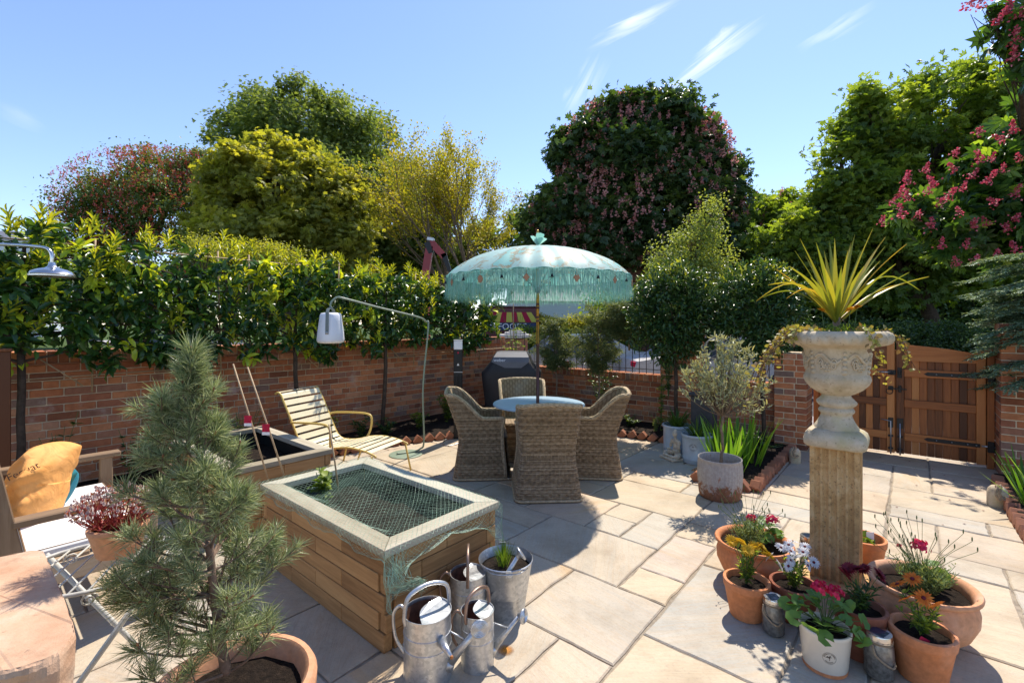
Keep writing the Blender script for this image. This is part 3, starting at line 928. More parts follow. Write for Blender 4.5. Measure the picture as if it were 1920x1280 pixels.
tree('chestnut_tree', 'great rounded chestnut with pink flower candles behind the parasol', 'tree', 18, 1212, [(1209, 304, 126, 94), (1110, 284, 63, 63), (1299, 314, 75, 85), (1092, 391, 79, 76), (1209, 401, 142, 99), (1335, 411, 54, 76), (1038, 425, 50, 54), (1200, 217, 84, 31), (1128, 231, 42, 31), (1272, 231, 50, 31), (1128, 459, 109, 49), (1290, 469, 84, 54), (1362, 362, 29, 40)], 1350, 62, .26, .24, .24, T_PALM, 'leaf_dark', .36, 'bark_red', bloom=('pink', 1500, .28, 18, None), shell=(.62, 1.03), trunk_top=3.0)
tree('sycamore_tree', 'large bright green tree above the wooden gate', 'tree', 15, 1775, [(1760, 270, 140, 110), (1860, 230, 95, 90), (1640, 240, 55, 55), (1600, 330, 55, 60), (1700, 400, 160, 110), (1560, 400, 55, 60), (1530, 450, 75, 60), (1850, 400, 110, 130), (1620, 190, 35, 35), (1720, 180, 50, 35), (1830, 140, 60, 40), (1900, 180, 60, 80), (1680, 500, 170, 75), (1480, 440, 60, 40), (1575, 290, 25, 25), (1860, 500, 130, 70)], 1000, 60, .22, .19, .19, T_PALM, 'leaf_green', .3, shell=(.4, 1.12), trunk_top=2.2)
tree('lime_tree', 'green tree filling the gap behind the golden tree', 'tree', 28, 850, [(740, 430, 80, 75), (820, 480, 90, 60), (930, 480, 80, 60), (980, 430, 36, 45)], 320, 60, .34, .19, .19, T_PALM, 'leaf_far', .3)
tree('shrub_tree', 'small pink flowered tree between the chestnut and the sycamore', 'tree', 19, 1450, [(1450, 415, 60, 50), (1500, 480, 85, 80), (1410, 450, 45, 60)], 300, 60, .25, .2, .2, T_PALM, 'leaf_green', .15, bloom=('pink', 70, .3, 20, None))
tree('garden_tree', 'light green weeping young tree behind the bay bushes', 'tree', 9.5, 1290, [(1300, 470, 50, 55), (1330, 410, 20, 45), (1260, 510, 45, 40), (1340, 500, 35, 45), (1240, 480, 25, 30), (1300, 540, 60, 40)], 300, 45, .12, .06, .034, T_KITE, 'leaf_birch', .05, nlimb=60, down=.6, shell=(.2, 1.15))

# golden tree with many visible upright branches
def golden_tree():
    D = 21
    base = PX(862, 607, D); base.z = -.16
    root = thing('locust_tree', 'airy tree with golden leaves and many bare upright branches', 'tree', base)
    mb = MB(); tips = []
    rr = random.Random(11)
    def grow(p, d, L_, r, lv):
        n = 4; pts = [p]
        for k in range(n):
            d = (d+Vector((rr.uniform(-.14, .14), rr.uniform(-.14, .14), rr.uniform(0, .12)))).normalized()
            p = p+d*L_/n; pts.append(p)
        mb.tube(pts, [r*(1-.45*k/n) for k in range(n+1)], 5 if lv < 3 else 3, cap=False)
        if lv >= 3: tips.extend(pts[1:])
        if lv >= 5: return
        for k in range(3 if lv < 2 else rr.randint(2, 3)):
            q = pts[rr.randint(2, n)] if k else pts[-1]
            a = rr.uniform(0, 2*PI); s_ = rr.uniform(.28, .62)
            x = d.cross(Vector((math.cos(a), math.sin(a), .3))).normalized()
            grow(q, (d+x*s_).normalized(), L_*rr.uniform(.68, .85), r*.56, lv+1)
    for k in range(5):
        a = 2*PI*k/5+.4
        grow(Vector((0, 0, 1.2)), Vector((math.cos(a)*.42, math.sin(a)*.42, 1)).normalized(), 2.7, .12, 0)
    mb.tube([(0, 0, 0), (.02, 0, 1.3)], [.26, .2], 8)
    part('trunk', mb, M['bark_pale'], root)
    T = np.array([tuple(t_) for t_ in tips])
    keep = rng.random(len(T)) < .55
    T = T[keep]
    rep = np.repeat(np.arange(len(T)), 13)
    P = T[rep]+rng.normal(size=(len(rep), 3))*.11
    leaves('crown', P, rng.normal(size=P.shape)+np.array([0, 0, -.2]), rng.normal(size=P.shape)*.6+np.array([0, 0, 1]), .10, .07, T_KITE, M['leaf_gold'], root)
golden_tree()

# low dark mass of planting far behind everything
def bush_mass(name, label, cat, D, lobes, ncl, per, spread, leaf, wd_, mat, tmpl=T_KITE, ground=-.16, bloom=None, group=None, shell=(.5, 1.02)):
    lw2 = lobes_world(lobes, D)
    cx = np.mean([c for c, r in lw2], axis=0)
    base = Vector((cx[0], cx[1], ground))
    root = thing(name, label, cat, base, 0, group)
    P, O, cc, ii = crown_points(lw2, ncl, per, spread, shell)
    b = np.array(base)
    ok = P[:, 2] > ground
    n = ok.sum()
    tint = np.clip(rng.random(len(cc))[ii]*.5+rng.random(len(P))*.5, 0, 1)[ok]
    leaves('foliage', (P-b)[ok], (rng.normal(size=P.shape)*.7+O*.5)[ok], (rng.normal(size=P.shape)*.5+np.array([0, 0, 1])+O*.3)[ok], leaf*rng.uniform(.7, 1.2, n), wd_*rng.uniform(.7, 1.2, n), tmpl, M[mat], root, tint)
    mb = MB()
    for k in range(10*len(lw2)):
        c, r = lw2[k % len(lw2)]
        d = sph(1)[0]; d[2] = abs(d[2])
        limb(mb, (c[0]-b[0], c[1]-b[1], 0), Vector(c-b+d*r*.7), .03*D/10, .006, .05, 4, 4)
    part('stems', mb, M['bark'], root)
    return root
bush_mass('far_hedge', 'dark clipped hedge behind the wooden gate', 'hedge', 12.5, [(1500+k*45, 640, 40, 34) for k in range(12)], 700, 60, .12, .07, .05, 'leaf_dark')
bush_mass('woodland_belt', 'dark belt of planting under the far trees', 'trees', 34, [(-60+k*95, 545+15*math.sin(k*2.1), 75, 60+10*math.cos(k*1.3)) for k in range(22) if not 10 <= k <= 12], 1500, 50, .6, .3, .25, 'leaf_green')
bush_mass('woodland_belt', 'deep shade planting behind the sycamore trunk', 'trees', 24, [(1420+k*80, 560, 60, 60) for k in range(8)], 700, 50, .4, .25, .2, 'leaf_dark')
bush_mass('round_hedge', 'clipped pale green hedge across the road behind the railings', 'hedge', 19, [(1075, 612, 34, 14), (1115, 608, 28, 14), (1150, 612, 26, 14)], 220, 50, .14, .08, .06, 'leaf_lime')
bush_mass('forsythia_bush', 'yellow leaved bush across the road left of the parasol pole', 'bush', 17.5, [(1010, 607, 26, 14), (1034, 612, 22, 12)], 120, 50, .1, .08, .06, 'leaf_gold')
bush_mass('street_bush', 'dark green shrubs across the road below the clipped hedge', 'bush', 15.5, [(985, 640, 30, 24), (1040, 642, 40, 22), (1100, 645, 45, 22), (1165, 640, 40, 22)], 420, 50, .12, .08, .06, 'leaf_green')
bush_mass('climbing_shrub', 'mixed leafy shrub with reddish tips above the laurel hedge', 'bush', 8.5, [(430, 470, 40, 22), (490, 470, 40, 20), (540, 485, 40, 18), (380, 465, 30, 20)], 150, 40, .08, .04, .026, 'leaf_lime', ground=1.2)

# far houses
M['white_wall'] = plain('white_render', (.70, .72, .76), .8, var=.06)
M['slate'] = plain('slate_roof', (.16, .17, .20), .7, var=.2)
M['glass_dark'] = plain('dark_glass', (.05, .06, .08), .15, 0, .1, spec=.6)
M['brick_far'] = plain('far_brick', (.32, .14, .09), .9, var=.2)
def far_house(px, D, w, hgt, label, rows, cols):
    b = PX(px, 607, D); b.z = -.16
    o = thing('far_house', label, 'house', b, R(8))
    part('wall', MB().box((0, 3, hgt/2), (w, 6, hgt), .02), M['white_wall'], o)
    rf = MB()
    rf.add([(-w/2-.2, -.2, hgt), (w/2+.2, -.2, hgt), (w/2+.2, 6.2, hgt), (-w/2-.2, 6.2, hgt), (-w/2-.2, 3, hgt+1.7), (w/2+.2, 3, hgt+1.7)], [(0, 1, 5, 4), (2, 3, 4, 5), (0, 4, 3), (1, 2, 5), (3, 2, 1, 0)])
    rfo = part('roof', rf, M['slate'], o)
    part('chimney', MB().box((w*.3, 3, hgt+1.9), (.7, .5, 1.4), .02), M['brick_far'], rfo)
    for i in range(rows):
        for j in range(cols):
            x = -w/2+(j+.5)*w/cols; z = 1.4+i*2.7
            f = part('window', MB().box((x, -.03, z), (1.0, .12, 1.3), .02), M['cap_stone'], o)
            part('pane', MB().box((x, -.10, z), (.8, .02, 1.1), .005), M['glass_dark'], f)
far_house(1040, 46, 8, 4.0, 'white rendered house far behind the parasol pole', 1, 4)
far_house(1150, 52, 9, 4.6, 'white house with slate roof far behind the feathery shrub', 2, 4)
far_house(20, 60, 7, 12.5, 'white gabled house just showing above the hedge at the far left', 3, 3)

# ---------------------------------------------------------------- pleached laurels on the left wall
def laurel_tree(v, u, z0, z1, half, label, lean=0.0):
    base = W(v, u, .05)
    root = thing('laurel_tree', label, 'tree', base, YROT, 'pleached laurels trained along the wall')
    # local frame: x right (v), y along wall (u)
    mb = MB()
    limb(mb, (0, lean, 0), (0, 0, z0+.15), .030, .026, .015, 6, 8)
    limb(mb, (0, 0, z0+.1), (0, .02, z1-.1), .026, .012, .02, 5, 6)
    for k in range(5):
        z = z0+.12+(z1-z0-.2)*k/4.5
        for s_ in (-1, 1):
            limb(mb, (0, 0, z-.1), (random.uniform(-.05, .05), s_*half*.92, z+random.uniform(-.05, .1)), .014, .004, .04, 6, 5)
    part('trunk', mb, M['bark'], root)
    area = 2*half*(z1-z0)
    nc = int(area*125)
    y = rng.uniform(-half, half, nc); z = rng.uniform(z0, z1, nc)
    # ragged lower edge, dipping beside the stem
    lowlim = z0-.06+.08*np.sin(y*6+u*3)+.10*(np.abs(y)/half)**2
    topl = z1+.05*np.sin(y*9)
    z = lowlim+(z-z0)/(z1-z0)*(topl-lowlim)
    x = rng.uniform(-.26, .24, nc)
    C = np.stack([x, y, z], 1)
    k = 11
    ii = np.repeat(np.arange(nc), k)
    sd = sph(nc); sd[:, 0] = np.abs(sd[:, 0])*.6; sd[:, 2] = sd[:, 2]*.6+.15
    sd = unit(sd)
    tpos = rng.uniform(-.07, .09, len(ii))
    P = C[ii]+sd[ii]*tpos[:, None]+rng.normal(size=(len(ii), 3))*.012
    D = sd[ii]*.45+rng.normal(size=(len(ii), 3))*.75+np.array([.15, 0, -.12])
    N = rng.normal(size=(len(ii), 3))*.45+np.array([.35, 0, 1.0])
    hz = (P[:, 2]-z0)/(z1-z0)
    tint = rng.random(len(ii))*.74
    new = (rng.random(nc) < .12+.30*np.clip((C[:, 2]-z0)/(z1-z0)-.75, 0, 1)*4*.6)[ii]
    tint = np.where(new, .8+.2*rng.random(len(ii)), tint)
    leaves('crown', P, D, N, rng.uniform(.10, .155, len(ii)), rng.uniform(.042, .062, len(ii)), T_LEAF, M['leaf_laurel'], root, tint)
    # bright young shoots: each its own sprig of upright leaves
    for s_ in range(7): pass
    ns = int(area*24)
    for q in range(ns):
        yy = rng.uniform(-half, half)
        if q < ns*.50: zz = z1+rng.uniform(-.10, .06); xx = rng.uniform(-.15, .2)
        else: zz = rng.uniform(z0+.05, z1-.05); xx = rng.uniform(.16, .30)
        o = link('shoot', SHOOTS[int(rng.integers(len(SHOOTS)))], root, (xx, yy, zz))
        s1 = rng.uniform(.7, 1.35); o.scale = (s1, s1, s1)
        o.rotation_euler = (rng.uniform(-.35, .35), rng.uniform(-.1, .6), rng.uniform(0, 6.28))
    return root
SHOOTS = []
for q in range(5):
    n = 13; P = []; D = []; N = []; Ls = []
    for k in range(n):
        a = k*2.4+q; h_ = .02+.155*k/n; sp_ = 1.05-.75*k/n
        d = np.array([math.cos(a)*sp_, math.sin(a)*sp_, .9]); P.append((math.cos(a)*.004, math.sin(a)*.004, h_)); D.append(d)
        N.append((-math.cos(a), -math.sin(a), 1.0)); Ls.append(.085 if k < n-3 else .05)
    V, kk = leaf_arrays(np.array(P), np.array(D), np.array(N), np.array(Ls), np.array(Ls)*.27, T_LEAF)
    SHOOTS.append(mesh_np('shoot', V, T_LEAF[1], n, kk, M['shoot'], rng.random(n)))
for i, (u_, h_, z0_, z1_) in enumerate([(-.85, .62, 1.22, 2.30), (.32, .60, 1.20, 2.34), (1.46, .60, 1.22, 2.30), (2.66, .62, 1.18, 2.26), (3.98, .66, 1.20, 2.22), (5.40, .80, 1.20, 2.18)]):
    laurel_tree(-5.80, u_, z0_, z1_, h_, ['laurel at the left edge of the hedge, below the shower head', 'pleached laurel with a dark stem beside the wooden fence post', 'pleached laurel behind the tip of the potted pine', 'pleached laurel directly behind the cream lounger and the lantern', 'pleached laurel whose bare stem stands between lounger and lamp pole', 'pleached laurel above the black garden bollard', 'pleached laurel at the corner behind the covered barbecue'][i], lean=random.uniform(-.1, .12))
# cane frames tied to the wall behind the laurels
def canes():
    o = thing('cane_trellis', 'bamboo cane trellis tied behind the laurel hedge', 'trellis', W(-5.95, 0, 0), YROT)
    for k, u_ in enumerate([-.2, .8, 1.9, 2.2, 3.3, 4.6, 6.1, 7.0]):
        part('cane', MB().tube([(random.uniform(-.03, .03), u_, .95), (0, u_+random.uniform(-.04, .04), 2.42)], .009, 6), M['cane'], o)
    for a, b, z in ((-1, 1.9, 1.10), (1.7, 4.6, 1.08), (4.4, 7.2, 1.12), (-1, 3, 2.33), (2.8, 6.6, 2.20), (-.5, 2.2, 1.6), (2.0, 6, 1.62)):
        part('cane', MB().tube([(.02, a, z), (.02, (a+b)/2, z+.01), (.02, b, z+.02)], .007, 6), M['cane'], o)
    for u_ in (.45, 1.55, 2.75, 4.1): part('cane', MB().tube([(.03, u_, 1.28), (.03, u_+.28, 1.02)], .007, 6), M['cane'], o)
    part('post', MB().box((.0, .12, 1.85), (.05, .05, 1.3), .004), M['gate_z'], o)
canes()

# ---------------------------------------------------------------- standard bay trees, near chestnut branch, yew, feathery shrub
def bay(px, D, base_z, cx, cy, rx, ry, label, top_shoots=True):
    b = PX(px, 607, D); b.z = base_z
    root = thing('bay_tree', label, 'tree', b, 0, 'round headed bay trees by the low wall')
    c = PX(cx, cy, D)-b
    rr_ = (rx/876*D, min(rx, 78)/876*D*.62, ry/876*D)
    mb = MB(); limb(mb, (0, 0, 0), (c.x*.7, 0, c.z-rr_[2]*.5), .028, .024, .012, 5, 8)
    for k in range(22):
        d = sph(1)[0]; d[2] = abs(d[2])*.9-.1
        limb(mb, (c.x*.7, 0, c.z-rr_[2]*.6), (c.x+d[0]*rr_[0]*.8, d[1]*rr_[1]*.8, c.z+d[2]*rr_[2]*.8), .010, .003, .05, 4, 4)
    part('trunk', mb, M['bark'], root)
    P, O, cc, ii = crown_points([(np.array(c), np.array(rr_))], 950, 11, .045, (.35, 1.03))
    hz = (cc[:, 2]-(c.z-rr_[2]))/(2*rr_[2])
    new = (rng.random(len(cc)) < np.clip(hz-.72, 0, 1)*1.8)[ii]
    tint = np.where(new, .88+.12*rng.random(len(P)), rng.random(len(P))*.86)
    leaves('crown', P, O*.6+rng.normal(size=P.shape)*.6, rng.normal(size=P.shape)*.5+np.array([0, 0, 1])+O*.4, rng.uniform(.05, .085, len(P)), rng.uniform(.022, .032, len(P)), T_LEAF, M['leaf_bay'], root, tint)
bay(1268, 6.45, .33, 1262, 588, 84, 96, 'round bay tree left of the pair, growing in the far blue pot')
bay(1434, 6.12, 0.05, 1424, 582, 84, 92, 'round bay tree right of the pair, beside the gate pillar')

def chestnut_branch():
    D = 6.6
    o = thing('chestnut_tree', 'near chestnut branches with crimson flowers hanging in from the right', 'tree', (8.6, 7.2, -.16))
    b = np.array((8.6, 7.2, -.16))
    mb = MB()
    limb(mb, (0, 0, 0), (.1, .1, 3.2), .22, .17, .03, 6, 10)
    lobes = lobes_world([(1860, 400, 90, 70), (1910, 330, 90, 60), (1760, 415, 60, 35), (1720, 385, 45, 28), (1800, 465, 60, 30), (1900, 450, 70, 45), (1950, 250, 80, 70), (1850, 310, 50, 30), (1690, 400, 28, 16), (1960, 420, 90, 120)], D)
    lobes += lobes_world([(1900, 40, 45, 45), (1875, 75, 30, 16), (1960, 90, 60, 60), (1850, 22, 30, 14)], 5.4)
    for c, r in lobes:
        pts = limb(mb, (.1, .1, random.uniform(2.2, 3.0)), Vector(c-b), .05, .012, .06, 6, 6)
        for q in range(9):
            d = sph(1)[0]
            limb(mb, pts[random.randint(3, 6)], Vector(c-b+d*r*.85), .010, .003, .06, 4, 4)
    part('trunk', mb, M['bark'], o)
    P, O, cc, ii = crown_points(lobes, 330, 7, .07, (.25, 1.02))
    tint = np.where(rng.random(len(P)) < .18, .8+.2*rng.random(len(P)), rng.random(len(P))*.75)
    leaves('crown', P-b, rng.normal(size=P.shape)*.6+O*.4+np.array([0, 0, -.35]), rng.normal(size=P.shape)*.5+np.array([0, 0, 1]), rng.uniform(.16, .25, len(P)), rng.uniform(.15, .24, len(P)), T_PALM, M['leaf_branch'], o, tint)
    fl = []
    for q in range(3):
        n = 60; t_ = rng.random(n)
        Pp = np.stack([rng.normal(size=n)*.030*(1.2-t_), rng.normal(size=n)*.030*(1.2-t_), t_*.17-.04], 1)
        V, kk = leaf_arrays(Pp, rng.normal(size=(n, 3))+np.array([0, 0, .3]), rng.normal(size=(n, 3)), np.full(n, .032), np.full(n, .03), T_KITE)
        fl.append(mesh_np('flower_cluster', V, T_KITE[1], n, kk, M['crimson'], rng.random(n)))
    spots = [(1672, 380), (1690, 402), (1655, 418), (1735, 320), (1752, 345), (1700, 372), (1760, 385), (1775, 372), (1805, 355), (1800, 400), (1790, 318), (1838, 300), (1858, 300), (1852, 340), (1866, 380), (1902, 365), (1765, 462), (1812, 462), (1828, 490), (1795, 495), (1890, 430), (1905, 470), (1850, 420), (1720, 405), (1880, 262), (1900, 245), (1835, 250), (1790, 290), (1912, 300), (1700, 340), (1745, 425), (1870, 480), (1825, 425), (1740, 360), (1688, 365), (1880, 320), (1822, 330), (1905, 410)]
    for k, (x, y) in enumerate(spots):
        p = PX(x, y, D+random.uniform(-.75, -.35))
        q = link('flower_cluster', fl[k % 3], o, p-Vector(b)); q['kind'] = 'stuff'; q.rotation_euler = (random.uniform(-.6, .6), random.uniform(-.8, .8), random.uniform(0, 6)); s_ = random.uniform(.7, 1.1); q.scale = (s_,)*3
    for k, (x, y) in enumerate([(1815, 12), (1870, 40), (1905, 75), (1842, 8), (1890, 20), (1915, 30), (1900, 110)]):
        p = PX(x, y, 5.2)
        q = link('flower_cluster', fl[k % 3], o, p-Vector(b)); q['kind'] = 'stuff'; q.rotation_euler = (random.uniform(-.6, .6), random.uniform(-.6, .6), 0)
M['leaf_branch'] = leafmat('near_chestnut_leaf', [(0, (0.027, 0.068, 0.018)), (.6, (0.068, 0.150, 0.030)), (.8, (0.165, 0.300, 0.045)), (1, (0.330, 0.480, 0.060))], .4, .4, 1.8)
chestnut_branch()

def yew():
    o = thing('yew_tree', 'blue-green conifer overhanging the right gate pillar', 'tree', (5.42, 4.6, 0.0))
    b = np.array((5.42, 4.6, .0))
    mb = MB(); limb(mb, (0, 0, 0), (0, 0, 3.0), .07, .03, .02, 6, 8)
    Ps = []; Ds = []; Ns = []
    for k in range(120):
        z = random.uniform(1.05, 2.30)
        a = random.uniform(0, 2*PI)
        L_ = random.uniform(.4, .68)
        s0 = Vector((0, 0, z)); e = Vector((math.cos(a)*L_, math.sin(a)*L_, z-.10+random.uniform(-.12, .1)))
        pts = limb(mb, s0, e, .010, .003, .05, 6, 4)
        for p_, q_ in zip(pts[1:-1], pts[2:]):
            for s_ in range(10):
                t_ = random.random(); p = p_.lerp(q_, t_)
                dr = (e-s0).normalized(); sd = Vector((-dr.y, dr.x, 0))*random.choice((-1, 1))
                tw = (sd*.7+dr*.8+Vector((0, 0, random.uniform(-.35, .05)))).normalized(); tl = random.uniform(.10, .20)
                m_ = 16
                for j in range(m_):
                    c = p+tw*tl*j/m_
                    Ps.append(tuple(c)); s2 = tw.cross(Vector((0, 0, 1))).normalized()*random.choice((-1, 1))
                    Ds.append(tuple(s2+tw*.8+Vector((0, 0, random.uniform(-.3, .3))))); Ns.append((0, 0, 1))
    part('trunk', mb, M['bark'], o)
    P = np.array(Ps)
    leaves('crown', P, np.array(Ds), np.array(Ns)+rng.normal(size=P.shape)*.3, rng.uniform(.026, .046, len(P)), .013, T_KITE, M['leaf_yew'], o)
yew()
def feathery(px, D, cy, rx, ry, label, zb=.05):
    b = PX(px, 607, D); b.z = zb
    o = thing('feathery_shrub', label, 'shrub', b, 0, 'feathery evergreens by the low wall')
    mb = MB(); c = PX(px, cy, D)-b
    rx_, rz_ = rx/876*D, ry/876*D
    limb(mb, (0, 0, 0), (0, 0, c.z+rz_), .016, .006, .02, 6, 6)
    Ps = []; Ds = []
    for k in range(60):
        t_ = random.uniform(-1, 1); z = c.z+t_*rz_; L_ = rx_*math.sqrt(max(.08, 1-t_*t_))*random.uniform(.7, 1.15); a = random.uniform(0, 2*PI)
        s0 = Vector((0, 0, z-.1)); e = Vector((math.cos(a)*L_, math.sin(a)*L_*.7, z+random.uniform(-.12, .12)))
        pts = limb(mb, s0, e, .005, .0015, .08, 6, 3)
        for p_, q_ in zip(pts[1:-1], pts[2:]):
            for s_ in range(38):
                p = p_.lerp(q_, random.random())+Vector(rng.normal(size=3))*.03
                Ps.append(tuple(p)); Ds.append((random.uniform(-1, 1)+math.cos(a)*.8, random.uniform(-1, 1)+math.sin(a)*.8, random.uniform(-.8, .3)))
    part('trunk', mb, M['bark_pale'], o)
    P = np.array(Ps)
    leaves('foliage', P, np.array(Ds), rng.normal(size=P.shape)*.5+np.array([0, 0, 1]), rng.uniform(.035, .065, len(P)), .010, T_KITE, M['leaf_feather'], o)
feathery(1043, 7.7, 640, 48, 42, 'feathery shrub behind the parasol pole')
feathery(1122, 7.2, 630, 58, 55, 'feathery shrub on a tall stem left of the ivy topped pillar')
feathery(1180, 7.0, 600, 55, 30, 'feathery growth spilling over the ivy topped pillar', 1.2)
# ================================================================ materials of the objects
wst = [(.25, (.22, .115, .045)), (.45, (.42, .24, .10)), (.62, (.52, .32, .14)), (.8, (.60, .41, .21))]
M['sleeper_x'] = woodmat('sleeper_timber', wst, 'x', .75, 8, rvar=.15)
M['sleeper_y'] = woodmat('sleeper_timber_cross', wst, 'y', .75, 8, rvar=.15)
gry = [(.25, (.20, .16, .10)), (.42, (.36, .31, .22)), (.62, (.48, .43, .33)), (.8, (.60, .55, .45))]
M['rim_x'] = woodmat('weathered_rim_timber', gry, 'x', .8, 9, bump=.5)
M['rim_y'] = woodmat('weathered_rim_timber_cross', gry, 'y', .8, 9, bump=.5)
M['bench_x'] = woodmat('bench_teak', [(.25, (.22, .14, .08)), (.5, (.38, .27, .17)), (.75, (.50, .39, .27))], 'x', .7, 9)
M['bench_y'] = woodmat('bench_teak_cross', [(.25, (.22, .14, .08)), (.5, (.38, .27, .17)), (.75, (.50, .39, .27))], 'y', .7, 9)
M['bench_z'] = woodmat('bench_teak_upright', [(.25, (.22, .14, .08)), (.5, (.38, .27, .17)), (.75, (.50, .39, .27))], 'z', .7, 9)
def terracotta(name, c, bloom=.5):
    t = NT(name)
    n = t.noise(6, 5, .6); n2 = t.noise(40, 4, .6)
    col = t.ramp(n2, [(.3, sc(c, .82)), (.7, sc(c, 1.12))])
    col = t.mix(t.ramp(n, [(.48, 0.0), (.72, bloom)]), col, (.62, .42, .32))
    col = t.mix(t.ramp(t.noise(3.2, 5, .7), [(.60, 0.0), (.72, .5)]), col, sc(c, .55))
    t.bump(n2, .25, .003)
    return t.fin(col, .82, 0, .25)
M['terra'] = terracotta('terracotta', (.58, .22, .09), .30)
M['terra_pale'] = terracotta('pale_terracotta', (.60, .30, .16), .5)
M['terra_dark'] = terracotta('damp_terracotta', (.26, .085, .045), .15)
M['glaze_white'] = plain('cream_glaze', (.74, .65, .52), .25, var=.08, scale=8, bump=.05)
M['glaze_blue'] = plain('pale_blue_glaze', (.48, .54, .60), .25, var=.18, scale=7, bump=.08)
M['ink'] = plain('brown_print', (.12, .075, .045), .7, var=.1)
t = NT('galvanised_steel')
v = t.voro(70, None, 'F1', 'Color')
sep = t.n.new('ShaderNodeSeparateColor'); t.l.new(v, sep.inputs[0])
n = t.noise(9, 5, .65)
c = t.ramp(sep.outputs[0], [(0, (.42, .44, .46)), (1, (.60, .61, .62))])
c = t.mix(t.ramp(n, [(.5, 0.0), (.7, .55)]), c, (.30, .30, .29))
c = t.mix(t.ramp(t.noise(55, 4, .7), [(.28, .8), (.36, 0.0)]), c, (.16, .13, .11))
t.bump(n, .15, .004)
M['galv'] = t.fin(c, t.ramp(n, [(.3, .30), (.7, .48)]), .85, .5)
M['galv_rust'] = plain('rusty_bronze_handle', (.30, .20, .15), .4, .7, var=.3, scale=20)
M['galv_in'] = plain('rusty_tin_inside', (.20, .09, .05), .7, .3, var=.5, scale=30)
t = NT('rusty_zinc_tub')
n = t.noise(14, 5, .7); n2 = t.noise(40, 5, .7)
sx = t.n.new('ShaderNodeSeparateXYZ'); t.l.new(t.obj(), sx.inputs[0])
low = t.math('SUBTRACT', .17, sx.outputs[2])
fac = t.math('ADD', t.math('MULTIPLY', low, 3.6), t.math('MULTIPLY', t.math('SUBTRACT', n, .5), 1.7))
c = t.ramp(n2, [(.3, (.30, .27, .25)), (.7, (.45, .42, .39))])
c = t.mix(t.ramp(fac, [(.10, 0.0), (.30, .95)]), c, t.ramp(n2, [(.3, (.14, .055, .025)), (.7, (.30, .12, .05))]))
c = t.mix(t.ramp(t.noise(11, 4, .6, None, 0, (1, 1, .4)), [(.66, 0.0), (.72, .9)]), c, (.28, .11, .045))
t.bump(n2, .3, .003)
M['tub'] = t.fin(c, .75, .1, .3)
t = NT('wicker')
uv = t.uv()
sp = t.n.new('ShaderNodeSeparateXYZ'); t.l.new(uv, sp.inputs[0])
U_, V_ = sp.outputs[0], sp.outputs[1]
colw, roww = .038, .034
ph = t.math('FLOOR', t.math('DIVIDE', V_, roww))
wv = t.math('SINE', t.math('ADD', t.math('MULTIPLY', U_, PI/colw), t.math('MULTIPLY', ph, PI)))
strand = t.math('ABSOLUTE', t.math('SINE', t.math('MULTIPLY', V_, PI/.0113)))
bul = t.math('ADD', t.math('MULTIPLY', wv, .5), .5)
wv2 = t.math('MULTIPLY', wv, 3.0); wv2 = t.math('MINIMUM', t.math('MAXIMUM', wv2, -1.0), 1.0)
bul = t.math('ADD', t.math('MULTIPLY', wv2, .5), .5)
stake = t.math('POWER', t.math('ABSOLUTE', t.math('SINE', t.math('MULTIPLY', U_, PI/colw))), .45)
h = t.math('MULTIPLY', t.math('MULTIPLY', strand, t.math('ADD', t.math('MULTIPLY', bul, .22), .78)), t.math('ADD', t.math('MULTIPLY', stake, .5), .5))
n = t.noise(50, 4, .6); n2 = t.noise(5, 4, .6)
c = t.ramp(h, [(0.0, (.02, .012, .007)), (.24, (.14, .085, .042)), (.55, (.36, .245, .135)), (1, (.68, .51, .32))])
c = t.mix(t.math('MULTIPLY', n, .6), c, t.mix(1.0, c, (.55, .5, .45), 'MULTIPLY'))
c = t.mix(t.ramp(n2, [(.45, 0.0), (.7, .35)]), c, (.45, .42, .36))
t.bump(h, .9, .008)
M['wicker'] = t.fin(c, .6, 0, .3)
t = NT('wicker_strand')
r = t.tint(); n = t.noise(28, 4, .65)
c = t.ramp(t.math('ADD', t.math('MULTIPLY', r, .30), t.math('MULTIPLY', n, .7)), [(.20, (.12, .072, .034)), (.45, (.30, .20, .105)), (.65, (.45, .32, .185)), (.90, (.60, .47, .32))])
M['wicker_strand'] = t.fin(c, .5, 0, .35)
M['wicker_rim'] = plain('wicker_braid', (.50, .37, .22), .6, var=.4, scale=45, bump=.4, bdist=.004, spec=.3)
M['table_blue'] = plain('pale_blue_table_paint', (.32, .43, .52), .35, var=.06, scale=6, bump=.05)
M['dark_wood'] = plain('dark_mahogany_pole', (.085, .022, .014), .35, var=.3, scale=20)
M['gold'] = plain('gold_leaf_paint', (.52, .33, .07), .32, .75, var=.35, scale=60)
t = NT('parasol_cloth')
n = t.noise(3.2, 5, .62, None, .8); n2 = t.noise(12, 5, .65, None, .6)
m_ = t.ramp(n, [(.44, 0.0), (.48, 1.0)])
c = t.mix(m_, (.34, .66, .60), (.50, .70, .64))
edge = t.ramp(n, [(.42, 0.0), (.455, .95), (.49, 0.0)])
c = t.mix(edge, c, (.46, .30, .14))
c = t.mix(t.math('MULTIPLY', m_, t.ramp(n2, [(.55, 0.0), (.66, .65)])), c, (.48, .34, .20))
t.bump(n2, .1, .004)
t.fin(c, .5, 0, .4)
tr = t.n.new('ShaderNodeBsdfTranslucent'); t.l.new(t.mix(1.0, c, (.6, 1.0, .95), 'MULTIPLY'), tr.inputs[0])
mx = t.n.new('ShaderNodeMixShader'); mx.inputs[0].default_value = .35
t.l.new(t.p.outputs[0], mx.inputs[1]); t.l.new(tr.outputs[0], mx.inputs[2]); t.l.new(mx.outputs[0], t.out.inputs[0])
M['cloth'] = t.m
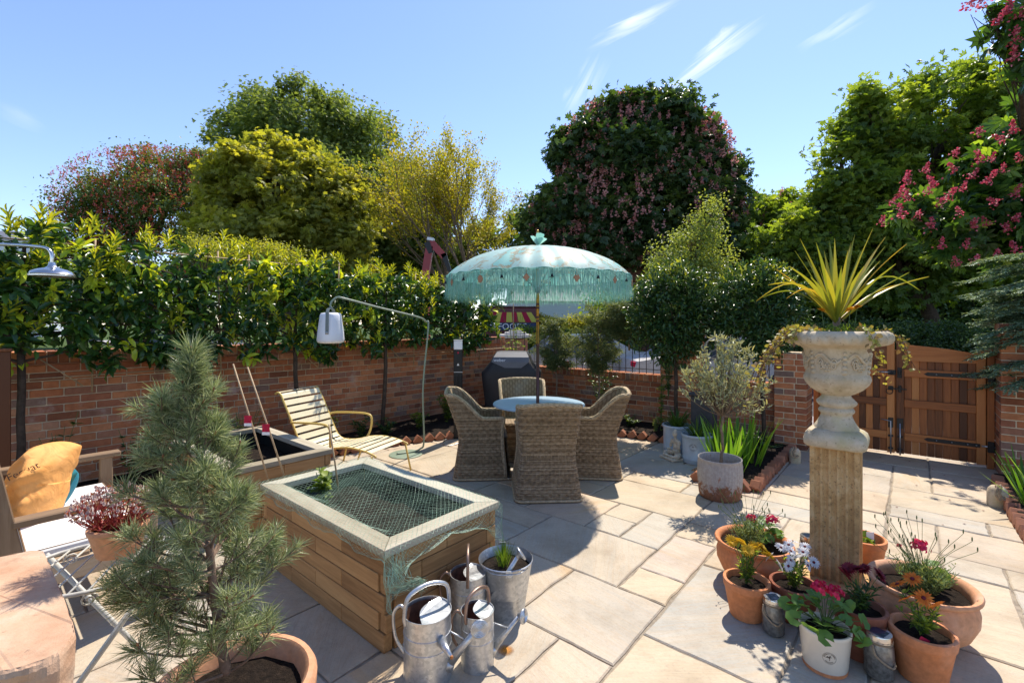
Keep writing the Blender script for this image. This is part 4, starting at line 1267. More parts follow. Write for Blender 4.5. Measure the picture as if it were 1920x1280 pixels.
M['fringe'] = leafmat('aqua_fringe', [(0, (.24, .50, .44)), (.6, (.38, .66, .59)), (1, (.58, .80, .73))], .45, .7, .9, .1, (.85, 1, .97))
M['wood_charm'] = plain('wood_charm', (.36, .18, .09), .6, var=.2)
M['cream_metal'] = plain('cream_powder_coat', (.74, .66, .44), .4, var=.05, scale=10, bump=.03)
M['yellow_metal'] = plain('yellow_tube', (.66, .46, .12), .4, var=.06, scale=10, bump=.03)
M['green_metal'] = plain('sage_green_tube', (.24, .30, .22), .4, var=.08, scale=10, bump=.03)
M['grey_metal'] = plain('grey_green_strap', (.15, .18, .17), .5, var=.08)
M['white_plastic'] = plain('white_diffuser', (.78, .79, .82), .35, var=.02, bump=.0)
M['black_cover'] = plain('black_cover_fabric', (.020, .020, .023), .62, var=.3, scale=5, bump=.1)
M['print_white'] = plain('white_print', (.75, .75, .75), .6, var=.02)
t = NT('carved_stone')
n = t.noise(9, 6, .7); n2 = t.noise(45, 5, .7); n3 = t.noise(3.5, 4, .6)
c = t.ramp(n, [(.3, (.40, .32, .21)), (.55, (.55, .46, .33)), (.75, (.64, .56, .43))])
c = t.mix(t.ramp(n3, [(.52, 0.0), (.68, .55)]), c, (.36, .33, .13))
c = t.mix(t.ramp(n2, [(.30, .7), (.42, 0.0)]), c, (.15, .11, .07))
t.bump(n2, .5, .005)
M['stone'] = t.fin(c, .88, 0, .2)
t = NT('ochre_stone')
n = t.noise(6, 7, .75, None, .6); n2 = t.noise(60, 5, .7)
c = t.ramp(n, [(.3, (.33, .19, .08)), (.5, (.54, .34, .15)), (.72, (.68, .50, .28))])
c = t.mix(t.ramp(n2, [(.34, .8), (.44, 0.0)]), c, (.17, .11, .06))
t.bump(n2, .8, .006)
M['stone_col'] = t.fin(c, .88, 0, .2)
t = NT('pink_stone')
n = t.noise(5, 6, .7); n2 = t.noise(30, 6, .75)
c = t.ramp(n, [(.3, (.44, .25, .15)), (.55, (.54, .37, .25)), (.75, (.60, .47, .36))])
c = t.mix(t.ramp(t.noise(11, 5, .7), [(.55, 0.0), (.70, .6)]), c, (.34, .19, .12))
c = t.mix(t.ramp(n2, [(.28, .8), (.38, 0.0)]), c, (.14, .09, .07))
t.bump(n2, .6, .006)
M['stone_pink'] = t.fin(c, .9, 0, .2)
t = NT('orange_canvas')
n = t.noise(5, 3, .5, None, 1.4)
t.bump(t.math('ADD', n, t.math('MULTIPLY', t.noise(13, 3, .5, None, 1.0), .35)), .7, .03)
M['orange_cloth'] = t.fin(t.ramp(t.noise(3, 4), [(.3, (.76, .33, .08)), (.7, (.82, .42, .15))]), .75, 0, .15)
M['white_cloth'] = plain('white_canvas', (.72, .71, .70), .8, var=.04, scale=40, bump=.1)
M['teal_cloth'] = plain('teal_canvas', (.02, .22, .30), .7, var=.08)
M['white_iron'] = plain('white_painted_iron', (.52, .50, .44), .5, var=.2, scale=25, bump=.2)
M['chrome'] = plain('brushed_chrome', (.62, .60, .58), .22, 1.0, var=.1, scale=12, bump=.05)
M['net'] = plain('green_netting', (.30, .46, .34), .5, var=.5, scale=8, bump=0)
M['liner'] = plain('black_liner', (.015, .018, .018), .4, var=.3, scale=9)
M['glass_green'] = plain('solar_jar_glass', (.22, .21, .19), .18, .5, var=.5, scale=60, bump=.5, spec=.8)
M['rope'] = plain('jute_rope', (.33, .24, .15), .9, var=.35, scale=90, bump=.6)
M['solar'] = plain('solar_cell', (.02, .03, .06), .08, 0, .2, spec=.8)
M['rust'] = plain('rust', (.36, .13, .03), .8, var=.3, scale=30)
M['red_paint'] = plain('red_crane_paint', (.28, .012, .018), .35, var=.15, scale=4, bump=0)
M['slate_dark'] = plain('dark_slate', (.045, .045, .05), .6, var=.25)
M['buddha'] = plain('sandstone_statue', (.62, .52, .40), .9, var=.25, scale=25, bump=.5, bdist=.003)
M['iris'] = leafmat('iris_blade', [(0, (.08, .22, .02)), (1, (.20, .40, .04))], .45, .35, 1.6)
M['grassy'] = leafmat('grass_blade', [(0, (.04, .11, .015)), (1, (.12, .20, .03))], .4, .4, 1.6)
M['cordy'] = leafmat('cordyline_blade', [(0, (.22, .27, .04)), (.6, (.40, .37, .05)), (1, (.55, .36, .05))], .4, .35, 1.2, .25, (1.2, 1.1, .4))
M['geran'] = leafmat('geranium_leaf', [(0, (.09, .20, .035)), (.6, (.15, .29, .055)), (1, (.24, .38, .08))], .35, .5, 1.5)
M['ivy'] = leafmat('ivy_leaf', [(0, (.20, .12, .07)), (.4, (.28, .24, .10)), (.75, (.33, .36, .07)), (1, (.42, .42, .12))], .35, .5, 1.3)
M['needle'] = leafmat('pine_needle', [(0, (.12, .17, .07)), (.5, (.30, .37, .18)), (1, (.62, .64, .38))], .35, .3, 1.2, .2, (1.1, 1.1, .7))
M['bud'] = plain('pine_bud', (.26, .12, .05), .6)
def petal(name, a, b): return leafmat(name, [(0, a), (1, b)], .35, .6, 1.0, .1, (1.0, 1.0, 1.0))
M['p_yellow'] = petal('yellow_petal', (.62, .34, .01), (.75, .52, .03)); M['p_white'] = petal('white_petal', (.70, .68, .70), (.80, .80, .80))
M['p_orange'] = petal('orange_petal', (.62, .12, .01), (.78, .26, .03)); M['p_red'] = petal('red_petal', (.55, .01, .06), (.72, .03, .12))
M['p_dark'] = petal('dark_red_petal', (.16, .01, .02), (.28, .02, .04)); M['p_marigold'] = petal('marigold_petal', (.70, .28, .01), (.80, .40, .02))
M['sedum'] = leafmat('sedum_stem', [(0, (.35, .05, .05)), (.6, (.50, .10, .09)), (1, (.52, .30, .08))], .3, .5, 1.0)
M['sedum_fl'] = petal('sedum_flower', (.52, .36, .32), (.72, .62, .58))

# ================================================================ helpers for objects
def text_mesh(s, size, mat, extrude=.0006):
    cu = bpy.data.curves.new('lettering', 'FONT'); cu.body = s; cu.size = size; cu.extrude = extrude; cu.align_x = 'CENTER'; cu.align_y = 'CENTER'; cu.resolution_u = 3
    o = bpy.data.objects.new('lettering', cu)
    COL.objects.link(o)
    dg = bpy.context.evaluated_depsgraph_get()
    me = bpy.data.meshes.new_from_object(o.evaluated_get(dg))
    bpy.data.objects.remove(o); bpy.data.curves.remove(cu)
    me.materials.clear(); me.materials.append(mat)
    return me
def set_uv(me, uvs):
    l = me.uv_layers.new(name='UVMap')
    li = np.empty(len(me.loops), np.int32); me.loops.foreach_get('vertex_index', li)
    l.data.foreach_set('uv', np.array(uvs, np.float32)[li].ravel())
def curve3(ctrl, n=24):
    """Catmull-Rom through control points"""
    c = [Vector(p) for p in ctrl]; c = [c[0]*2-c[1]]+c+[c[-1]*2-c[-2]]
    out = []
    m = len(c)-3
    for i in range(m):
        p0, p1, p2, p3 = c[i:i+4]; k = max(2, n//m)
        for j in range(k):
            t_ = j/k
            out.append(.5*((2*p1)+(-p0+p2)*t_+(2*p0-5*p1+4*p2-p3)*t_*t_+(-p0+3*p1-3*p2+p3)*t_**3))
    out.append(c[-2]); return out
def blade(mb, base, dirxy, length, width, lean, curl, n=7, tint=0.0, fold=.25, mi=0):
    """long strap leaf, arching"""
    b = Vector(base); d = Vector((dirxy[0], dirxy[1], 0)).normalized(); side = Vector((-d.y, d.x, 0))
    vs = []; fs = []
    ang = lean; p = b.copy()
    for k in range(n+1):
        q = k/n
        w = width*(.55+.9*q if q < .35 else 1.0*(1-((q-.35)/.65)**1.8)+.0)*.5
        t_ = Vector((d.x*math.sin(ang), d.y*math.sin(ang), math.cos(ang)))
        nrm = side.cross(t_)
        vs += [p-side*w+nrm*w*fold, p, p+side*w+nrm*w*fold]
        p = p+t_*length/n; ang += curl/n
    for k in range(n):
        a = 3*k
        fs += [(a, a+1, a+4, a+3), (a+1, a+2, a+5, a+4)]
    mb.add(vs, fs, mi, tint, True)

# ================================================================ raised beds
def raised_bed(v0, v1, u0, u1, label, top=.513, soil_z=.40):
    o = thing('raised_bed', label, 'planter', W((v0+v1)/2, (u0+u1)/2), YROT, 'two timber raised beds in a row')
    w, l = (v1-v0), (u1-u0)
    nc = 5; ch = (top-.045)/nc; tk = .05
    def courses(side):
        lng = w if side in (0, 2) else l
        for c in range(nc):
            z = ch*(c+.5)
            full = lng-.012 if (c+side) % 2 == 0 else lng-.012-2*tk-.003
            cuts = ([.30, .72] if c % 2 == 0 else [.52]) if lng > 1 else ([.5] if c % 2 == 0 else [.28, .9])
            a = -full/2; pts = [-full/2]+[-full/2+full*k for k in cuts]+[full/2]
            for p, q in zip(pts[:-1], pts[1:]):
                m = MB().box((0, 0, 0), (q-p-.003, tk, ch-.004), .003) if side in (0, 2) else MB().box((0, 0, 0), (tk, q-p-.003, ch-.004), .003)
                mid = (p+q)/2
                if side == 0: loc = (mid, -l/2+tk/2, z)
                elif side == 2: loc = (mid, l/2-tk/2, z)
                elif side == 1: loc = (w/2-tk/2, mid, z)
                else: loc = (-w/2+tk/2, mid, z)
                part('sleeper', m, M['sleeper_x' if side in (0, 2) else 'sleeper_y'], o, loc=loc)
    for s_ in range(4): courses(s_)
    # mitred rim
    rw = .105; z0, z1 = top-.042, top
    def rim(pts, mt):
        part('rim', MB().add([(p[0], p[1], z0) for p in pts]+[(p[0], p[1], z1) for p in pts]+[], [(4, 5, 6, 7), (3, 2, 1, 0), (0, 1, 5, 4), (1, 2, 6, 5), (2, 3, 7, 6), (3, 0, 4, 7)]), M[mt], o)
    e = .012; X, Y = w/2+e, l/2+e; x, y = X-rw, Y-rw; g = .0015
    rim([(-X+g, -Y), (X-g, -Y), (x-g, -y), (-x+g, -y)], 'rim_x'); rim([(X-g, Y), (-X+g, Y), (-x+g, y), (x-g, y)], 'rim_x')
    rim([(X, -Y+g), (X, Y-g), (x, y-g), (x, -y+g)], 'rim_y'); rim([(-X, Y-g), (-X, -Y+g), (-x, -y+g), (-x, y-g)], 'rim_y')
    for ob in o.children:
        if ob.name.startswith('rim'):
            m_ = ob.modifiers.new('edge', 'BEVEL'); m_.width = .004; m_.segments = 2
    ln = MB(); ln.box((0, -l/2+tk+.004, .27), (w-.12, .004, .40), .001).box((0, l/2-tk-.004, .27), (w-.12, .004, .40), .001).box((w/2-tk-.004, 0, .27), (.004, l-.12, .40), .001).box((-w/2+tk+.004, 0, .27), (.004, l-.12, .40), .001)
    part('liner', ln, M['liner'], o)
    g_ = 14; vs = []; fs = []
    for i in range(g_+1):
        for j in range(g_+1): vs.append((-w/2+.06+(w-.12)*i/g_, -l/2+.06+(l-.12)*j/g_, soil_z+random.uniform(-.015, .02)))
    for i in range(g_):
        for j in range(g_): a = i*(g_+1)+j; fs.append((a, a+g_+1, a+g_+2, a+1))
    part('soil', MB().add(vs, fs, sm=True), M['soil'], o)
    return o
raised_bed(-3.35, -1.93, 1.32, 2.12, 'near timber raised bed covered with green netting', soil_z=.36)
raised_bed(-5.28, -3.84, 1.28, 2.08, 'far timber raised bed with open dark soil, behind the pine', soil_z=.34)
# netting draped over the near bed (x along v, y along u, local to the bed centre)
def netting():
    o = link('net', None); bpy.data.objects.remove(o)
    w, l, top = 1.42, .80, .513
    X, Y = w/2+.018, l/2+.018
    hang_r = lambda s_: .055+.05*abs(math.sin(s_*5))+.16*math.exp(-((s_-Y)/.10)**2)+.13*math.exp(-((s_+Y)/.07)**2)
    NX, NY = 56, 36
    a0, a1 = -X-.03, X+.34; b0, b1 = -Y-.16, Y+.10
    vs = []; 
    for i in range(NX+1):
        for j in range(NY+1):
            a = a0+(a1-a0)*i/NX; b = b0+(b1-b0)*j/NY
            x, y, z = a, b, top+.004
            if a > X:      # right end hangs
                ex = a-X; bb = max(-Y, min(Y, b))
                lim = hang_r(bb); ex2 = lim*math.tanh(ex/lim*1.2) if ex > 0 else 0
                z -= ex2; x = X+.008+.012*math.sin(b*33+ex*20)*min(1, ex*10)+max(0, -.0)
                x += .03*math.exp(-((bb+Y)/.1)**2)*ex*6
            if b < -Y:
                ex = -Y-b; lim = .045+.03*math.sin(a*7+1)**2; ex2 = lim*math.tanh(ex/lim*1.2)
                z -= ex2; y = -Y-.006-.006*math.sin(a*41)
            if b > Y:
                ex = b-Y; z -= ex*.8; y = Y+.008
            # sag inside the frame
            fx = max(0, 1-(a/(X-.11))**2); fy = max(0, 1-(b/(Y-.11))**2)
            if abs(a) < X-.10 and abs(b) < Y-.10: z -= .030*min(1, fx*3)*min(1, fy*3)*(1+.6*math.sin(a*9+b*5))
            sk = .006*math.sin(a*23+b*11)
            vs.append((x, y+sk*(abs(b) < Y-.03), z+.002*math.sin(a*60+b*44)))
    fs = []
    for i in range(NX):
        for j in range(NY):
            q = i*(NY+1)+j
            # diamond cells: two crossing families of strands
            fs.append((q, q+NY+1, q+NY+2, q+1))
    # build strands as crossed flat ribbons: zigzag diagonals
    me = MB(); V = [Vector(p) for p in vs]
    def strand(ids, r=.00055):
        me.tube([V[k] for k in ids], r, 3, cap=False, sm=False)
    for s_ in range(-NY, NX+1):
        ids = [(s_+j)*(NY+1)+j for j in range(NY+1) if 0 <= s_+j <= NX]
        if len(ids) > 2: strand(ids)
    for s_ in range(0, NX+NY+1):
        ids = [(s_-j)*(NY+1)+j for j in range(NY+1) if 0 <= s_-j <= NX]
        if len(ids) > 2: strand(ids)
    # bunched corner trailing over the front corner
    rr = random.Random(9)
    for k in range(60):
        a = rr.uniform(-.02, .12); z0 = top-.02-a
        pts = curve3([(X+.01, -Y+rr.uniform(-.01, .14), top-rr.uniform(.0, .12)), (X+.03+rr.uniform(0, .02), -Y+.03+rr.uniform(-.03, .10), top-.15-rr.uniform(0, .05)), (X+.06+rr.uniform(-.02, .02), -Y+.14+rr.uniform(-.03, .04), top-.19+rr.uniform(-.03, .03)), (X+.035+rr.uniform(-.01, .01), -Y+.20+rr.uniform(-.01, .03), top-.20-rr.uniform(0, .08))], 12)
        me.tube(pts, .0006, 3, cap=False, sm=False)
    o = link('garden_netting', me.mesh('garden_netting', M['net']))
    o.location = W((-3.35-1.93)/2, (1.32+2.12)/2); o.rotation_euler = (0, 0, YROT)
    tag(o, 'green fruit netting stretched over the near raised bed and bunched at its corners', 'netting')
netting()
def small_plant(name, label, cat, loc, mat, n=40, h=.25, r=.12, ln=.06, wd=.03, tmpl=T_LEAF, group=None, flowers=None, stemr=.003, nst=7, tm=None, up=.4):
    o = thing(name, label, cat, loc, 0, group)
    mb = MB(); P = []; D = []
    for k in range(nst):
        a = random.uniform(0, 2*PI); rr = r*random.uniform(.2, 1)
        e = Vector((math.cos(a)*rr, math.sin(a)*rr, h*random.uniform(.6, 1)))
        pts = curve3([(0, 0, 0), (e.x*.4, e.y*.4, e.z*.55), e], 6)
        mb.tube(pts, stemr, 4, cap=False)
        for q in range(int(n/nst)+1):
            t_ = random.uniform(.15, 1); p = pts[min(len(pts)-1, int(t_*(len(pts)-1)))]
            b = random.uniform(0, 2*PI); P.append(tuple(p+Vector((random.uniform(-.01, .01), random.uniform(-.01, .01), 0)))); D.append((math.cos(b), math.sin(b), random.uniform(-.1, up*2)))
    part('stems', mb, M['stem'], o)
    P = np.array(P)
    leaves('foliage', P, np.array(D), rng.normal(size=P.shape)*.3+np.array([0, 0, 1]), ln*rng.uniform(.6, 1.15, len(P)), wd*rng.uniform(.7, 1.1, len(P)), tmpl, M[mat], o)
    return o
M['stem'] = plain('green_stem', (.08, .13, .03), .6, var=.3)
small_plant('bed_seedling', 'leafy green plant growing up through the netting of the near raised bed', 'plant', W(-3.06, 1.60, .36), 'leaf_green', 70, .26, .09, .065, .055, T_LEAF)
small_plant('bed_seedling', 'smaller leafy plant in the near raised bed', 'plant', W(-3.12, 1.42, .36), 'leaf_green', 20, .10, .07, .05, .04, T_LEAF)
small_plant('lime_shrub', 'lime green leafy shrub behind the back corner of the far raised bed', 'shrub', W(-5.62, 2.02, .05), 'leaf_lime', 420, .60, .30, .035, .022, T_KITE, nst=24)
# canes standing in the beds, two with picture labels
def cane(base, top, label, card=None):
    b = Vector(base); t_ = Vector(top)
    o = thing('plant_cane', label, 'cane', b, 0)
    part('stick', MB().tube([(0, 0, 0), (t_-b)*.5+Vector((.004, 0, 0)), t_-b], .006, 6), M['cane'], o)
    if card:
        p = (t_-b)*card
        c = part('picture_card', MB().box(p+Vector((-.01, -.012, 0)), (.055, .002, .075), .001), M['p_red'], o)
        part('card_foot', MB().box(p+Vector((-.01, -.013, -.032)), (.056, .002, .022), .001), M['print_white'], c)
    return o
_c = [((-1.92, 3.72), 437, 682, .62, 'thin cane with a small picture card, left of the pair in the far raised bed'), ((-1.83, 3.70), 465, 688, .62, 'thin cane with a red picture card, right of the pair in the far raised bed')]
cane((-1.83, 3.55, .34), PX(437, 682, 3.6), _c[0][4], .55)
cane((-1.62, 3.42, .34), PX(464, 688, 3.45), _c[1][4], .52)
cane(W(-3.02, 1.70, .36), PX(617, 795, 3.30), 'short cane standing in the near raised bed at the far corner')

# ================================================================ dining set
def wicker_chair(loc, rz, label):
    o = thing('wicker_chair', label, 'chair', loc, rz, 'wicker armchairs round the table')
    a, b, rc = .285, .285, .06
    def ring(t_):                      # t 0..1 clockwise from front right along right side, back, left side to front left
        segs = [('s', (a, b-rc), (a, -b+rc)), ('c', (a-rc, -b+rc), 0), ('s', (a-rc, -b), (-a+rc, -b)), ('c', (-a+rc, -b+rc), 1), ('s', (-a, -b+rc), (-a, b-rc))]
        Ls = [2*(b-rc), rc*PI/2, 2*(a-rc), rc*PI/2, 2*(b-rc)]
        s_ = t_*sum(Ls)
        for (k, p, q), L_ in zip(segs, Ls):
            if s_ <= L_+1e-9:
                f = s_/L_
                if k == 's': return (p[0]+(q[0]-p[0])*f, p[1]+(q[1]-p[1])*f)
                an = -f*PI/2 if q == 0 else -PI/2-f*PI/2
                return (p[0]+rc*math.cos(an), p[1]+rc*math.sin(an))
            s_ -= L_
        return (-a, b-rc)
    Ltot = 4*(b-rc)+rc*PI+2*(a-rc)
    def scale(z):
        pts = [(0, 1.06), (.10, 1.035), (.22, .965), (.34, .905), (.42, .885), (.52, .905), (.63, .96), (.90, 1.03)]
        for (z0, s0), (z1, s1) in zip(pts[:-1], pts[1:]):
            if z <= z1: return s0+(s1-s0)*(z-z0)/(z1-z0)
        return 1.03
    def top(t_):
        x, y = ring(t_)
        q = max(0, min(1, (-y+.02)/(.24)))
        q = q*q*(3-2*q)
        return .625+.245*q+.02*q*(1-(x/a)**2)
    def pos(t_, z, ins=0.0):
        x, y = ring(t_); s_ = scale(z)
        n = Vector((x, y)); 
        x1, y1 = x*s_, y*s_
        wb = max(0, min(1, (-y+.10)/.30)); 
        y1 -= wb*.10*max(0, (z-.42)/.44)**1.3
        if abs(x) > a-.02 or True:
            k = 1-ins/.28
            x1 *= k; y1 = y1*k
        return Vector((x1, y1, z))
    def surf(nm, n, rows, z0f, z1f, ins=0, closed=False, t0=0, t1=1):
        vs = []; uv = []; fs = []
        n *= 2; rows *= 2
        for i in range(n+1):
            t_ = t0+(t1-t0)*i/n
            for j in range(rows+1):
                z = z0f(t_)+(z1f(t_)-z0f(t_))*j/rows
                uu = t_*Ltot; dsp = .0022*abs(math.sin(PI*uu/.038))**.6+.0012*math.sin(uu*41+z*17)
                vs.append(pos(t_, z, ins+(-dsp if not ins else 0))); uv.append((uu, z))
        for i in range(n):
            for j in range(rows):
                q = i*(rows+1)+j; fs.append((q, q+1, q+rows+2, q+rows+1) if not ins else (q, q+rows+1, q+rows+2, q+1))
        m = MB().add(vs, fs, sm=True).mesh(nm, M['wicker']); set_uv(m, uv)
        return m
    def weave(nm, z0, ztop_f, zmax, closed_front, label=None):
        mb = MB(); dz = .0108; r_ = 0; z = z0+.006; NS = 200; rr = random.Random(4)
        while z < zmax:
            off = PI*((r_//3) % 2)
            idx = [k for k in range(NS+1) if ztop_f(k/NS) >= z]
            if len(idx) > 6:
                pts = []
                zw = rr.uniform(-.0012, .0012)
                for k in idx:
                    t_ = k/NS; uu = t_*Ltot
                    pts.append(pos(t_, z, .004-.0042*math.sin(PI*uu/.037+off))+Vector((0, 0, zw+.0008*math.sin(uu*23+r_))))
                if closed_front:
                    s_ = scale(z); fr_ = []
                    y = b*s_-.06*s_+.045; n_ = 56
                    for k in range(n_+1):
                        x = -a*s_+2*a*s_*k/n_; fr_.append(Vector((x*.985, y-.004+.0042*math.sin(PI*x/.037+off), z+zw)))
                    mb.tube(fr_, .0052, 4, 0, False, False, rr.random(), 1.0)
                mb.tube(pts, .0052, 4, 0, False, False, rr.random(), 1.0)
            z += dz; r_ += 1
        nst = int(Ltot/.037)
        for k in range(nst):
            t_ = (k+.0)*.037/Ltot; zt_ = ztop_f(t_)
            if zt_-z0 > .05: mb.tube([pos(t_, z0+(zt_-z0)*q/6, .006) for q in range(7)], .0045, 4, 0, False, False, rr.random())
        part(nm, mb, M['wicker_strand'], o, kind='stuff')
    weave('woven_skirt', .012, lambda t_: .44, .44, True)
    weave('woven_back', .44, lambda t_: top(t_)-.004, .90, False)
    weave_done = True
    part('skirt_lining', surf('skirt', 60, 6, lambda t_: 0.012, lambda t_: .44, .012), None, o)
    # front panel of the skirt
    vs = []; uv = []; fs = []
    for i in range(13):
        for j in range(11):
            z = .012+.42*j/10; s_ = scale(z); x = (-a+2*a*i/12)
            vs.append((x*s_*.97, b*s_-.06*s_+.045-.014, z)); uv.append((x+2, z))
    for i in range(12):
        for j in range(10): q = i*11+j; fs.append((q, q+11, q+12, q+1))
    m = MB().add(vs, fs, sm=True).mesh('front_panel', M['wicker']); set_uv(m, uv); part('front_panel', m, None, o)
    part('inner_lining', surf('inner_lining', 60, 9, lambda t_: .42, lambda t_: top(t_)-.002, .022), None, o)
    vs = [(-.23, -.23, .425), (.23, -.23, .425), (.235, .255, .425), (-.235, .255, .425)]
    m = MB().add(vs, [(0, 1, 2, 3)]).mesh('seat', M['wicker']); set_uv(m, [(p[0], p[1]) for p in vs]); part('seat', m, None, o)
    # plaited rim: three twisting strands over the top and down the arm fronts
    path = [pos(0, z, .010) for z in (.03, .15, .30, .45, .56)]+[pos(t_, top(t_), .010)+Vector((0, 0, 0)) for t_ in [k/70 for k in range(71)]]+[pos(1, z, .010) for z in (.56, .45, .30, .15, .03)]
    fine = curve3(path, 300)
    for s_ in range(5):
        pts = []
        for k, p in enumerate(fine):
            q = fine[min(k+1, len(fine)-1)]-fine[max(k-1, 0)]; q.normalize()
            x = q.cross(Vector((0, 0, 1)) if abs(q.z) < .8 else Vector((0, 1, 0))).normalized(); y = q.cross(x)
            an = 2*PI*s_/5+k*.16
            pts.append(p+(x*math.cos(an)+y*math.sin(an))*.013)
        if s_ == 0: rm = MB()
        rm.tube(pts, .0085, 5)
    part('braided_rim', rm, M['wicker_rim'], o)
    ft = MB()
    loop = [pos(k/60, .02)*1.0 for k in range(61)]
    loop = [Vector((p.x*1.01, p.y*1.01, .016)) for p in loop]
    loop += [Vector((loop[-1].x*(1-2*k/8), b*1.05-.012, .016)) for k in range(9)]
    ft.tube(loop+[loop[0]], .011, 6); part('base_braid', ft, M['wicker_rim'], o)
    return o
TX, TY = .287, 5.03
ch0 = wicker_chair((TX+.03, TY-.56, 0), R(3), 'wicker armchair with its back to the camera, in front of the table')
def copy_tree(r, loc, rz, label):
    n = r.copy(); COL.objects.link(n); n.location = loc; n.rotation_euler = (0, 0, rz); n['label'] = label
    for c in r.children:
        d = c.copy(); COL.objects.link(d); d.parent = n
        for e in c.children:
            f_ = e.copy(); COL.objects.link(f_); f_.parent = d
    return n
copy_tree(ch0, (TX-.60, TY+.03, 0), R(-86), 'wicker armchair on the left side of the round table')
copy_tree(ch0, (TX+.57, TY+.05, 0), R(84), 'wicker armchair on the right side of the round table')
copy_tree(ch0, (TX-.15, TY+.66, 0), R(183), 'wicker armchair behind the table, in front of the barbecue')
tb = thing('round_table', 'round pale blue garden table with the parasol through its centre', 'table', (TX, TY, 0))
part('tabletop', MB().lathe([(.028, .728), (.485, .728), (.492, .734), (.492, .742), (.488, .748), (.028, .748)], 72, cap=False).lathe([(.028, .748), (.028, .728)], 24, cap=False), M['table_blue'], tb, smooth_angle=35)
for k in range(4):
    a = R(45+90*k)
    part('leg', MB().tube([(.20*math.cos(a), .20*math.sin(a), .72), (.16*math.cos(a), .16*math.sin(a), .35), (.22*math.cos(a), .22*math.sin(a), .0)], .014, 8), M['table_blue'], tb)
part('apron', MB().lathe([(.21, .70), (.215, .70), (.215, .725), (.21, .725)], 32), M['table_blue'], tb)

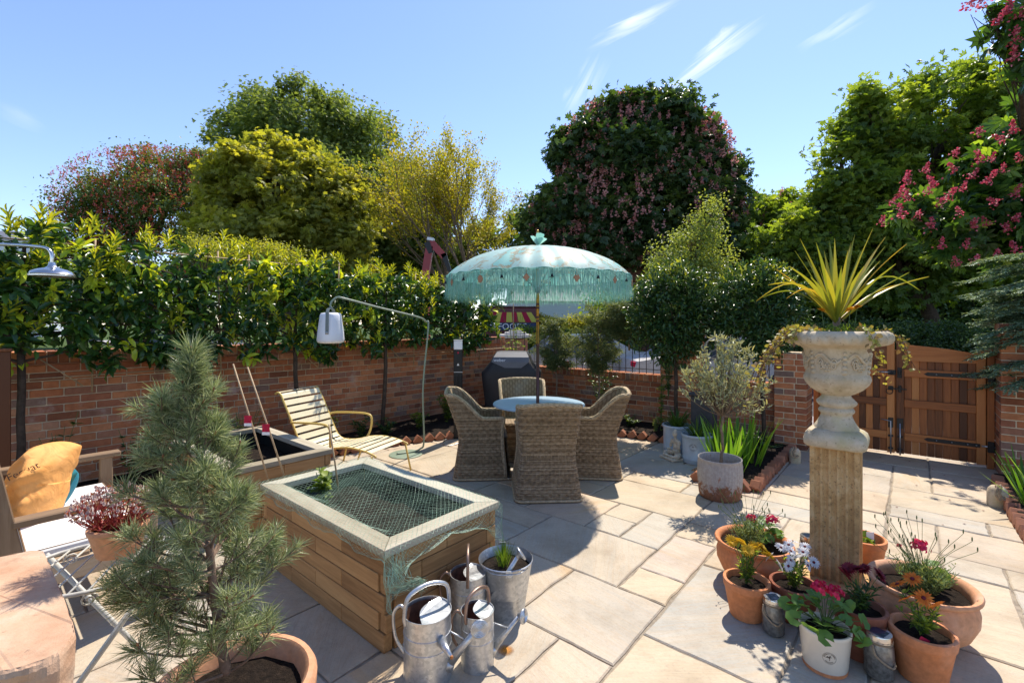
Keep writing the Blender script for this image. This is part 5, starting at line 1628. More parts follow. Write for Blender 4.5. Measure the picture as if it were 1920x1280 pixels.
def parasol():
    o = thing('parasol', 'aqua ceremonial parasol with gold patches, long fringe and hanging charms', 'parasol', (TX-.01, TY, 0))
    part('base', MB().lathe([(.20, 0), (.20, .05), (.17, .07), (.04, .08), (.03, .16), (.03, .20)], 32), M['black_iron'], o, smooth_angle=40)
    part('pole', MB().tube([(0, 0, .1), (0, 0, 1.36)], .018, 14), M['dark_wood'], o)
    up = part('gold_pole', MB().tube([(0, 0, 1.36), (0, 0, 2.44)], .0175, 14), M['gold'], o)
    bands = MB()
    for z in (1.36, 1.62, 1.66, 1.76, 1.80): bands.lathe([(.0182, z), (.0186, z+.004), (.0186, z+.02), (.0182, z+.024)], 14)
    part('pole_band', bands, M['dark_wood'], up)
    n = 168; ribs = 28
    def rz(q, a):      # q 0 apex..1 rim
        r = .975*math.sin(q*1.18)/math.sin(1.18)
        z = 2.42-.325*(1-math.cos(q*1.18))/(1-math.cos(1.18))
        sc_ = .5+.5*math.cos(a*ribs)
        r *= 1-.012*q*(1-sc_)
        z -= .012*q*(1-sc_)+.0*q
        return r, z
    vs = []; fs = []; m = 16
    for i in range(n):
        a = 2*PI*i/n
        for j in range(m+1):
            r, z = rz(.02+.98*j/m, a); vs.append((r*math.cos(a), r*math.sin(a), z))
    for i in range(n):
        i2 = (i+1) % n
        for j in range(m): fs.append((i*(m+1)+j, i*(m+1)+j+1, i2*(m+1)+j+1, i2*(m+1)+j))
    part('canopy', MB().add(vs, fs, sm=True), M['cloth'], o)
    tr = MB(); pts = [(rz(1, 2*PI*k/n)[0]*1.004*math.cos(2*PI*k/n), rz(1, 2*PI*k/n)[0]*1.004*math.sin(2*PI*k/n), rz(1, 2*PI*k/n)[1]-.002) for k in range(n+1)]
    tr.tube(pts, .007, 6, cap=False)
    part('trim', tr, M['fringe'], o)
    # lattice valance and two rows of hanging strings
    N_ = 900; Pp = []; Dd = []; Nn = []; Ls = []
    fr = MB(); rr = random.Random(3)
    for row, (rad, z0, L0, cnt) in enumerate(((.985, 2.085, .225, 1500), (.955, 2.075, .24, 1100))):
        for k in range(cnt):
            a = 2*PI*(k+rr.random())/cnt
            r0 = rad+rr.uniform(-.006, .006); L_ = L0*rr.uniform(.86, 1.08)
            x0, y0 = r0*math.cos(a), r0*math.sin(a)
            da = rr.gauss(0, .010); out = rr.uniform(-.004, .022)
            tx, ty = -math.sin(a), math.cos(a)
            w = .0016
            pz = [0, .3, .65, 1]
            vsx = []
            for q in pz:
                rr_ = r0+out*q*q; aa = a+da*q
                px, py, zz = rr_*math.cos(aa), rr_*math.sin(aa), z0-L_*q
                ww = w*(1 if q < 1 else .4)
                vsx += [(px-tx*ww, py-ty*ww, zz), (px+tx*ww, py+ty*ww, zz)]
            fr.add(vsx, [(0, 1, 3, 2), (2, 3, 5, 4), (4, 5, 7, 6)], 0, rr.random())
    part('fringe', fr, M['fringe'], o, kind='stuff')
    net = MB(); K = 150
    for s_ in (-1, 1):
        for k in range(K):
            a0 = 2*PI*k/K; pts = []
            for q in range(5):
                a = a0+s_*q*2*PI/K*.9; pts.append((.980*math.cos(a), .980*math.sin(a), 2.092-.065*q/4))
            net.tube(pts, .0014, 3, cap=False, sm=False)
    part('lattice_band', net, M['fringe'], o, kind='stuff')
    for k in range(ribs):
        a = 2*PI*(k+.0)/ribs
        pts = [(rz(q, a)[0]*math.cos(a), rz(q, a)[0]*math.sin(a), rz(q, a)[1]-.012) for q in (.03, .25, .5, .75, 1.0)]
        part('rib', MB().tube(pts, .004, 5), M['dark_wood'], o)
    for k in range(14):
        a = 2*PI*(k+.5)/14
        part('strut', MB().tube([(.02*math.cos(a), .02*math.sin(a), 1.98), (.45*math.cos(a), .45*math.sin(a), 2.335)], .003, 4), M['dark_wood'], o)
    part('runner', MB().lathe([(.02, 1.93), (.032, 1.95), (.032, 2.0), (.02, 2.02)], 16), M['dark_wood'], o)
    # charms alternate with little bells
    for k in range(28):
        a = 2*PI*k/28+.07; r0 = .992; x, y, z = r0*math.cos(a), r0*math.sin(a), 2.085
        rot = Matrix.Rotation(a+PI/2, 3, 'Z')
        L_ = .05
        if k % 2:
            c = part('bell', MB().lathe([(.002, -L_), (.008, -L_-.006), (.012, -L_-.022), (.017, -L_-.030), (.015, -L_-.030)], 10).tube([(0, 0, 0), (0, 0, -L_)], .0015, 4), M['black_iron'], o, loc=(x, y, z))
        else:
            h = .036
            pl = [(0, -h*1.2), (h*.85, 0), (h*.45, h*.75), (0, h*.5), (-h*.45, h*.75), (-h*.85, 0)] if k % 4 else [(0, -h), (h*.8, 0), (0, h), (-h*.8, 0)]
            if k % 8 == 2: pl = [(h*.8*math.cos(2*PI*i/10), h*math.sin(2*PI*i/10)) for i in range(10)]
            mb = MB(); mb.prism(pl, -.003, .003)
            mb.v = [tuple(rot @ Vector((p[0], p[2], p[1]-L_-.03))) for p in mb.v]
            mb.tube([(0, 0, 0), (0, 0, -L_)], .0015, 4)
            part('charm', mb, M['wood_charm'], o, loc=(x, y, z))
    # finial and tied bow
    part('finial', MB().lathe([(.03, 2.415), (.034, 2.44), (.02, 2.45), (.014, 2.48), (.017, 2.50), (.026, 2.515), (.028, 2.54), (.020, 2.56), (.010, 2.57), (.014, 2.585), (.012, 2.60), (.002, 2.612)], 18), M['gold'], o)
    bw = MB()
    for (dx, dy, s_, w) in ((.075, -.02, .15, .05), (.025, -.05, .12, .065), (-.05, -.04, .09, .05), (.10, .01, .08, .06), (.05, -.06, .07, .07)):
        pts = []; n_ = 6; fs = []; vs = []
        for k in range(n_+1):
            q = k/n_; ww = w*(.35+1.2*q)*(1 if q < .9 else .8)
            x = dx*q*1.0; y = -.02+dy*q; z = 2.44+s_*q*(1 if dx < .075 else -.15)
            vs += [(x-ww*.5, y-.01+.012*math.sin(q*5), z), (x+.0, y-.022-.01*math.cos(q*6), z), (x+ww*.5, y-.006, z-.01*q)]
        for k in range(n_): e = 3*k; fs += [(e, e+1, e+4, e+3), (e+1, e+2, e+5, e+4)]
        bw.add(vs, fs, 0, random.random(), True)
    bw.tube([(-.02, -.03, 2.44), (.05, -.05, 2.435), (.13, -.04, 2.425)], .010, 6, flat=.5)
    part('bow', bw, M['fringe'], o)
parasol()

# ================================================================ barbecue under its cover, bollard, lantern, lounger
def barbecue():
    p = PX(960, 607, 7.75); p.z = 0
    o = thing('barbecue', 'barbecue under a black fabric cover in the corner of the walls', 'barbecue', p, R(-6))
    rings = [(0.02, .40, .30), (.30, .42, .31), (.62, .46, .33), (.80, .48, .34), (.86, .44, .33), (.98, .335, .30), (1.06, .305, .26), (1.14, .255, .13), (1.15, .22, .08)]
    n = 56; vs = []; fs = []
    rr = random.Random(2); fold = [rr.uniform(-1, 1) for _ in range(n)]
    for z, a, b in rings:
        for k in range(n):
            t_ = 2*PI*k/n; c, s_ = math.cos(t_), math.sin(t_)
            e = .30
            x = a*math.copysign(abs(c)**e, c); y = b*math.copysign(abs(s_)**e, s_)
            w = max(0, .8-z)*.03
            vs.append((x*(1+w*math.sin(t_*9+z*2)), y*(1+w*1.5*math.sin(t_*7+1)), z+.008*math.sin(t_*6)*(z < 1)))
    for i in range(len(rings)-1):
        for k in range(n): k2 = (k+1) % n; fs.append((i*n+k, i*n+k2, (i+1)*n+k2, (i+1)*n+k))
    fs.append(tuple((len(rings)-1)*n+k for k in range(n)))
    part('cover', MB().add(vs, fs, sm=True), M['black_cover'], o, smooth_angle=50)
    fl = MB().add([(-.23, -.135, 1.142), (.25, -.135, 1.142), (.30, -.262, 1.065), (.30, -.305, .99), (.18, -.325, .90), (-.08, -.325, .90), (-.30, -.305, .99), (-.27, -.262, 1.065)], [(0, 1, 2, 7), (2, 3, 6, 7), (3, 4, 5, 6)])
    part('top_panel', fl, M['panel_grey'], o)
    lt = text_mesh('weber', .075, M['print_white'])
    q = link('lettering', lt, o, (-.17, -.294, 1.018)); q.rotation_euler = (R(62), 0, 0)
M['panel_grey'] = plain('grey_cover_panel', (.13, .13, .14), .6, var=.15, scale=6, bump=.1)
barbecue()
def bollard():
    p = PX(859, 607, 6.55); p.z = 0
    o = thing('service_bollard', 'black service bollard with a pale lamp head in front of the brick wall', 'bollard', p, R(6))
    part('body', MB().box((0, 0, .62), (.125, .11, 1.24), .006), M['black_iron'], o)
    part('seam', MB().box((0, -.057, .93), (.126, .004, .01), .001), M['zinc'], o)
    part('lamp_head', MB().box((0, 0, 1.305), (.12, .105, .125), .006), M['white_plastic'], o)
    part('cap', MB().box((0, 0, 1.373), (.128, .113, .012), .003), M['zinc'], o)
    part('symbol', MB().add([(-.018, -.0565, 1.02), (.018, -.0565, 1.02), (0, -.0565, 1.055)], [(0, 1, 2)]), M['print_white'], o)
    part('symbol', MB().box((0, -.0565, 1.20), (.022, .002, .028), .0005), M['p_red'], o)
    part('hinge_box', MB().box((-.02, -.062, .80), (.03, .02, .18), .003).box((.03, -.062, .80), (.03, .02, .18), .003), M['black_iron'], o)
bollard()
cb = MB().tube(curve3([W(-4.86, 4.55, .02), PX(829, 607, 6.2)*1, ], 4), .004, 5) if False else MB().tube(curve3([(-.86, 6.55, .02), (-.93, 6.35, .006), (-.88, 6.12, .006), (-.75, 6.18, .006), (-.66, 6.30, .03)], 20), .006, 6)
tag(link('power_cable', cb.mesh('power_cable', M['zinc'])), 'grey cable looping out of the border beside the bollard', 'cable')
def lantern():
    b = (-1.30, 5.72, 0)
    st = thing('lantern_stand', 'sage green bent tube lantern stand with a round foot plate', 'lamp stand', b)
    part('base_plate', MB().lathe([(.20, 0.002), (.20, .010), (.19, .014), (0.0005, .014)], 48, (.0, 0, 0)), M['green_metal'], st, smooth_angle=35)
    P0 = Vector((.13, .08, .02)); 
    Bv = Vector(b)
    top = PX(803, 607, 5.80)-Bv; tip = PX(644, 560, 5.05)-Bv; end = PX(621, 579, 4.98)-Bv
    pts = curve3([(-.10, -.05, .025), (.05, .03, .022), P0+Vector((.03, .0, .03)), P0+Vector((.075, .01, .14)), P0+(top-P0)*.5, top+Vector((0, 0, -.05)), top+Vector((-.03, 0, .03)), top+(tip-top)*.15+Vector((0, 0, .045)), top+(tip-top)*.6+Vector((0, 0, .02)), tip+Vector((.02, 0, 0)), tip+Vector((-.06, -.03, .012)), end+Vector((-.005, 0, .06)), end], 120)
    part('pole', MB().tube(pts, .011, 10), M['green_metal'], st)
    c = PX(620, 612, 4.98)
    o = thing('hanging_lantern', 'white balloon shaped lantern hanging from the sage green stand', 'lantern', (c.x, c.y, c.z-.18), R(6))
    h = .33
    part('diffuser', MB().lathe([(0.001, .0), (.10, .003), (.128, .014), (.135, .04), (.128, .12), (.112, .24), (.105, .30), (.092, .322), (.06, .328), (.001, .33)], 40, rf=lambda a, z: 1+.04*abs(math.cos(2*a))), M['white_plastic'], o, smooth_angle=60)
    hd = MB()
    for s_ in (-1, 1):
        pts = [(s_*.0+.0, s_*.138-.0, .10), (0, s_*.134, .2), (0, s_*.118, .33), (0, s_*.09, .365), (0, 0, .375)]
        vs = []; fs = []
        for (x, y, z) in pts: vs += [(-.016, y, z), (.016, y, z), (.016, y+s_*.004, z+.002), (-.016, y+s_*.004, z+.002)]
        for k in range(len(pts)-1):
            e = 4*k
            for q in range(4): fs.append((e+q, e+(q+1) % 4, e+4+(q+1) % 4, e+4+q))
        fs.append((0, 1, 2, 3)); hd.add(vs, fs)
    part('handle', hd, M['grey_metal'], o)
    part('rivet', MB().lathe([(.013, 0), (.013, .006), (.0005, .007)], 16, (0, -.142, .115), rot=Matrix.Rotation(R(90), 3, 'X')), M['zinc'], o)
    part('hook', MB().lathe([(.02, .37), (.02, .385), (.01, .39)], 12), M['grey_metal'], o)
lantern()
def lounger():
    # long axis points from head (left, back) to foot
    hd = Vector((-1.95, 4.72, 0)); ft = Vector((-1.05, 5.12, 0))
    foot = (Vector((-1.03, 5.0, 0))+Vector((-1.18, 5.30, 0)))/2
    ang = math.atan2(-.30, 1.0)
    o = thing('sun_lounger', 'cream slatted metal lounger with a raised back and yellow arms', 'lounger', (-1.80, 5.08, 0), R(-22))
    w = .27
    prof = [(-.74, .835), (-.705, .850), (-.665, .835), (-.63, .78), (-.50, .55), (-.40, .36), (-.33, .285), (-.22, .265), (-.05, .285), (.10, .325), (.28, .345), (.46, .330), (.58, .300), (.605, .285)]
    cur = curve3([(x, 0, z) for x, z in prof], 160)
    for s_ in (-1, 1):
        part('side_rail', MB().tube([(p.x, s_*w, p.z) for p in cur], .0105, 8), M['yellow_metal'], o)
    L_ = [0]
    for a, b in zip(cur[:-1], cur[1:]): L_.append(L_[-1]+(b-a).length)
    def at(s_):
        for i in range(len(L_)-1):
            if L_[i+1] >= s_: 
                f = (s_-L_[i])/(L_[i+1]-L_[i]); return cur[i].lerp(cur[i+1], f)
        return cur[-1]
    s_ = .0; tot = L_[-1]; pitch = .082
    while s_+.06 < tot:
        n_ = 4; vs = []; fs = []
        for k in range(n_+1):
            p = at(s_+.060*k/n_)+Vector((0, 0, 0)); p2 = at(s_+.060*k/n_+.004); t_ = (p2-p).normalized(); nn = Vector((-t_.z, 0, t_.x))
            q = p+nn*.008; q2 = p+nn*.005
            vs += [(q.x, -w+.006, q.z), (q.x, w-.006, q.z), (q2.x, -w+.006, q2.z), (q2.x, w-.006, q2.z)]
        for k in range(n_):
            e = 4*k; fs += [(e, e+1, e+5, e+4), (e+2, e+6, e+7, e+3), (e, e+4, e+6, e+2), (e+1, e+3, e+7, e+5)]
        fs += [(0, 2, 3, 1), (4*n_, 4*n_+1, 4*n_+3, 4*n_+2)]
        part('slat', MB().add(vs, fs), M['cream_metal'], o)
        s_ += pitch
    for s_ in (-1, 1):
        y = s_*(w+.012)
        part('leg', MB().tube([(.56, y, .30), (.63, s_*(w+.02), .0)], .010, 8), M['yellow_metal'], o)
        part('leg', MB().tube([(.0, y, .28), (-.10, s_*(w+.02), .0)], .010, 8), M['yellow_metal'], o)
        part('leg', MB().tube([(-.22, y, .27), (-.30, s_*(w+.02), .0)], .010, 8), M['yellow_metal'], o)
        part('armrest', MB().tube(curve3([(-.50, s_*(w+.01), .54), (-.42, s_*(w+.045), .555), (-.15, s_*(w+.055), .57), (.02, s_*(w+.055), .565), (.075, s_*(w+.055), .52), (.07, s_*(w+.045), .40), (.04, s_*(w+.012), .30)], 40), .012, 8), M['yellow_metal'], o)
lounger()
# ================================================================ pots, urn and planting
M['leaf_dark2'] = leafmat('border_leaf', [(0, (.02, .055, .015)), (.7, (.05, .11, .025)), (1, (.14, .22, .03))], .3, .45, 1.6)
M['leaf_laurel2'] = M['leaf_dark2']
def pot(name, label, cat, loc, prof, mat, soil_r, soil_z, group=None, seg=48):
    o = thing(name, label, cat, loc, 0, group)
    part('bowl', MB().lathe(prof, seg, cap=False), M[mat], o, smooth_angle=50)
    vs = [(0, 0, soil_z+.008)]; fs = []; n = 20; R_ = 4
    for i in range(1, R_+1):
        for k in range(n):
            a = 2*PI*k/n; vs.append((soil_r*i/R_*math.cos(a), soil_r*i/R_*math.sin(a), soil_z+random.uniform(-.006, .008)))
    for k in range(n): fs.append((0, 1+k, 1+(k+1) % n))
    for i in range(R_-1):
        for k in range(n): fs.append((1+i*n+k, 1+(i+1)*n+k, 1+(i+1)*n+(k+1) % n, 1+i*n+(k+1) % n))
    part('soil', MB().add(vs, fs, sm=True), M['soil'], o)
    return o
def std_pot(r, h, br=None, band=.22):
    br = br or r*.72
    hb = h*(1-band)
    t_ = .012
    return [(0.001, .002), (br*.96, .002), (br, .008), (br+(r*.95-br)*.98, hb), (r*.985, hb+.004), (r, hb+.014), (r*1.01, h-.012), (r, h-.002), (r-.004, h), (r-t_-.002, h), (r-t_-.006, h-.01), (r*.80, h*.45), (0.001, h*.4)]
def bowl_pot(r, h):
    return [(.001, .002), (r*.52, .002), (r*.58, .012), (r*.82, h*.25), (r*.95, h*.50), (r*.96, h*.68), (r*.90, h*.84), (r*.89, h*.87), (r*.94, h*.90), (r*1.0, h*.93), (r*1.01, h*.97), (r*.985, h), (r*.93, h*.995), (r*.87, h*.95), (r*.84, h*.86), (r*.87, h*.7), (r*.8, h*.5), (.001, h*.45)]
def flower_mesh(nm, n, L_, w, mat, layers=1, centre=None, ball=False):
    P = []; D = []; N = []; Ls = []
    for q in range(layers):
        for k in range(n):
            a = 2*PI*(k+.5*q)/n+random.uniform(-.08, .08); up = .15+.5*q
            P.append((0, 0, .002*q)); D.append((math.cos(a), math.sin(a), up)); N.append((0, 0, 1)); Ls.append(L_*(1-.22*q)*random.uniform(.9, 1.05))
    V, k_ = leaf_arrays(np.array(P), np.array(D), np.array(N), np.array(Ls), np.array([w]*len(P)), T_LEAF)
    me = mesh_np(nm, V, T_LEAF[1], len(P), k_, [mat], rng.random(len(P)))
    return me
def place_flower(parent, me, loc, tilt, az, s=1.0, eye=None, name='flower', z=0):
    o = link(name, me, parent, loc)
    o.rotation_euler = (tilt*math.cos(az), tilt*math.sin(az), random.uniform(0, 6)); o.scale = (s, s, s)
    if eye is not None: link('flower_eye', eye, o, (0, 0, .002))
    return o
FL = {k: flower_mesh('flower', 18 if k != 'p_marigold' else 16, .032, .009, M[k], 2 if k in ('p_yellow', 'p_marigold', 'p_dark') else 1) for k in ('p_yellow', 'p_white', 'p_orange', 'p_dark', 'p_marigold')}
EYE_D = MB().lathe([(.007, 0), (.0065, .003), (.003, .005), (.0002, .0055)], 8).mesh('flower_eye', M['p_dark'])
EYE_Y = MB().lathe([(.007, 0), (.0065, .003), (.003, .005), (.0002, .0055)], 8).mesh('flower_eye', M['p_yellow'])
def truss(mat='p_red', r=.035):
    n = 60; d = sph(n); d[:, 2] = np.abs(d[:, 2])*.8
    P = d*r*rng.uniform(.55, 1, n)[:, None]
    V, k_ = leaf_arrays(P, np.cross(d, rng.normal(size=(n, 3))), d, np.full(n, .018), np.full(n, .017), T_KITE)
    return mesh_np('flower_head', V, T_KITE[1], n, k_, M[mat], rng.random(n))
TRUSS = [truss() for _ in range(3)]
def geranium_leaf(r):
    n = 14; vs = [(0, 0, -.12*r)]; fs = []
    for i, q in enumerate((.55, 1)):
        for k in range(n+1):
            a = R(-160)+R(320)*k/n
            rr = r*q*(1+.06*math.cos(k*PI)*(q > .9)+.05*math.cos(3*a))
            vs.append((rr*math.sin(a), rr*math.cos(a), r*(.10*q+.10*math.sin(k*1.3)*q)))
    for k in range(n): fs.append((0, 1+k, 2+k)); fs.append((1+k, n+2+k, n+3+k, 2+k))
    return MB().add([(p[0], p[1], p[2]) for p in vs], fs, 0, random.random(), True).mesh('leaf', M['geran'])
GL = [geranium_leaf(.034) for _ in range(4)]
def geranium(parent, z0, h, r, nl, heads, c=(0, 0)):
    st = MB()
    for k in range(nl):
        a = k*2.4+random.uniform(-.3, .3); q = math.sqrt((k+.5)/nl); rr = r*q
        e = Vector((c[0]+rr*math.cos(a), c[1]+rr*math.sin(a), z0+h*(1.0-.62*q)+random.uniform(-.02, .02)))
        st.tube(curve3([(c[0], c[1], z0), (c[0]+(e.x-c[0])*.4, c[1]+(e.y-c[1])*.4, z0+(e.z-z0)*.7), e], 6), .002, 4, cap=False)
        o = link('leaf', GL[k % 4], parent, e); s_ = random.uniform(.75, 1.25)
        o.rotation_euler = (random.uniform(-.3, .3)-.75*q*math.sin(a), random.uniform(-.3, .3)+.75*q*math.cos(a), random.uniform(0, 6)); o.scale = (s_, s_, s_)
    for (x, y, z, s_) in heads:
        st.tube(curve3([(c[0], c[1], z0), (c[0]+(x-c[0])*.5, c[1]+(y-c[1])*.5, z0+(z-z0)*.6), (x, y, z)], 6), .0024, 4, cap=False)
        o = link('flower_head', TRUSS[int(s_*10) % 3], parent, (x, y, z)); o.scale = (s_, s_, s_)
    part('stems', st, M['stem'], parent)
def daisy_plant(parent, z0, h, r, flowers, mat, eye, leafm='grassy', nleaf=120):
    st = MB(); P = []; D = []
    for k in range(14):
        a = k*2.4; rr = r*random.uniform(.2, .9); e = Vector((rr*math.cos(a), rr*math.sin(a), z0+h*random.uniform(.45, .8)))
        pts = curve3([(0, 0, z0), (e.x*.5, e.y*.5, z0+(e.z-z0)*.6), e], 6); st.tube(pts, .0018, 4, cap=False)
        for q in range(nleaf//14):
            p = pts[random.randint(1, len(pts)-1)]; b = random.uniform(0, 6.28); P.append(tuple(p)); D.append((math.cos(b)+.3*math.cos(a), math.sin(b)+.3*math.sin(a), random.uniform(.0, 1.2)))
    for (x, y, z, tl, az) in flowers:
        st.tube(curve3([(0, 0, z0), (x*.5, y*.5, z0+(z-z0)*.6), (x, y, z)], 6), .0016, 4, cap=False)
        place_flower(parent, FL[mat], (x, y, z), tl, az, 1.3 if mat != 'p_white' else 1.1, eye)
    part('stems', st, M['stem'], parent)
    P = np.array(P)
    leaves('foliage', P, np.array(D), rng.normal(size=P.shape)*.4+np.array([0, 0, 1]), .038*rng.uniform(.7, 1.3, len(P)), .013, T_LEAF, M[leafm], parent)
def lavender(parent, z0, h, r, nst, tall, c=(0, 0)):
    mb = MB(); P = []; D = []
    for k in range(nst):
        a = random.uniform(0, 6.28); rr = r*random.uniform(.1, 1); hh = h*random.uniform(.5, 1)
        e = Vector((c[0]+rr*math.cos(a), c[1]+rr*math.sin(a), z0+hh)); pts = curve3([(c[0]+rr*.3*math.cos(a), c[1]+rr*.3*math.sin(a), z0), (c[0]+rr*.7*math.cos(a), c[1]+rr*.7*math.sin(a), z0+hh*.6), e], 6)
        mb.tube(pts, .0013, 3, cap=False)
        for q in range(16):
            p = pts[random.randint(0, len(pts)-1)]+Vector((0, 0, random.uniform(-.01, .01))); b = random.uniform(0, 6.28); P.append(tuple(p)); D.append((math.cos(b), math.sin(b), random.uniform(.3, 1.6)))
    for k in range(tall):
        a = random.uniform(0, 6.28); rr = r*random.uniform(.6, 1.5); hh = h*random.uniform(1.2, 2.0)
        e = Vector((c[0]+rr*math.cos(a), c[1]+rr*math.sin(a), z0+hh)); pts = curve3([(c[0], c[1], z0), (c[0]+rr*.4*math.cos(a), c[1]+rr*.4*math.sin(a), z0+hh*.6), e], 8)
        mb.tube(pts, .0012, 3, cap=False); mb.lathe([(.0005, 0), (.003, .005), (.003, .018), (.0005, .024)], 5, e)
    part('stems', mb, M['stem'], parent)
    P = np.array(P)
    leaves('foliage', P, np.array(D), rng.normal(size=P.shape), .026*rng.uniform(.7, 1.2, len(P)), .0045, T_NEEDLE, M['lav'], parent)
M['lav'] = leafmat('lavender_leaf', [(0, (.16, .24, .08)), (1, (.32, .40, .15))], .3, .6, 1.3)
M['blue_flower'] = petal('blue_petal', (.15, .18, .5), (.3, .32, .7))

# ---------------------------------------------------------------- pedestal and urn
def pedestal():
    cx, cy = 1.985, 2.86
    o = thing('stone_pedestal', 'square fluted ochre stone column holding the carved urn', 'pedestal', (cx, cy, 0), YROT)
    # fluted square shaft: profile polyline swept up
    h = .86; a = .122
    def side(p0, p1, nfl=5):
        out = []; d = (Vector(p1)-Vector(p0)); L_ = d.length; d.normalize(); nrm = Vector((d.y, -d.x))
        out.append(Vector(p0)); m = .018; wfl = (L_-2*m)/nfl
        for k in range(nfl):
            s0 = m+k*wfl+wfl*.12; s1 = m+(k+1)*wfl-wfl*.12
            for q in range(7):
                f = q/6; s_ = s0+(s1-s0)*f; dep = .015*math.sin(PI*f)
                out.append(Vector(p0)+d*s_-nrm*dep)
        return out
    cs = [(-a, -a), (a, -a), (a, a), (-a, a)]
    poly = []
    for k in range(4): poly += side(cs[k], cs[(k+1) % 4])
    part('shaft', MB().prism([(p.x, p.y) for p in poly], .07, h), M['stone_col'], o, smooth_angle=30)
    part('plinth', MB().box((0, 0, .035), (.34, .34, .07), .01), M['stone_col'], o)
    u = thing('stone_urn', 'carved pale stone urn planted with a spiky yellow cordyline', 'urn', (cx, cy, h), YROT)
    # square foot, pillowed
    f = MB(); n = 40; lv = [(0.0, .143, 8), (.012, .156, 8), (.045, .160, 7), (.075, .152, 6), (.092, .136, 4.5), (.105, .115, 3)]
    vs = []; fs = []
    for z, a_, e in lv:
        for k in range(n):
            t_ = 2*PI*k/n+PI/4*0; c, s_ = math.cos(t_), math.sin(t_); rr = (abs(c)**e+abs(s_)**e)**(-1/e); vs.append((a_*rr*c, a_*rr*s_, z))
    for i in range(len(lv)-1):
        for k in range(n): k2 = (k+1) % n; fs.append((i*n+k, i*n+k2, (i+1)*n+k2, (i+1)*n+k))
    fs.append(tuple(reversed(range(n)))); fs.append(tuple((len(lv)-1)*n+k for k in range(n)))
    part('foot', f.add(vs, fs, sm=True), M['stone'], u, smooth_angle=60)
    st = MB().lathe([(.118, .095), (.114, .115), (.098, .14), (.084, .17), (.079, .185), (.080, .192), (.092, .205), (.094, .215), (.088, .225), (.080, .233), (.090, .243), (.101, .258), (.099, .270), (.088, .285), (.076, .298), (.074, .310)], 48, rf=lambda a_, z: 1+(.05*math.cos(a_*14) if .236 < z < .285 else 0)+(.012*math.cos(a_*12) if z < .18 else 0))
    part('stem', st, M['stone'], u, smooth_angle=60)
    def body_rf(a_, z):
        if z < .425: return 1-.02+.045*abs(math.cos(a_*7))**.6*max(0, min(1, (z-.30)/.05))
        return 1
    bd = MB().lathe([(.074, .308), (.10, .322), (.132, .345), (.158, .375), (.170, .405), (.170, .425), (.162, .437), (.160, .445), (.162, .50), (.168, .56), (.172, .585), (.176, .592), (.190, .602), (.215, .610), (.235, .614)], 96, cap=False, rf=body_rf)
    part('bowl', bd, M['stone'], u, smooth_angle=60)
    rm = MB().lathe([(.232, .612), (.250, .616), (.266, .628), (.275, .648), (.275, .668), (.264, .686), (.246, .697), (.228, .696), (.205, .680), (.19, .65), (.17, .6)], 192, cap=False, rf=lambda a_, z: 1+.020*math.cos(a_*30+z*60)*(1 if .626 < z < .69 else 0))
    part('rim', rm, M['stone'], u, smooth_angle=60)
    # carved relief: scrolls, rosettes and leaves standing proud of the drum
    rl = MB()
    def onr(a_, z, out=.0):
        r = .160+(z-.445)*.07+out
        return Vector((r*math.cos(a_), r*math.sin(a_), z))
    for k in range(6):
        a0 = 2*PI*k/6+.35
        rl.tube([onr(a0-.42+.84*q/12, .535+.028*math.sin(PI*q/12*2), .002) for q in range(13)], [.006+.004*math.sin(PI*q/12) for q in range(13)], 6)
        rl.tube([onr(a0+.20+.105*(1-q/22)*math.cos(q*.62), .50+.038*(1-q/22)*math.sin(q*.62), .003) for q in range(20)], .0055, 5)
        rl.tube([onr(a0-.20-.105*(1-q/22)*math.cos(q*.62), .50+.038*(1-q/22)*math.sin(q*.62), .003) for q in range(20)], .0055, 5)
        for q in range(6):
            b = 2*PI*q/6; c = onr(a0+.09*math.cos(b), .483+.017*math.sin(b), .002); rl.lathe([(.0115, -.006), (.010, .002), (.0006, .006)], 7, c, rot=Matrix.Rotation(a0, 3, 'Z') @ Matrix.Rotation(R(90), 3, 'Y'))
        rl.lathe([(.010, -.005), (.008, .006), (.0006, .009)], 8, onr(a0, .483, .002), rot=Matrix.Rotation(a0, 3, 'Z') @ Matrix.Rotation(R(90), 3, 'Y'))
        for q in range(5):
            z = .455+q*.028; aa = a0+.52; w = .018-.001*q
            rl.lathe([(w, -.008), (w*.8, .004), (.0006, .010)], 9, onr(aa, z, .001), rot=Matrix.Rotation(aa, 3, 'Z') @ Matrix.Rotation(R(90), 3, 'Y'))
    part('relief', rl, M['stone'], u)
    part('soil', MB().lathe([(.0005, .655), (.20, .650), (.205, .645)], 24), M['soil'], u)
    # cordyline
    c = thing('cordyline', 'spiky yellow and orange striped cordyline growing in the stone urn', 'plant', (cx+.0, cy, h+.65), 0)
    part('stem', MB().tube([(0, 0, 0), (.004, 0, .06), (.0, 0, .13)], [.020, .018, .022], 10), M['bark_pale'], c)
    tips = [(1468, 520, -.1), (1500, 448, .1), (1530, 455, -.15), (1545, 470, .2), (1565, 447, 0), (1590, 470, -.1), (1603, 440, .15), (1637, 428, -.05), (1660, 445, .15), (1660, 462, .0), (1700, 458, .1), (1705, 511, -.12), (1742, 519, .1), (1695, 532, .2), (1418, 565, -.1), (1455, 505, .2), (1480, 500, -.25), (1430, 558, .2), (1510, 480, .3), (1578, 500, -.3), (1620, 500, -.3), (1545, 500, -.35), (1596, 455, .3), (1560, 480, .1), (1440, 535, .1), (1490, 470, .25), (1520, 520, -.3), (1650, 490, .2), (1680, 495, -.2), (1555, 450, .3), (1615, 470, .0), (1535, 500, .2), (1725, 545, .1), (1475, 560, -.15)]
    cz = h+.65+.10
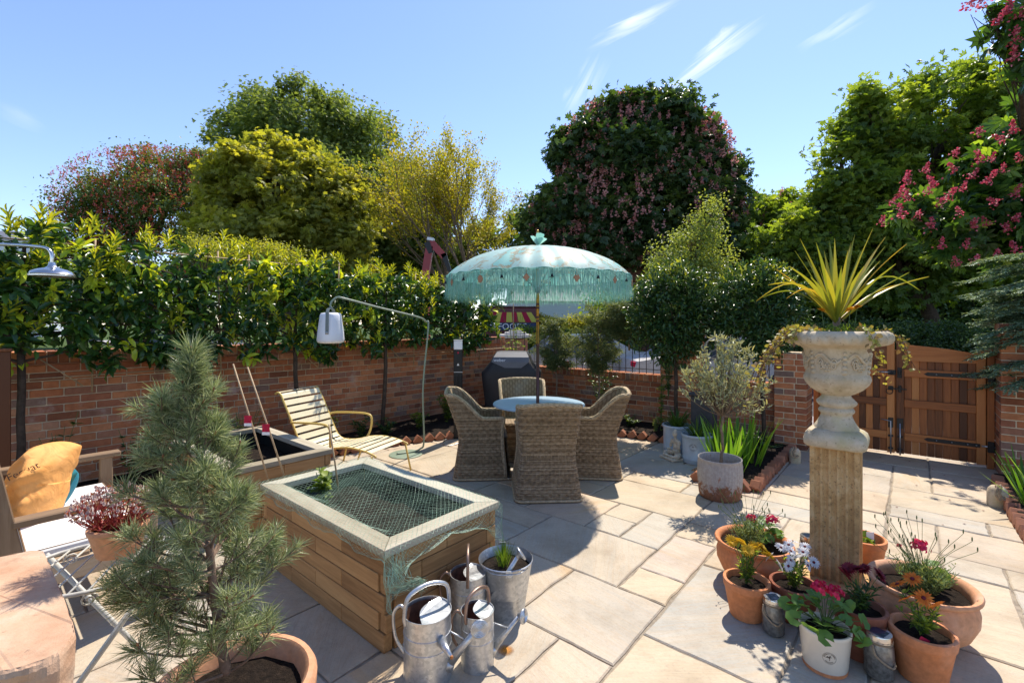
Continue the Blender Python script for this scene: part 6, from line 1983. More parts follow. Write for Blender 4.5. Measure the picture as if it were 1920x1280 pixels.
    for k, (x, y, dd) in enumerate(tips):
        tp = PX(x, y, cy+dd)-Vector((cx, cy, h+.65)); b = Vector((0, 0, .10+random.uniform(-.02, .02)))
        d = tp-b; L_ = d.length; hor = Vector((d.x, d.y, 0)); arch = .24*hor.length
        n = 9; pts = []
        for q in range(n+1):
            f_ = q/n; pts.append(b+d*f_+Vector((0, 0, arch*math.sin(PI*f_)*(1.2 if d.z < .25 else .35))))
        sd = Vector((-hor.y, hor.x, 0)).normalized() if hor.length > .01 else Vector((1, 0, 0))
        if k % 3 == 1: sd = (sd+Vector((.5, -.5, 0))).normalized()
        vs = []; fs = []; w0 = .0145 if d.z > .2 else .010
        for q, p in enumerate(pts):
            f_ = q/n; w = w0*(.55+.9*min(f_/.3, 1)*.5+0)*(1 if f_ < .45 else (1-(f_-.45)/.55)**.9+.02)
            vs += [p-sd*w+Vector((0, 0, .004)), p-Vector((0, 0, .003)), p+sd*w+Vector((0, 0, .004))]
        for q in range(n): e = 3*q; fs += [(e, e+1, e+4, e+3), (e+1, e+2, e+5, e+4)]
        part('blade', MB().add(vs, fs, 0, random.uniform(.0, 1)**1.3, True), M['cordy'], c)
    part('dead_blade', MB().tube([(.02, -.02, .12), (.05, -.04, .07), (.085, -.05, .0)], [.006, .007, .004], 5, flat=.3), M['bark_pale'], c)
    # ivy spilling from the rim, marigolds
    iv = thing('trailing_ivy', 'variegated trailing ivy spilling over the rim of the stone urn', 'plant', (cx, cy, h+.66))
    st = MB(); P = []; D = []; N = []
    for k in range(34):
        if k < 16: a = R(random.uniform(110, 185)); L_ = random.uniform(.2, .55)
        elif k < 22: a = R(random.uniform(-35, 25)); L_ = random.uniform(.10, .34)
        else: a = random.uniform(0, 6.28); L_ = random.uniform(0, .05)
        d = Vector((math.cos(a), math.sin(a), 0)); s_ = Vector((-d.y, d.x, 0))*random.uniform(-.5, .5)
        pts = curve3([(0, 0, -.01), d*.15+Vector((0, 0, .03)), d*.265+Vector((0, 0, .035)), d*(.30+L_*.25)+s_*L_*.3+Vector((0, 0, .0-L_*.35)), d*(.31+L_*.42)+s_*L_*.7+Vector((random.uniform(-.02, .02), 0, -L_*.95))], 22)
        st.tube(pts, .0016, 4, cap=False)
        for q in range(3, len(pts)):
            for _ in range(2 if k < 22 else 3):
                if random.random() < .62:
                    p = pts[q]+Vector(rng.normal(size=3))*.010; P.append(tuple(p)); D.append(tuple(rng.normal(size=3)+np.array([0, 0, -.3]))); N.append((d.x*.6, d.y*.6, .9))
    part('stems', st, M['bark_red'], iv)
    P = np.array(P); N = np.array(N)+rng.normal(size=P.shape)*.5
    leaves('foliage', P, np.array(D), N, .030*rng.uniform(.6, 1.3, len(P)), .028*rng.uniform(.6, 1.3, len(P)), T_LEAF, M['ivy'], iv)
    mg = thing('marigolds', 'orange marigolds with bright green leaves around the foot of the cordyline', 'plant', (cx, cy, h+.65))
    for (x, y) in ((1541, 583), (1594, 581), (1607, 577)):
        p = PX(x, y, cy-.12)-Vector((cx, cy, h+.65))
        place_flower(mg, FL['p_marigold'], p, .5, 0, .95, EYE_D)
        place_flower(mg, FL['p_marigold'], p+Vector((0, 0, .006)), .3, 1, .7)
        part('stem', MB().tube([(p.x*.8, p.y*.8, 0), tuple(p)], .002, 4), M['stem'], mg)
    n = 260; P = np.stack([rng.uniform(-.13, .16, n), rng.uniform(-.17, -.02, n), rng.uniform(0, .07, n)], 1)
    P[:, 0] = np.where(rng.random(n) < .6, -.06+rng.normal(size=n)*.035, P[:, 0])
    leaves('foliage', P, rng.normal(size=P.shape)+np.array([0, 0, .6]), rng.normal(size=P.shape)+np.array([0, 0, 1]), .03, .009, T_LEAF, M['leaf_green'], mg)
pedestal()

# ---------------------------------------------------------------- group of pots around the pedestal
def P2(x, y): return (x, y, 0)
g = 'terracotta pots around the pedestal'
o = pot('plant_pot', 'large rounded terracotta bowl left of the pedestal with lavender and a red geranium', 'pot', P2(1.51, 2.92), bowl_pot(.222, .255), 'terra', .19, .21, g)
lavender(o, .21, .17, .13, 80, 24, (-.04, -.02)); geranium(o, .21, .14, .10, 18, [(.01, .05, .36, 1.0), (.13, .02, .36, 1.25)], (.11, .05))
o = pot('plant_pot', 'small plain terracotta pot with yellow daisies and a twisted leafy stem', 'pot', P2(1.29, 2.57), std_pot(.118, .20), 'terra', .10, .165, g)
daisy_plant(o, .165, .26, .065, [(-.075+.021*k, random.uniform(-.04, .04), .390-.006*k+random.uniform(-.015, .015), .75, -.2) for k in range(10)], 'p_yellow', None, 'leaf_green', 150)
o = pot('plant_pot', 'terracotta pot with white daisies', 'pot', P2(1.54, 2.55), std_pot(.12, .19), 'terra_dark', .10, .155, g)
daisy_plant(o, .155, .20, .10, [(-.10, -.03, .30, 1.2, 1.8), (-.05, -.05, .335, .9, 0), (-.02, .0, .36, .6, 0), (.03, -.03, .35, .7, .3), (.06, .02, .345, .5, 0), (.0, .05, .37, .4, 0), (-.05, .04, .36, .5, 0), (.08, -.04, .32, .9, .4), (-.12, .02, .32, 1.0, 1.2), (-.07, -.07, .315, 1.1, .5), (.02, -.08, .325, 1.1, 0), (.09, .05, .36, .4, 0), (.04, .08, .375, .3, 0), (-.02, -.05, .35, .8, .2)], 'p_white', EYE_D, 'leaf_green', 160)
o = pot('plant_pot', 'cream glazed pot with a printed tree emblem and a leafy red geranium', 'pot', P2(1.466, 2.19), [(.001, .002), (.084, .002), (.088, .006), (.089, .018), (.0885, .0185), (.091, .022), (.104, .172), (.106, .176), (.106, .186), (.103, .19), (.097, .19), (.093, .182), (.085, .10), (.001, .09)], 'glaze_white', .088, .160)
part('unglazed_foot', MB().lathe([(.0892, .0015), (.0898, .006), (.0905, .018)], 48, cap=False), M['terra'], o)
geranium(o, .16, .17, .17, 34, [(-.035, -.02, .375, 1.15), (.025, -.03, .36, 1.15)])
def emblem(parent, r, z, az, size, tops, bottoms, tilt=0.0):
    rt_ = part('emblem', MB().add([(0, 0, 0), (.0001, 0, 0), (0, 0, .0001)], [(0, 1, 2)]), M['ink'], parent) if False else None
    mb = MB(); s_ = size
    def onc(x, zz, o_=.0012):
        a = az+x/r; return Vector(((r+o_+(zz)*tilt)*math.cos(a), (r+o_+(zz)*tilt)*math.sin(a), z+zz))
    for q in (1.0, ):
        mb.tube([onc(s_*q*math.cos(2*PI*k/36), s_*q*math.sin(2*PI*k/36)) for k in range(37)], .0005, 4)
    mb.tube([onc(0, -s_*.45), onc(.001, -s_*.1), onc(0, s_*.1)], .0009, 4)
    for k in range(16):
        a = random.uniform(.1, PI-.1); q = random.uniform(.25, .52)*s_
        e = onc(q*math.cos(a)*1.1, q*math.sin(a)*.9); mb.tube([onc(0, s_*.05*random.random()), e], .0004, 3)
        mb.lathe([(.0012, -.0006), (.0012, .0006)], 5, e, rot=Matrix.Rotation(az, 3, 'Z') @ Matrix.Rotation(R(90), 3, 'Y'))
    e = part('emblem', mb, M['ink'], parent)
    for txt, up in ((tops, 1), (bottoms, -1)):
        n = len(txt); span = R(165) if up > 0 else R(95)
        for k, chh in enumerate(txt):
            if chh == ' ': continue
            f = (k+.5)/n
            a = (PI/2+span/2-span*f) if up > 0 else (-PI/2-span/2+span*f)
            p = onc(s_*.78*math.cos(a), s_*.78*math.sin(a), .0015)
            m = text_mesh(chh, s_*.30, M['ink'], .0002)
            q = link('letter', m, e, p)
            roll = a-PI/2 if up > 0 else a+PI/2
            q.rotation_euler = (Matrix.Rotation(az+PI/2+s_*.78*math.cos(a)/r, 4, 'Z') @ Matrix.Rotation(R(90), 4, 'X') @ Matrix.Rotation(roll, 4, 'Z')).to_euler()
emblem(o, .098, .098, math.atan2(-2.19, -1.466)+.18, .026, 'BOTANIC GARDEN', 'NURSERY', .09)
o = pot('plant_pot', 'damp dark terracotta pot with deep red daisies, in front of the pedestal', 'pot', P2(1.69, 2.27), std_pot(.112, .235), 'terra_dark', .095, .20, g)
daisy_plant(o, .20, .17, .10, [(-.04, .02, .40, .7, 0), (-.01, .0, .405, .5, .4), (.03, .01, .40, .6, -.3), (.085, -.01, .385, .9, .5), (-.075, .0, .385, .9, 0)], 'p_dark', None, 'leaf_laurel2', 150)
o = pot('plant_pot', 'terracotta pot with orange daisies and a red plant tag, nearest on the right', 'pot', P2(1.86, 2.12), std_pot(.123, .22), 'terra', .105, .185, g)
daisy_plant(o, .185, .19, .10, [(-.075, -.01, .36, .8, .2), (-.02, -.03, .375, 1.0, .1), (-.085, .03, .40, .6, 0), (.0, .05, .415, .6, 0), (.03, -.04, .345, 1.0, .4)], 'p_orange', EYE_D, 'leaf_green', 150)
q = part('plant_tag', MB().box((-.055, -.075, .215), (.045, .002, .022), .0008, rot=Matrix.Rotation(.5, 3, 'Y')), M['p_red'], o)
o = pot('plant_pot', 'large rounded pale terracotta bowl right of the pedestal with lavender and a geranium', 'pot', P2(2.105, 2.40), bowl_pot(.228, .28), 'terra_pale', .19, .22, g)
lavender(o, .22, .17, .14, 110, 34, (.0, -.0)); geranium(o, .22, .12, .08, 10, [(.05, .07, .42, 1.35), (-.05, .08, .42, .45)], (.08, .06))
o = pot('plant_pot', 'terracotta pot with a young leafy plant and white label, behind the pedestal', 'pot', P2(2.285, 3.04), std_pot(.125, .22), 'terra', .105, .16, g)
part('plant_tag', MB().box((.03, -.02, .21), (.05, .002, .09), .0008), M['print_white'], o)
n = 26; P = rng.normal(size=(n, 3))*np.array([.03, .03, .02])+np.array([-.02, -.03, .20])
leaves('foliage', P, rng.normal(size=P.shape)+np.array([0, 0, .3]), rng.normal(size=P.shape)*.4+np.array([0, 0, 1]), .05, .035, T_LEAF, M['leaf_green'], o)
def solar_jar(x, y, label, r=.052, h=.185, az=0):
    o = thing('solar_jar', label, 'jar lamp', (x, y, 0), az, 'solar jar lamps among the pots')
    part('glass', MB().lathe([(.001, .002), (r*.85, .002), (r, .012), (r*1.03, h*.55), (r*.96, h*.75), (r*.82, h*.84), (r*.82, h*.86)], 32, cap=False, rf=lambda a, z: 1+.02*math.sin(a*14)*math.sin(z*260)), M['glass_green'], o, smooth_angle=60)
    ld = part('lid', MB().lathe([(r*.84, h*.84), (r*.92, h*.85), (r*.92, h*.97), (r*.88, h), (r*.70, h)], 32), M['chrome'], o, smooth_angle=40)
    part('solar_panel', MB().box((0, 0, h+.001), (r*1.05, r*1.05, .002), .0005), M['solar'], ld)
    part('rope_handle', MB().tube(curve3([(-r*.98, 0, h*.8), (-r*1.15, -.02, h*.6), (-.01, -r*1.12, h*.38), (r*1.1, -.015, h*.62), (r*.98, 0, h*.8)], 30), .0045, 6), M['rope'], o)
    tw = MB(); tw.tube([((r*.84+.003)*math.cos(t_*.4), (r*.84+.003)*math.sin(t_*.4), h*.80+.0004*t_) for t_ in range(48)], .003, 5); part('rope_collar', tw, M['rope'], o)
solar_jar(1.357, 2.425, 'rippled glass solar jar beside the yellow daisy pot')
solar_jar(1.67, 2.127, 'dark glass solar jar between the cream pot and the orange daisies', .056, .20, .5)
solar_jar(1.985, 3.13, 'solar jar half hidden behind the left side of the pedestal')
solar_jar(2.30, 2.80, 'solar jar lid showing behind the big pale terracotta bowl', .055, .175, .3)

# ---------------------------------------------------------------- watering cans and bucket
def watering_can(loc, r, h, rot, label, spout_to, rose_r, rose_dir, handle_mat, arch_h, tube_r=.0085, funnel=False, face_rings=False, arch_az=0):
    o = thing('watering_can', label, 'watering can', loc, rot, 'galvanised watering cans beside the raised bed')
    prof = [(.001, .004), (r*.98, .004), (r, .0), (r, .012), (r*.995, .018), (r*.99, h*.50), (r*1.01, h*.505), (r*1.01, h*.52), (r*.99, h*.525), (r*.985, h*.70), (r*1.005, h*.705), (r*1.005, h*.72), (r*.985, h*.725), (r*.98, h*.985), (r*1.0, h*.99), (r*1.005, h), (r*.985, h), (r*.975, h*.97)]
    part('body', MB().lathe(prof, 48, cap=False), M['galv'], o, smooth_angle=35)
    # half lid on the +x side, opening on the other
    vs = []; fs = []; n = 20
    for k in range(n+1):
        a = R(-80)+R(160)*k/n; vs.append((r*.975*math.cos(a), r*.975*math.sin(a), h*.975))
    for k in range(9):
        q = k/8; y = r*.96*(1-2*q); x = -.25*r*math.sin(PI*q)-.02*r; vs.append((x+r*.17*(1-math.sin(PI*q)), y, h*.985+.004))
    fs.append(tuple(range(len(vs))))
    part('lid', MB().add(vs, fs), M['galv'], o)
    part('inside', MB().lathe([(.0005, h*.35), (r*.9, h*.35), (r*.965, h*.95)], 32, cap=False), M['galv_in'], o)
    sp_ = Vector(spout_to); s0 = Vector((r*.9, 0, h*.22))
    s = part('spout', MB().tube([s0, s0.lerp(sp_, .5), sp_], [r*.24, r*.15, r*.105], 16), M['galv'], o)
    part('spout_collar', MB().tube([s0+Vector((-.004, 0, -.004)), s0.lerp(sp_, .10)], [r*.34, r*.22], 16), M['galv'], s)
    d = Vector(rose_dir).normalized(); q = d.to_track_quat('Z', 'Y').to_matrix()
    prof = [(r*.10, -.03), (rose_r*.45, -.012), (rose_r*.97, -.002), (rose_r, .002), (rose_r*.98, .005), (rose_r*.9, .006)]
    if face_rings:
        for k in range(5): rr = rose_r*(.86-.17*k); prof += [(rr, .006), (rr-.002, .009), (rr-rose_r*.07, .009), (rr-rose_r*.09, .006)]
    prof += [(.0004, .008)]
    part('rose', MB().lathe(prof, 32, sp_+d*.02, rot=q, cap=False), M['galv'], s)
    part('stay', MB().tube([(r*.97, 0, h*.72), s0.lerp(sp_, .62)], .004, 6), M['galv'], o)
    m = M[handle_mat]
    ra = Matrix.Rotation(R(arch_az), 3, 'Z')
    part('carry_handle', MB().tube(curve3([ra @ Vector(q_) for q_ in [(0, -r*.97, h*.88), (.0, -r*1.02, h*1.02), (.0, -r*.85, h+arch_h*.75), (0, 0, h+arch_h), (0, r*.85, h+arch_h*.75), (0, r*1.02, h*1.02), (0, r*.97, h*.88)]], 40), tube_r, 10), m, o)
    part('back_handle', MB().tube(curve3([(-r*.95, 0, h*.93), (-r*1.25, 0, h*1.0), (-r*1.55, 0, h*.85), (-r*1.45, 0, h*.5), (-r*.97, 0, h*.25)], 30), tube_r*.8, 8), m, o)
    if funnel:
        f0 = Vector((r*.80, -r*.55, h*.70)); fd = Vector((.72, -.66, -.16))
        part('side_funnel', MB().tube([f0, f0+fd*.10], [.024, .006], 12), M['galv'], o)
        part('funnel_tip', MB().tube([f0+fd*.099, f0+fd*.106], [.0075, .007], 10), M['rust'], o)
    return o
watering_can((-.385, 2.13, 0), .108, .30, R(-12), 'largest galvanised watering can at the front left, with a ringed rose', (.235, .03, .235), .042, (.35, -.85, .05), 'galv', .115, .0095, True, True, -43)
watering_can((-.163, 2.205, 0), .078, .255, R(8), 'smaller galvanised watering can in front, spout pointing right', (.20, -.01, .215), .034, (.75, -.6, .1), 'galv_rust', .095, .0085, False, True, -47)
watering_can((-.235, 2.50, 0), .096, .275, R(4), 'galvanised watering can at the back with a bronze handle', (.265, -.04, .37), .038, (.8, .1, .55), 'galv_rust', .13)
def bucket():
    o = thing('galvanised_bucket', 'galvanised bucket planted with grassy chives beside the watering cans', 'bucket', (-.035, 2.60, 0))
    part('body', MB().lathe([(.001, .003), (.100, .003), (.103, .0), (.104, .012), (.118, .12), (.120, .122), (.121, .13), (.146, .285), (.150, .292), (.152, .300), (.148, .303), (.144, .296), (.118, .12)], 48, cap=False), M['galv'], o, smooth_angle=40)
    part('soil', MB().lathe([(.0005, .262), (.10, .258), (.139, .25)], 24), M['soil'], o)
    part('bail', MB().tube(curve3([(.12, -.085, .285), (.06, -.15, .288), (-.06, -.145, .285), (-.13, -.07, .29)], 20), .003, 6), M['galv'], o)
    part('ear', MB().box((-.02, .152, .30), (.04, .006, .035), .002), M['galv'], o); part('ear', MB().box((.02, -.150, .285), (.04, .006, .035), .002), M['galv'], o)
    g_ = MB()
    for k in range(110):
        a = random.uniform(0, 6.28); rr = random.uniform(0, .035)
        blade(g_, (-.01+rr*math.cos(a), rr*math.sin(a), .255), (math.cos(a), math.sin(a)), random.uniform(.07, .16), .004, random.uniform(.0, .45), random.uniform(0, .6), 5, random.random())
    part('chives', g_, M['grassy'], o, kind='stuff')
bucket()
mb = MB().lathe([(.0004, .0038), (.06, .0034)], 20, (-.03, 2.29, 0))
tag(link('rust_stain', mb.mesh('rust_stain', None)), 'round orange rust stain on the paving beside the watering cans', 'stain')
t = NT('rust_stain')
d_ = t.n.new('ShaderNodeVectorMath'); d_.operation = 'DISTANCE'; t.l.new(t.pos, d_.inputs[0]); d_.inputs[1].default_value = (-.03, 2.29, .0025)
m_ = t.ramp(t.math('ADD', t.math('MULTIPLY', d_.outputs['Value'], 20), t.math('MULTIPLY', t.noise(30), .3)), [(.20, .75), (1.05, 0.0)])
t.fin((.62, .24, .02), .7)
trn = t.n.new('ShaderNodeBsdfTransparent'); mx = t.n.new('ShaderNodeMixShader'); t.l.new(m_, mx.inputs[0]); t.l.new(trn.outputs[0], mx.inputs[1]); t.l.new(t.p.outputs[0], mx.inputs[2]); t.l.new(mx.outputs[0], t.out.inputs[0])
bpy.data.objects['rust_stain'].data.materials.clear(); bpy.data.objects['rust_stain'].data.materials.append(t.m)

# ---------------------------------------------------------------- olive tub, blue pots, statue, sundial, iris
def olive():
    x, y = 1.93, 4.34
    o = thing('zinc_tub', 'ribbed rusty zinc tub holding the small olive tree', 'tub', (x, y, 0))
    part('tub', MB().lathe([(.001, .003), (.172, .003), (.176, .010), (.178, .03), (.188, .12), (.193, .22), (.190, .31), (.186, .345), (.190, .35), (.191, .358), (.187, .363), (.182, .358), (.182, .30), (.180, .20)], 120, cap=False, rf=lambda a, z: 1+(.018*math.cos(a*40) if .02 < z < .335 else 0)), M['tub'], o, smooth_angle=60)
    part('soil', MB().lathe([(.0005, .235), (.178, .225)], 24), M['soil'], o)
    t_ = thing('olive_tree', 'small standard olive tree with silvery leaves in the zinc tub', 'tree', (x, y, .23))
    b = Vector((x, y, .23))
    c = PX(1362, 715, y)-b; top = PX(1355, 780, y)-b
    mb = MB(); limb(mb, (.0, 0, 0), (.03, 0, .2), .016, .014, .05, 4, 8); limb(mb, (.03, 0, .2), top, .014, .011, .05, 5, 8)
    P = []; D = []
    lob = [((1355, 705), 62, 52), ((1320, 720), 40, 38), ((1400, 735), 42, 40), ((1355, 665), 26, 34), ((1415, 765), 22, 22), ((1300, 700), 22, 24), ((1375, 670), 18, 28)]
    for k in range(105):
        (px, py), rx, ry = random.choices(lob, [l[1]*l[2] for l in lob])[0]
        c = PX(px, py, y)-b; d = sph(1)[0]*random.uniform(.35, 1.0)
        e = c+Vector((d[0]*rx/876*y, d[1]*rx/876*y*.9, d[2]*ry/876*y))
        pts = curve3([top, top.lerp(e, .5)+Vector((0, 0, -.03)), e, e+(e-top).normalized()*.05+Vector((0, 0, .03))], 12)
        mb.tube(pts, [.004*(1-.7*q/len(pts)) for q in range(len(pts))], 4, cap=False)
        for q in range(20):
            f = random.uniform(.45, 1); i = int(f*(len(pts)-1)); p = pts[i]+Vector(rng.normal(size=3))*.012; ax = (pts[-1]-pts[-3]).normalized(); r_ = rng.normal(size=3)
            P.append(tuple(p)); D.append((ax.x*.7+r_[0]*.7, ax.y*.7+r_[1]*.7, ax.z*.7+r_[2]*.6+.15))
    part('trunk', mb, M['bark_pale'], t_)
    P = np.array(P)
    leaves('crown', P, np.array(D), rng.normal(size=P.shape)+np.array([0, 0, .5]), .060*rng.uniform(.6, 1.2, len(P)), .014, T_LEAF, M['leaf_olive'], t_)
olive()
def glazed(x, y, label, emb, r=.175, h=.33):
    o = pot('glazed_pot', label, 'pot', (x, y, 0), [(.001, .002), (r*.90, .002), (r*.92, .01), (r*.925, .045), (r*.95, .048), (r*.95, .06), (r*.93, .064), (r*.95, h*.85), (r*.97, h*.88), (r*1.02, h*.92), (r*1.03, h*.97), (r, h), (r*.93, h), (r*.90, h*.95), (r*.88, h*.6), (.001, h*.5)], 'glaze_blue', r*.86, h*.84, 'two pale blue glazed pots')
    g_ = 60 if emb else 90
    for k in range(g_):
        a = random.uniform(0, 6.28); rr = random.uniform(0, .08); m = MB()
        blade(m, (rr*math.cos(a), rr*math.sin(a), h*.84), (math.cos(a), math.sin(a)), random.uniform(.18, .32), .016, random.uniform(.1, .8), random.uniform(.3, 1.2), 6, random.random())
        part('blade', m, M['grassy'], o)
    if emb: emblem(o, r*.945, .20, math.atan2(-y, -x)-.28, .042, 'BOTANIC GARDEN', 'NURSERY')
glazed(2.15, 5.42, 'pale blue glazed pot with a round tree emblem and strap leaved plant', True)
glazed(2.09, 5.92, 'pale blue glazed pot at the foot of the left bay tree', False)
def statue2():
    o = thing('buddha_statue', 'small pale stone statue of a seated meditating figure beside the blue pots', 'statue', (1.93, 5.55, 0), R(-72))
    def ell(c, r, rot=None, n=16, m=10): 
        mb_ = []
        return c, r, rot
    # metaball body merged to one mesh
    mbd = bpy.data.metaballs.new('figure'); mbd.resolution = .012; mbd.render_resolution = .012; mbd.threshold = .3
    fo = bpy.data.objects.new('figure', mbd); COL.objects.link(fo)
    def ball(x, y, z, rx, ry=None, rz=None):
        e = mbd.elements.new(type='ELLIPSOID'); e.co = (x, y, z); e.radius = 1.35; ry = ry or rx; rz = rz or rx; e.size_x, e.size_y, e.size_z = rx, ry, rz
        return e
    for p in ((0, .03, .09, .060, .048, .05), (0, .028, .15, .052, .036, .055), (0, .022, .205, .060, .032, .034), (0, .012, .25, .018, .018, .024),
              (0, .006, .295, .031, .033, .040), (0, .014, .335, .018, .018, .016),
              (.066, .018, .195, .020, .020, .034), (.074, .002, .150, .017, .020, .034), (.056, -.035, .112, .022, .032, .016), (.02, -.062, .098, .024, .015, .013),
              (-.066, .018, .195, .020, .020, .034), (-.074, .002, .150, .017, .020, .034), (-.056, -.035, .112, .022, .032, .016), (-.02, -.062, .098, .024, .015, .013),
              (.060, .0, .060, .05, .045, .032), (.105, -.04, .055, .036, .04, .032), (.05, -.085, .045, .055, .026, .022),
              (-.060, .0, .060, .05, .045, .032), (-.105, -.04, .055, .036, .04, .032), (-.04, -.095, .050, .055, .026, .022),
              (0, -.027, .292, .006, .006, .011), (.030, .008, .292, .005, .008, .014), (-.030, .008, .292, .005, .008, .014)):
        ball(*p)
    dg = bpy.context.evaluated_depsgraph_get(); dg.update()
    me = bpy.data.meshes.new_from_object(fo.evaluated_get(dg))
    bpy.data.objects.remove(fo)
    me.materials.clear(); me.materials.append(M['buddha']); me.name = 'figure'
    me.polygons.foreach_set('use_smooth', [True]*len(me.polygons))
    link('figure', me, o)
    part('base', MB().box((0, -.03, .016), (.25, .19, .032), .010), M['buddha'], o)
statue2()
def sundial():
    x, y = 2.36, 5.74
    o = thing('slate_plinth', 'dark slate plinth behind the olive tree carrying the sundial', 'plinth', (x, y, 0), YROT)
    part('shaft', MB().box((0, 0, .36), (.24, .24, .72), .006), M['slate_dark'], o)
    part('top', MB().box((0, 0, .74), (.28, .28, .035), .006), M['slate_dark'], o)
    s = thing('armillary_sundial', 'grey metal armillary sundial of crossing rings with an arrow', 'sundial', (x, y, .757))
    c = PX(1346, 662, y)-Vector((x, y, .757)); R0 = .20
    part('stand', MB().lathe([(.06, 0), (.055, .012), (.015, .03), (.012, c.z-R0)], 16), M['grey_ring'], s)
    def ring(name, ax, ay, r, w, t0=0, t1=360):
        vs = []; fs = []; n = 40
        for k in range(n+1):
            a = R(t0+(t1-t0)*k/n); d = ax*math.cos(a)+ay*math.sin(a); nn = ax.cross(ay)
            for rr, sgn in ((r, -1), (r, 1), (r-.006, 1), (r-.006, -1)): vs.append(c+d*rr+nn*sgn*w/2)
        for k in range(n):
            for q in range(4): fs.append((4*k+q, 4*k+(q+1) % 4, 4*k+4+(q+1) % 4, 4*k+4+q))
        part(name, MB().add(vs, fs), M['grey_ring'], s)
    ring('meridian_ring', Vector((1, .1, 0)).normalized(), Vector((0, 0, 1)), R0, .022)
    ring('equator_band', Vector((-.45, .1, .88)).normalized(), Vector((.3, -.93, .26)).normalized(), R0*.93, .055, -110, 110)
    ring('inner_ring', Vector((.86, .1, .5)).normalized(), Vector((-.1, .99, 0)).normalized(), R0*.93, .016)
    a0, a1 = c+Vector((-.26, 0, -.16)), c+Vector((.30, 0, .17))
    ar = MB().tube([a0, a1], .0045, 6); part('arrow', ar, M['grey_ring'], s)
M['grey_ring'] = plain('weathered_grey_metal', (.20, .21, .21), .5, .4, var=.3, scale=25)
sundial()
def iris_clump(name, loc, n, L_, label, spread=.16, w=.040, lean=(.0, .45), grp=None):
    o = thing(name, label, 'plant', loc, 0, grp)
    for k in range(n):
        a = random.uniform(0, 6.28); rr = spread*math.sqrt(random.random()); m = MB()
        blade(m, (rr*math.cos(a), rr*math.sin(a), 0), (math.cos(a+random.uniform(-.6, .6)), math.sin(a+random.uniform(-.6, .6))), L_*random.uniform(.55, 1.05), w*random.uniform(.7, 1.15), random.uniform(*lean), random.uniform(-.05, .45), 7, random.random(), .12)
        part('blade', m, M['iris'], o)
iris_clump('iris', (2.22, 4.86, .05), 30, .58, 'tall sword leaved iris clump right behind the zinc tub')
iris_clump('iris', (2.52, 5.10, .05), 34, .62, 'tall sword leaved iris clump nearest the gate side edging')
iris_clump('iris', (2.36, 5.40, .05), 22, .52, 'iris clump at the back of the small bed by the plinth', .14)
iris_clump('crocosmia', W(.86, 5.85, .06), 30, .50, 'arching bright green strap leaves at the right edge beside the rope handled weight', .14, .026, (.2, .9))
iris_clump('crocosmia', W(.84, 6.45, .06), 24, .46, 'arching strap leaves in the far right bed below the conifer', .14, .024, (.1, .7))
small_plant('geranium_plant', 'low leafy green perennial filling the flower bed beside the iris', 'plant', W(-1.38, 6.1, .05), 'leaf_dark2', 200, .18, .30, .05, .045, T_PALM, nst=24)
small_plant('geranium_plant', 'low dark leafed perennial at the gate end of the flower bed', 'plant', W(-1.45, 6.55, .05), 'leaf_dark2', 150, .22, .26, .05, .045, T_PALM, nst=20)

def weight(x, y, label, r=.075, h=.17, rope=True, mat='stone'):
    o = thing('door_stop', label, 'door stop', (x, y, 0))
    part('body', MB().lathe([(.001, 0), (r*.98, 0), (r, .008), (r*1.0, h*.6), (r*.9, h*.82), (r*.6, h*.96), (.001, h)], 32), M[mat], o, smooth_angle=60)
    if rope:
        for s_ in (0, 1):
            pts = curve3([(-.02+.03*s_, .0, h*.95), (-.05+.03*s_, -.05, h*1.05), (-.09+.035*s_, -.075, h*.75), (-.075+.035*s_, -.085, h*.5), (-.045+.035*s_, -.08, h*.6)], 26)
            m = MB()
            for q in range(2):
                pp = [p+Vector((.006*math.cos(k*.9+PI*q), .006*math.sin(k*.9+PI*q)*.5, .006*math.sin(k*.9+PI*q))) for k, p in enumerate(pts)]
                m.tube(pp, .0065, 6)
            part('rope_handle', m, M['rope'], o)
weight(3.27, 5.40, 'small round topped stone door stop by the end of the flower bed edging', .06, .17, True)
weight(4.26, 4.10, 'stone weight with thick rope handles on the path at the far right', .068, .185, True)

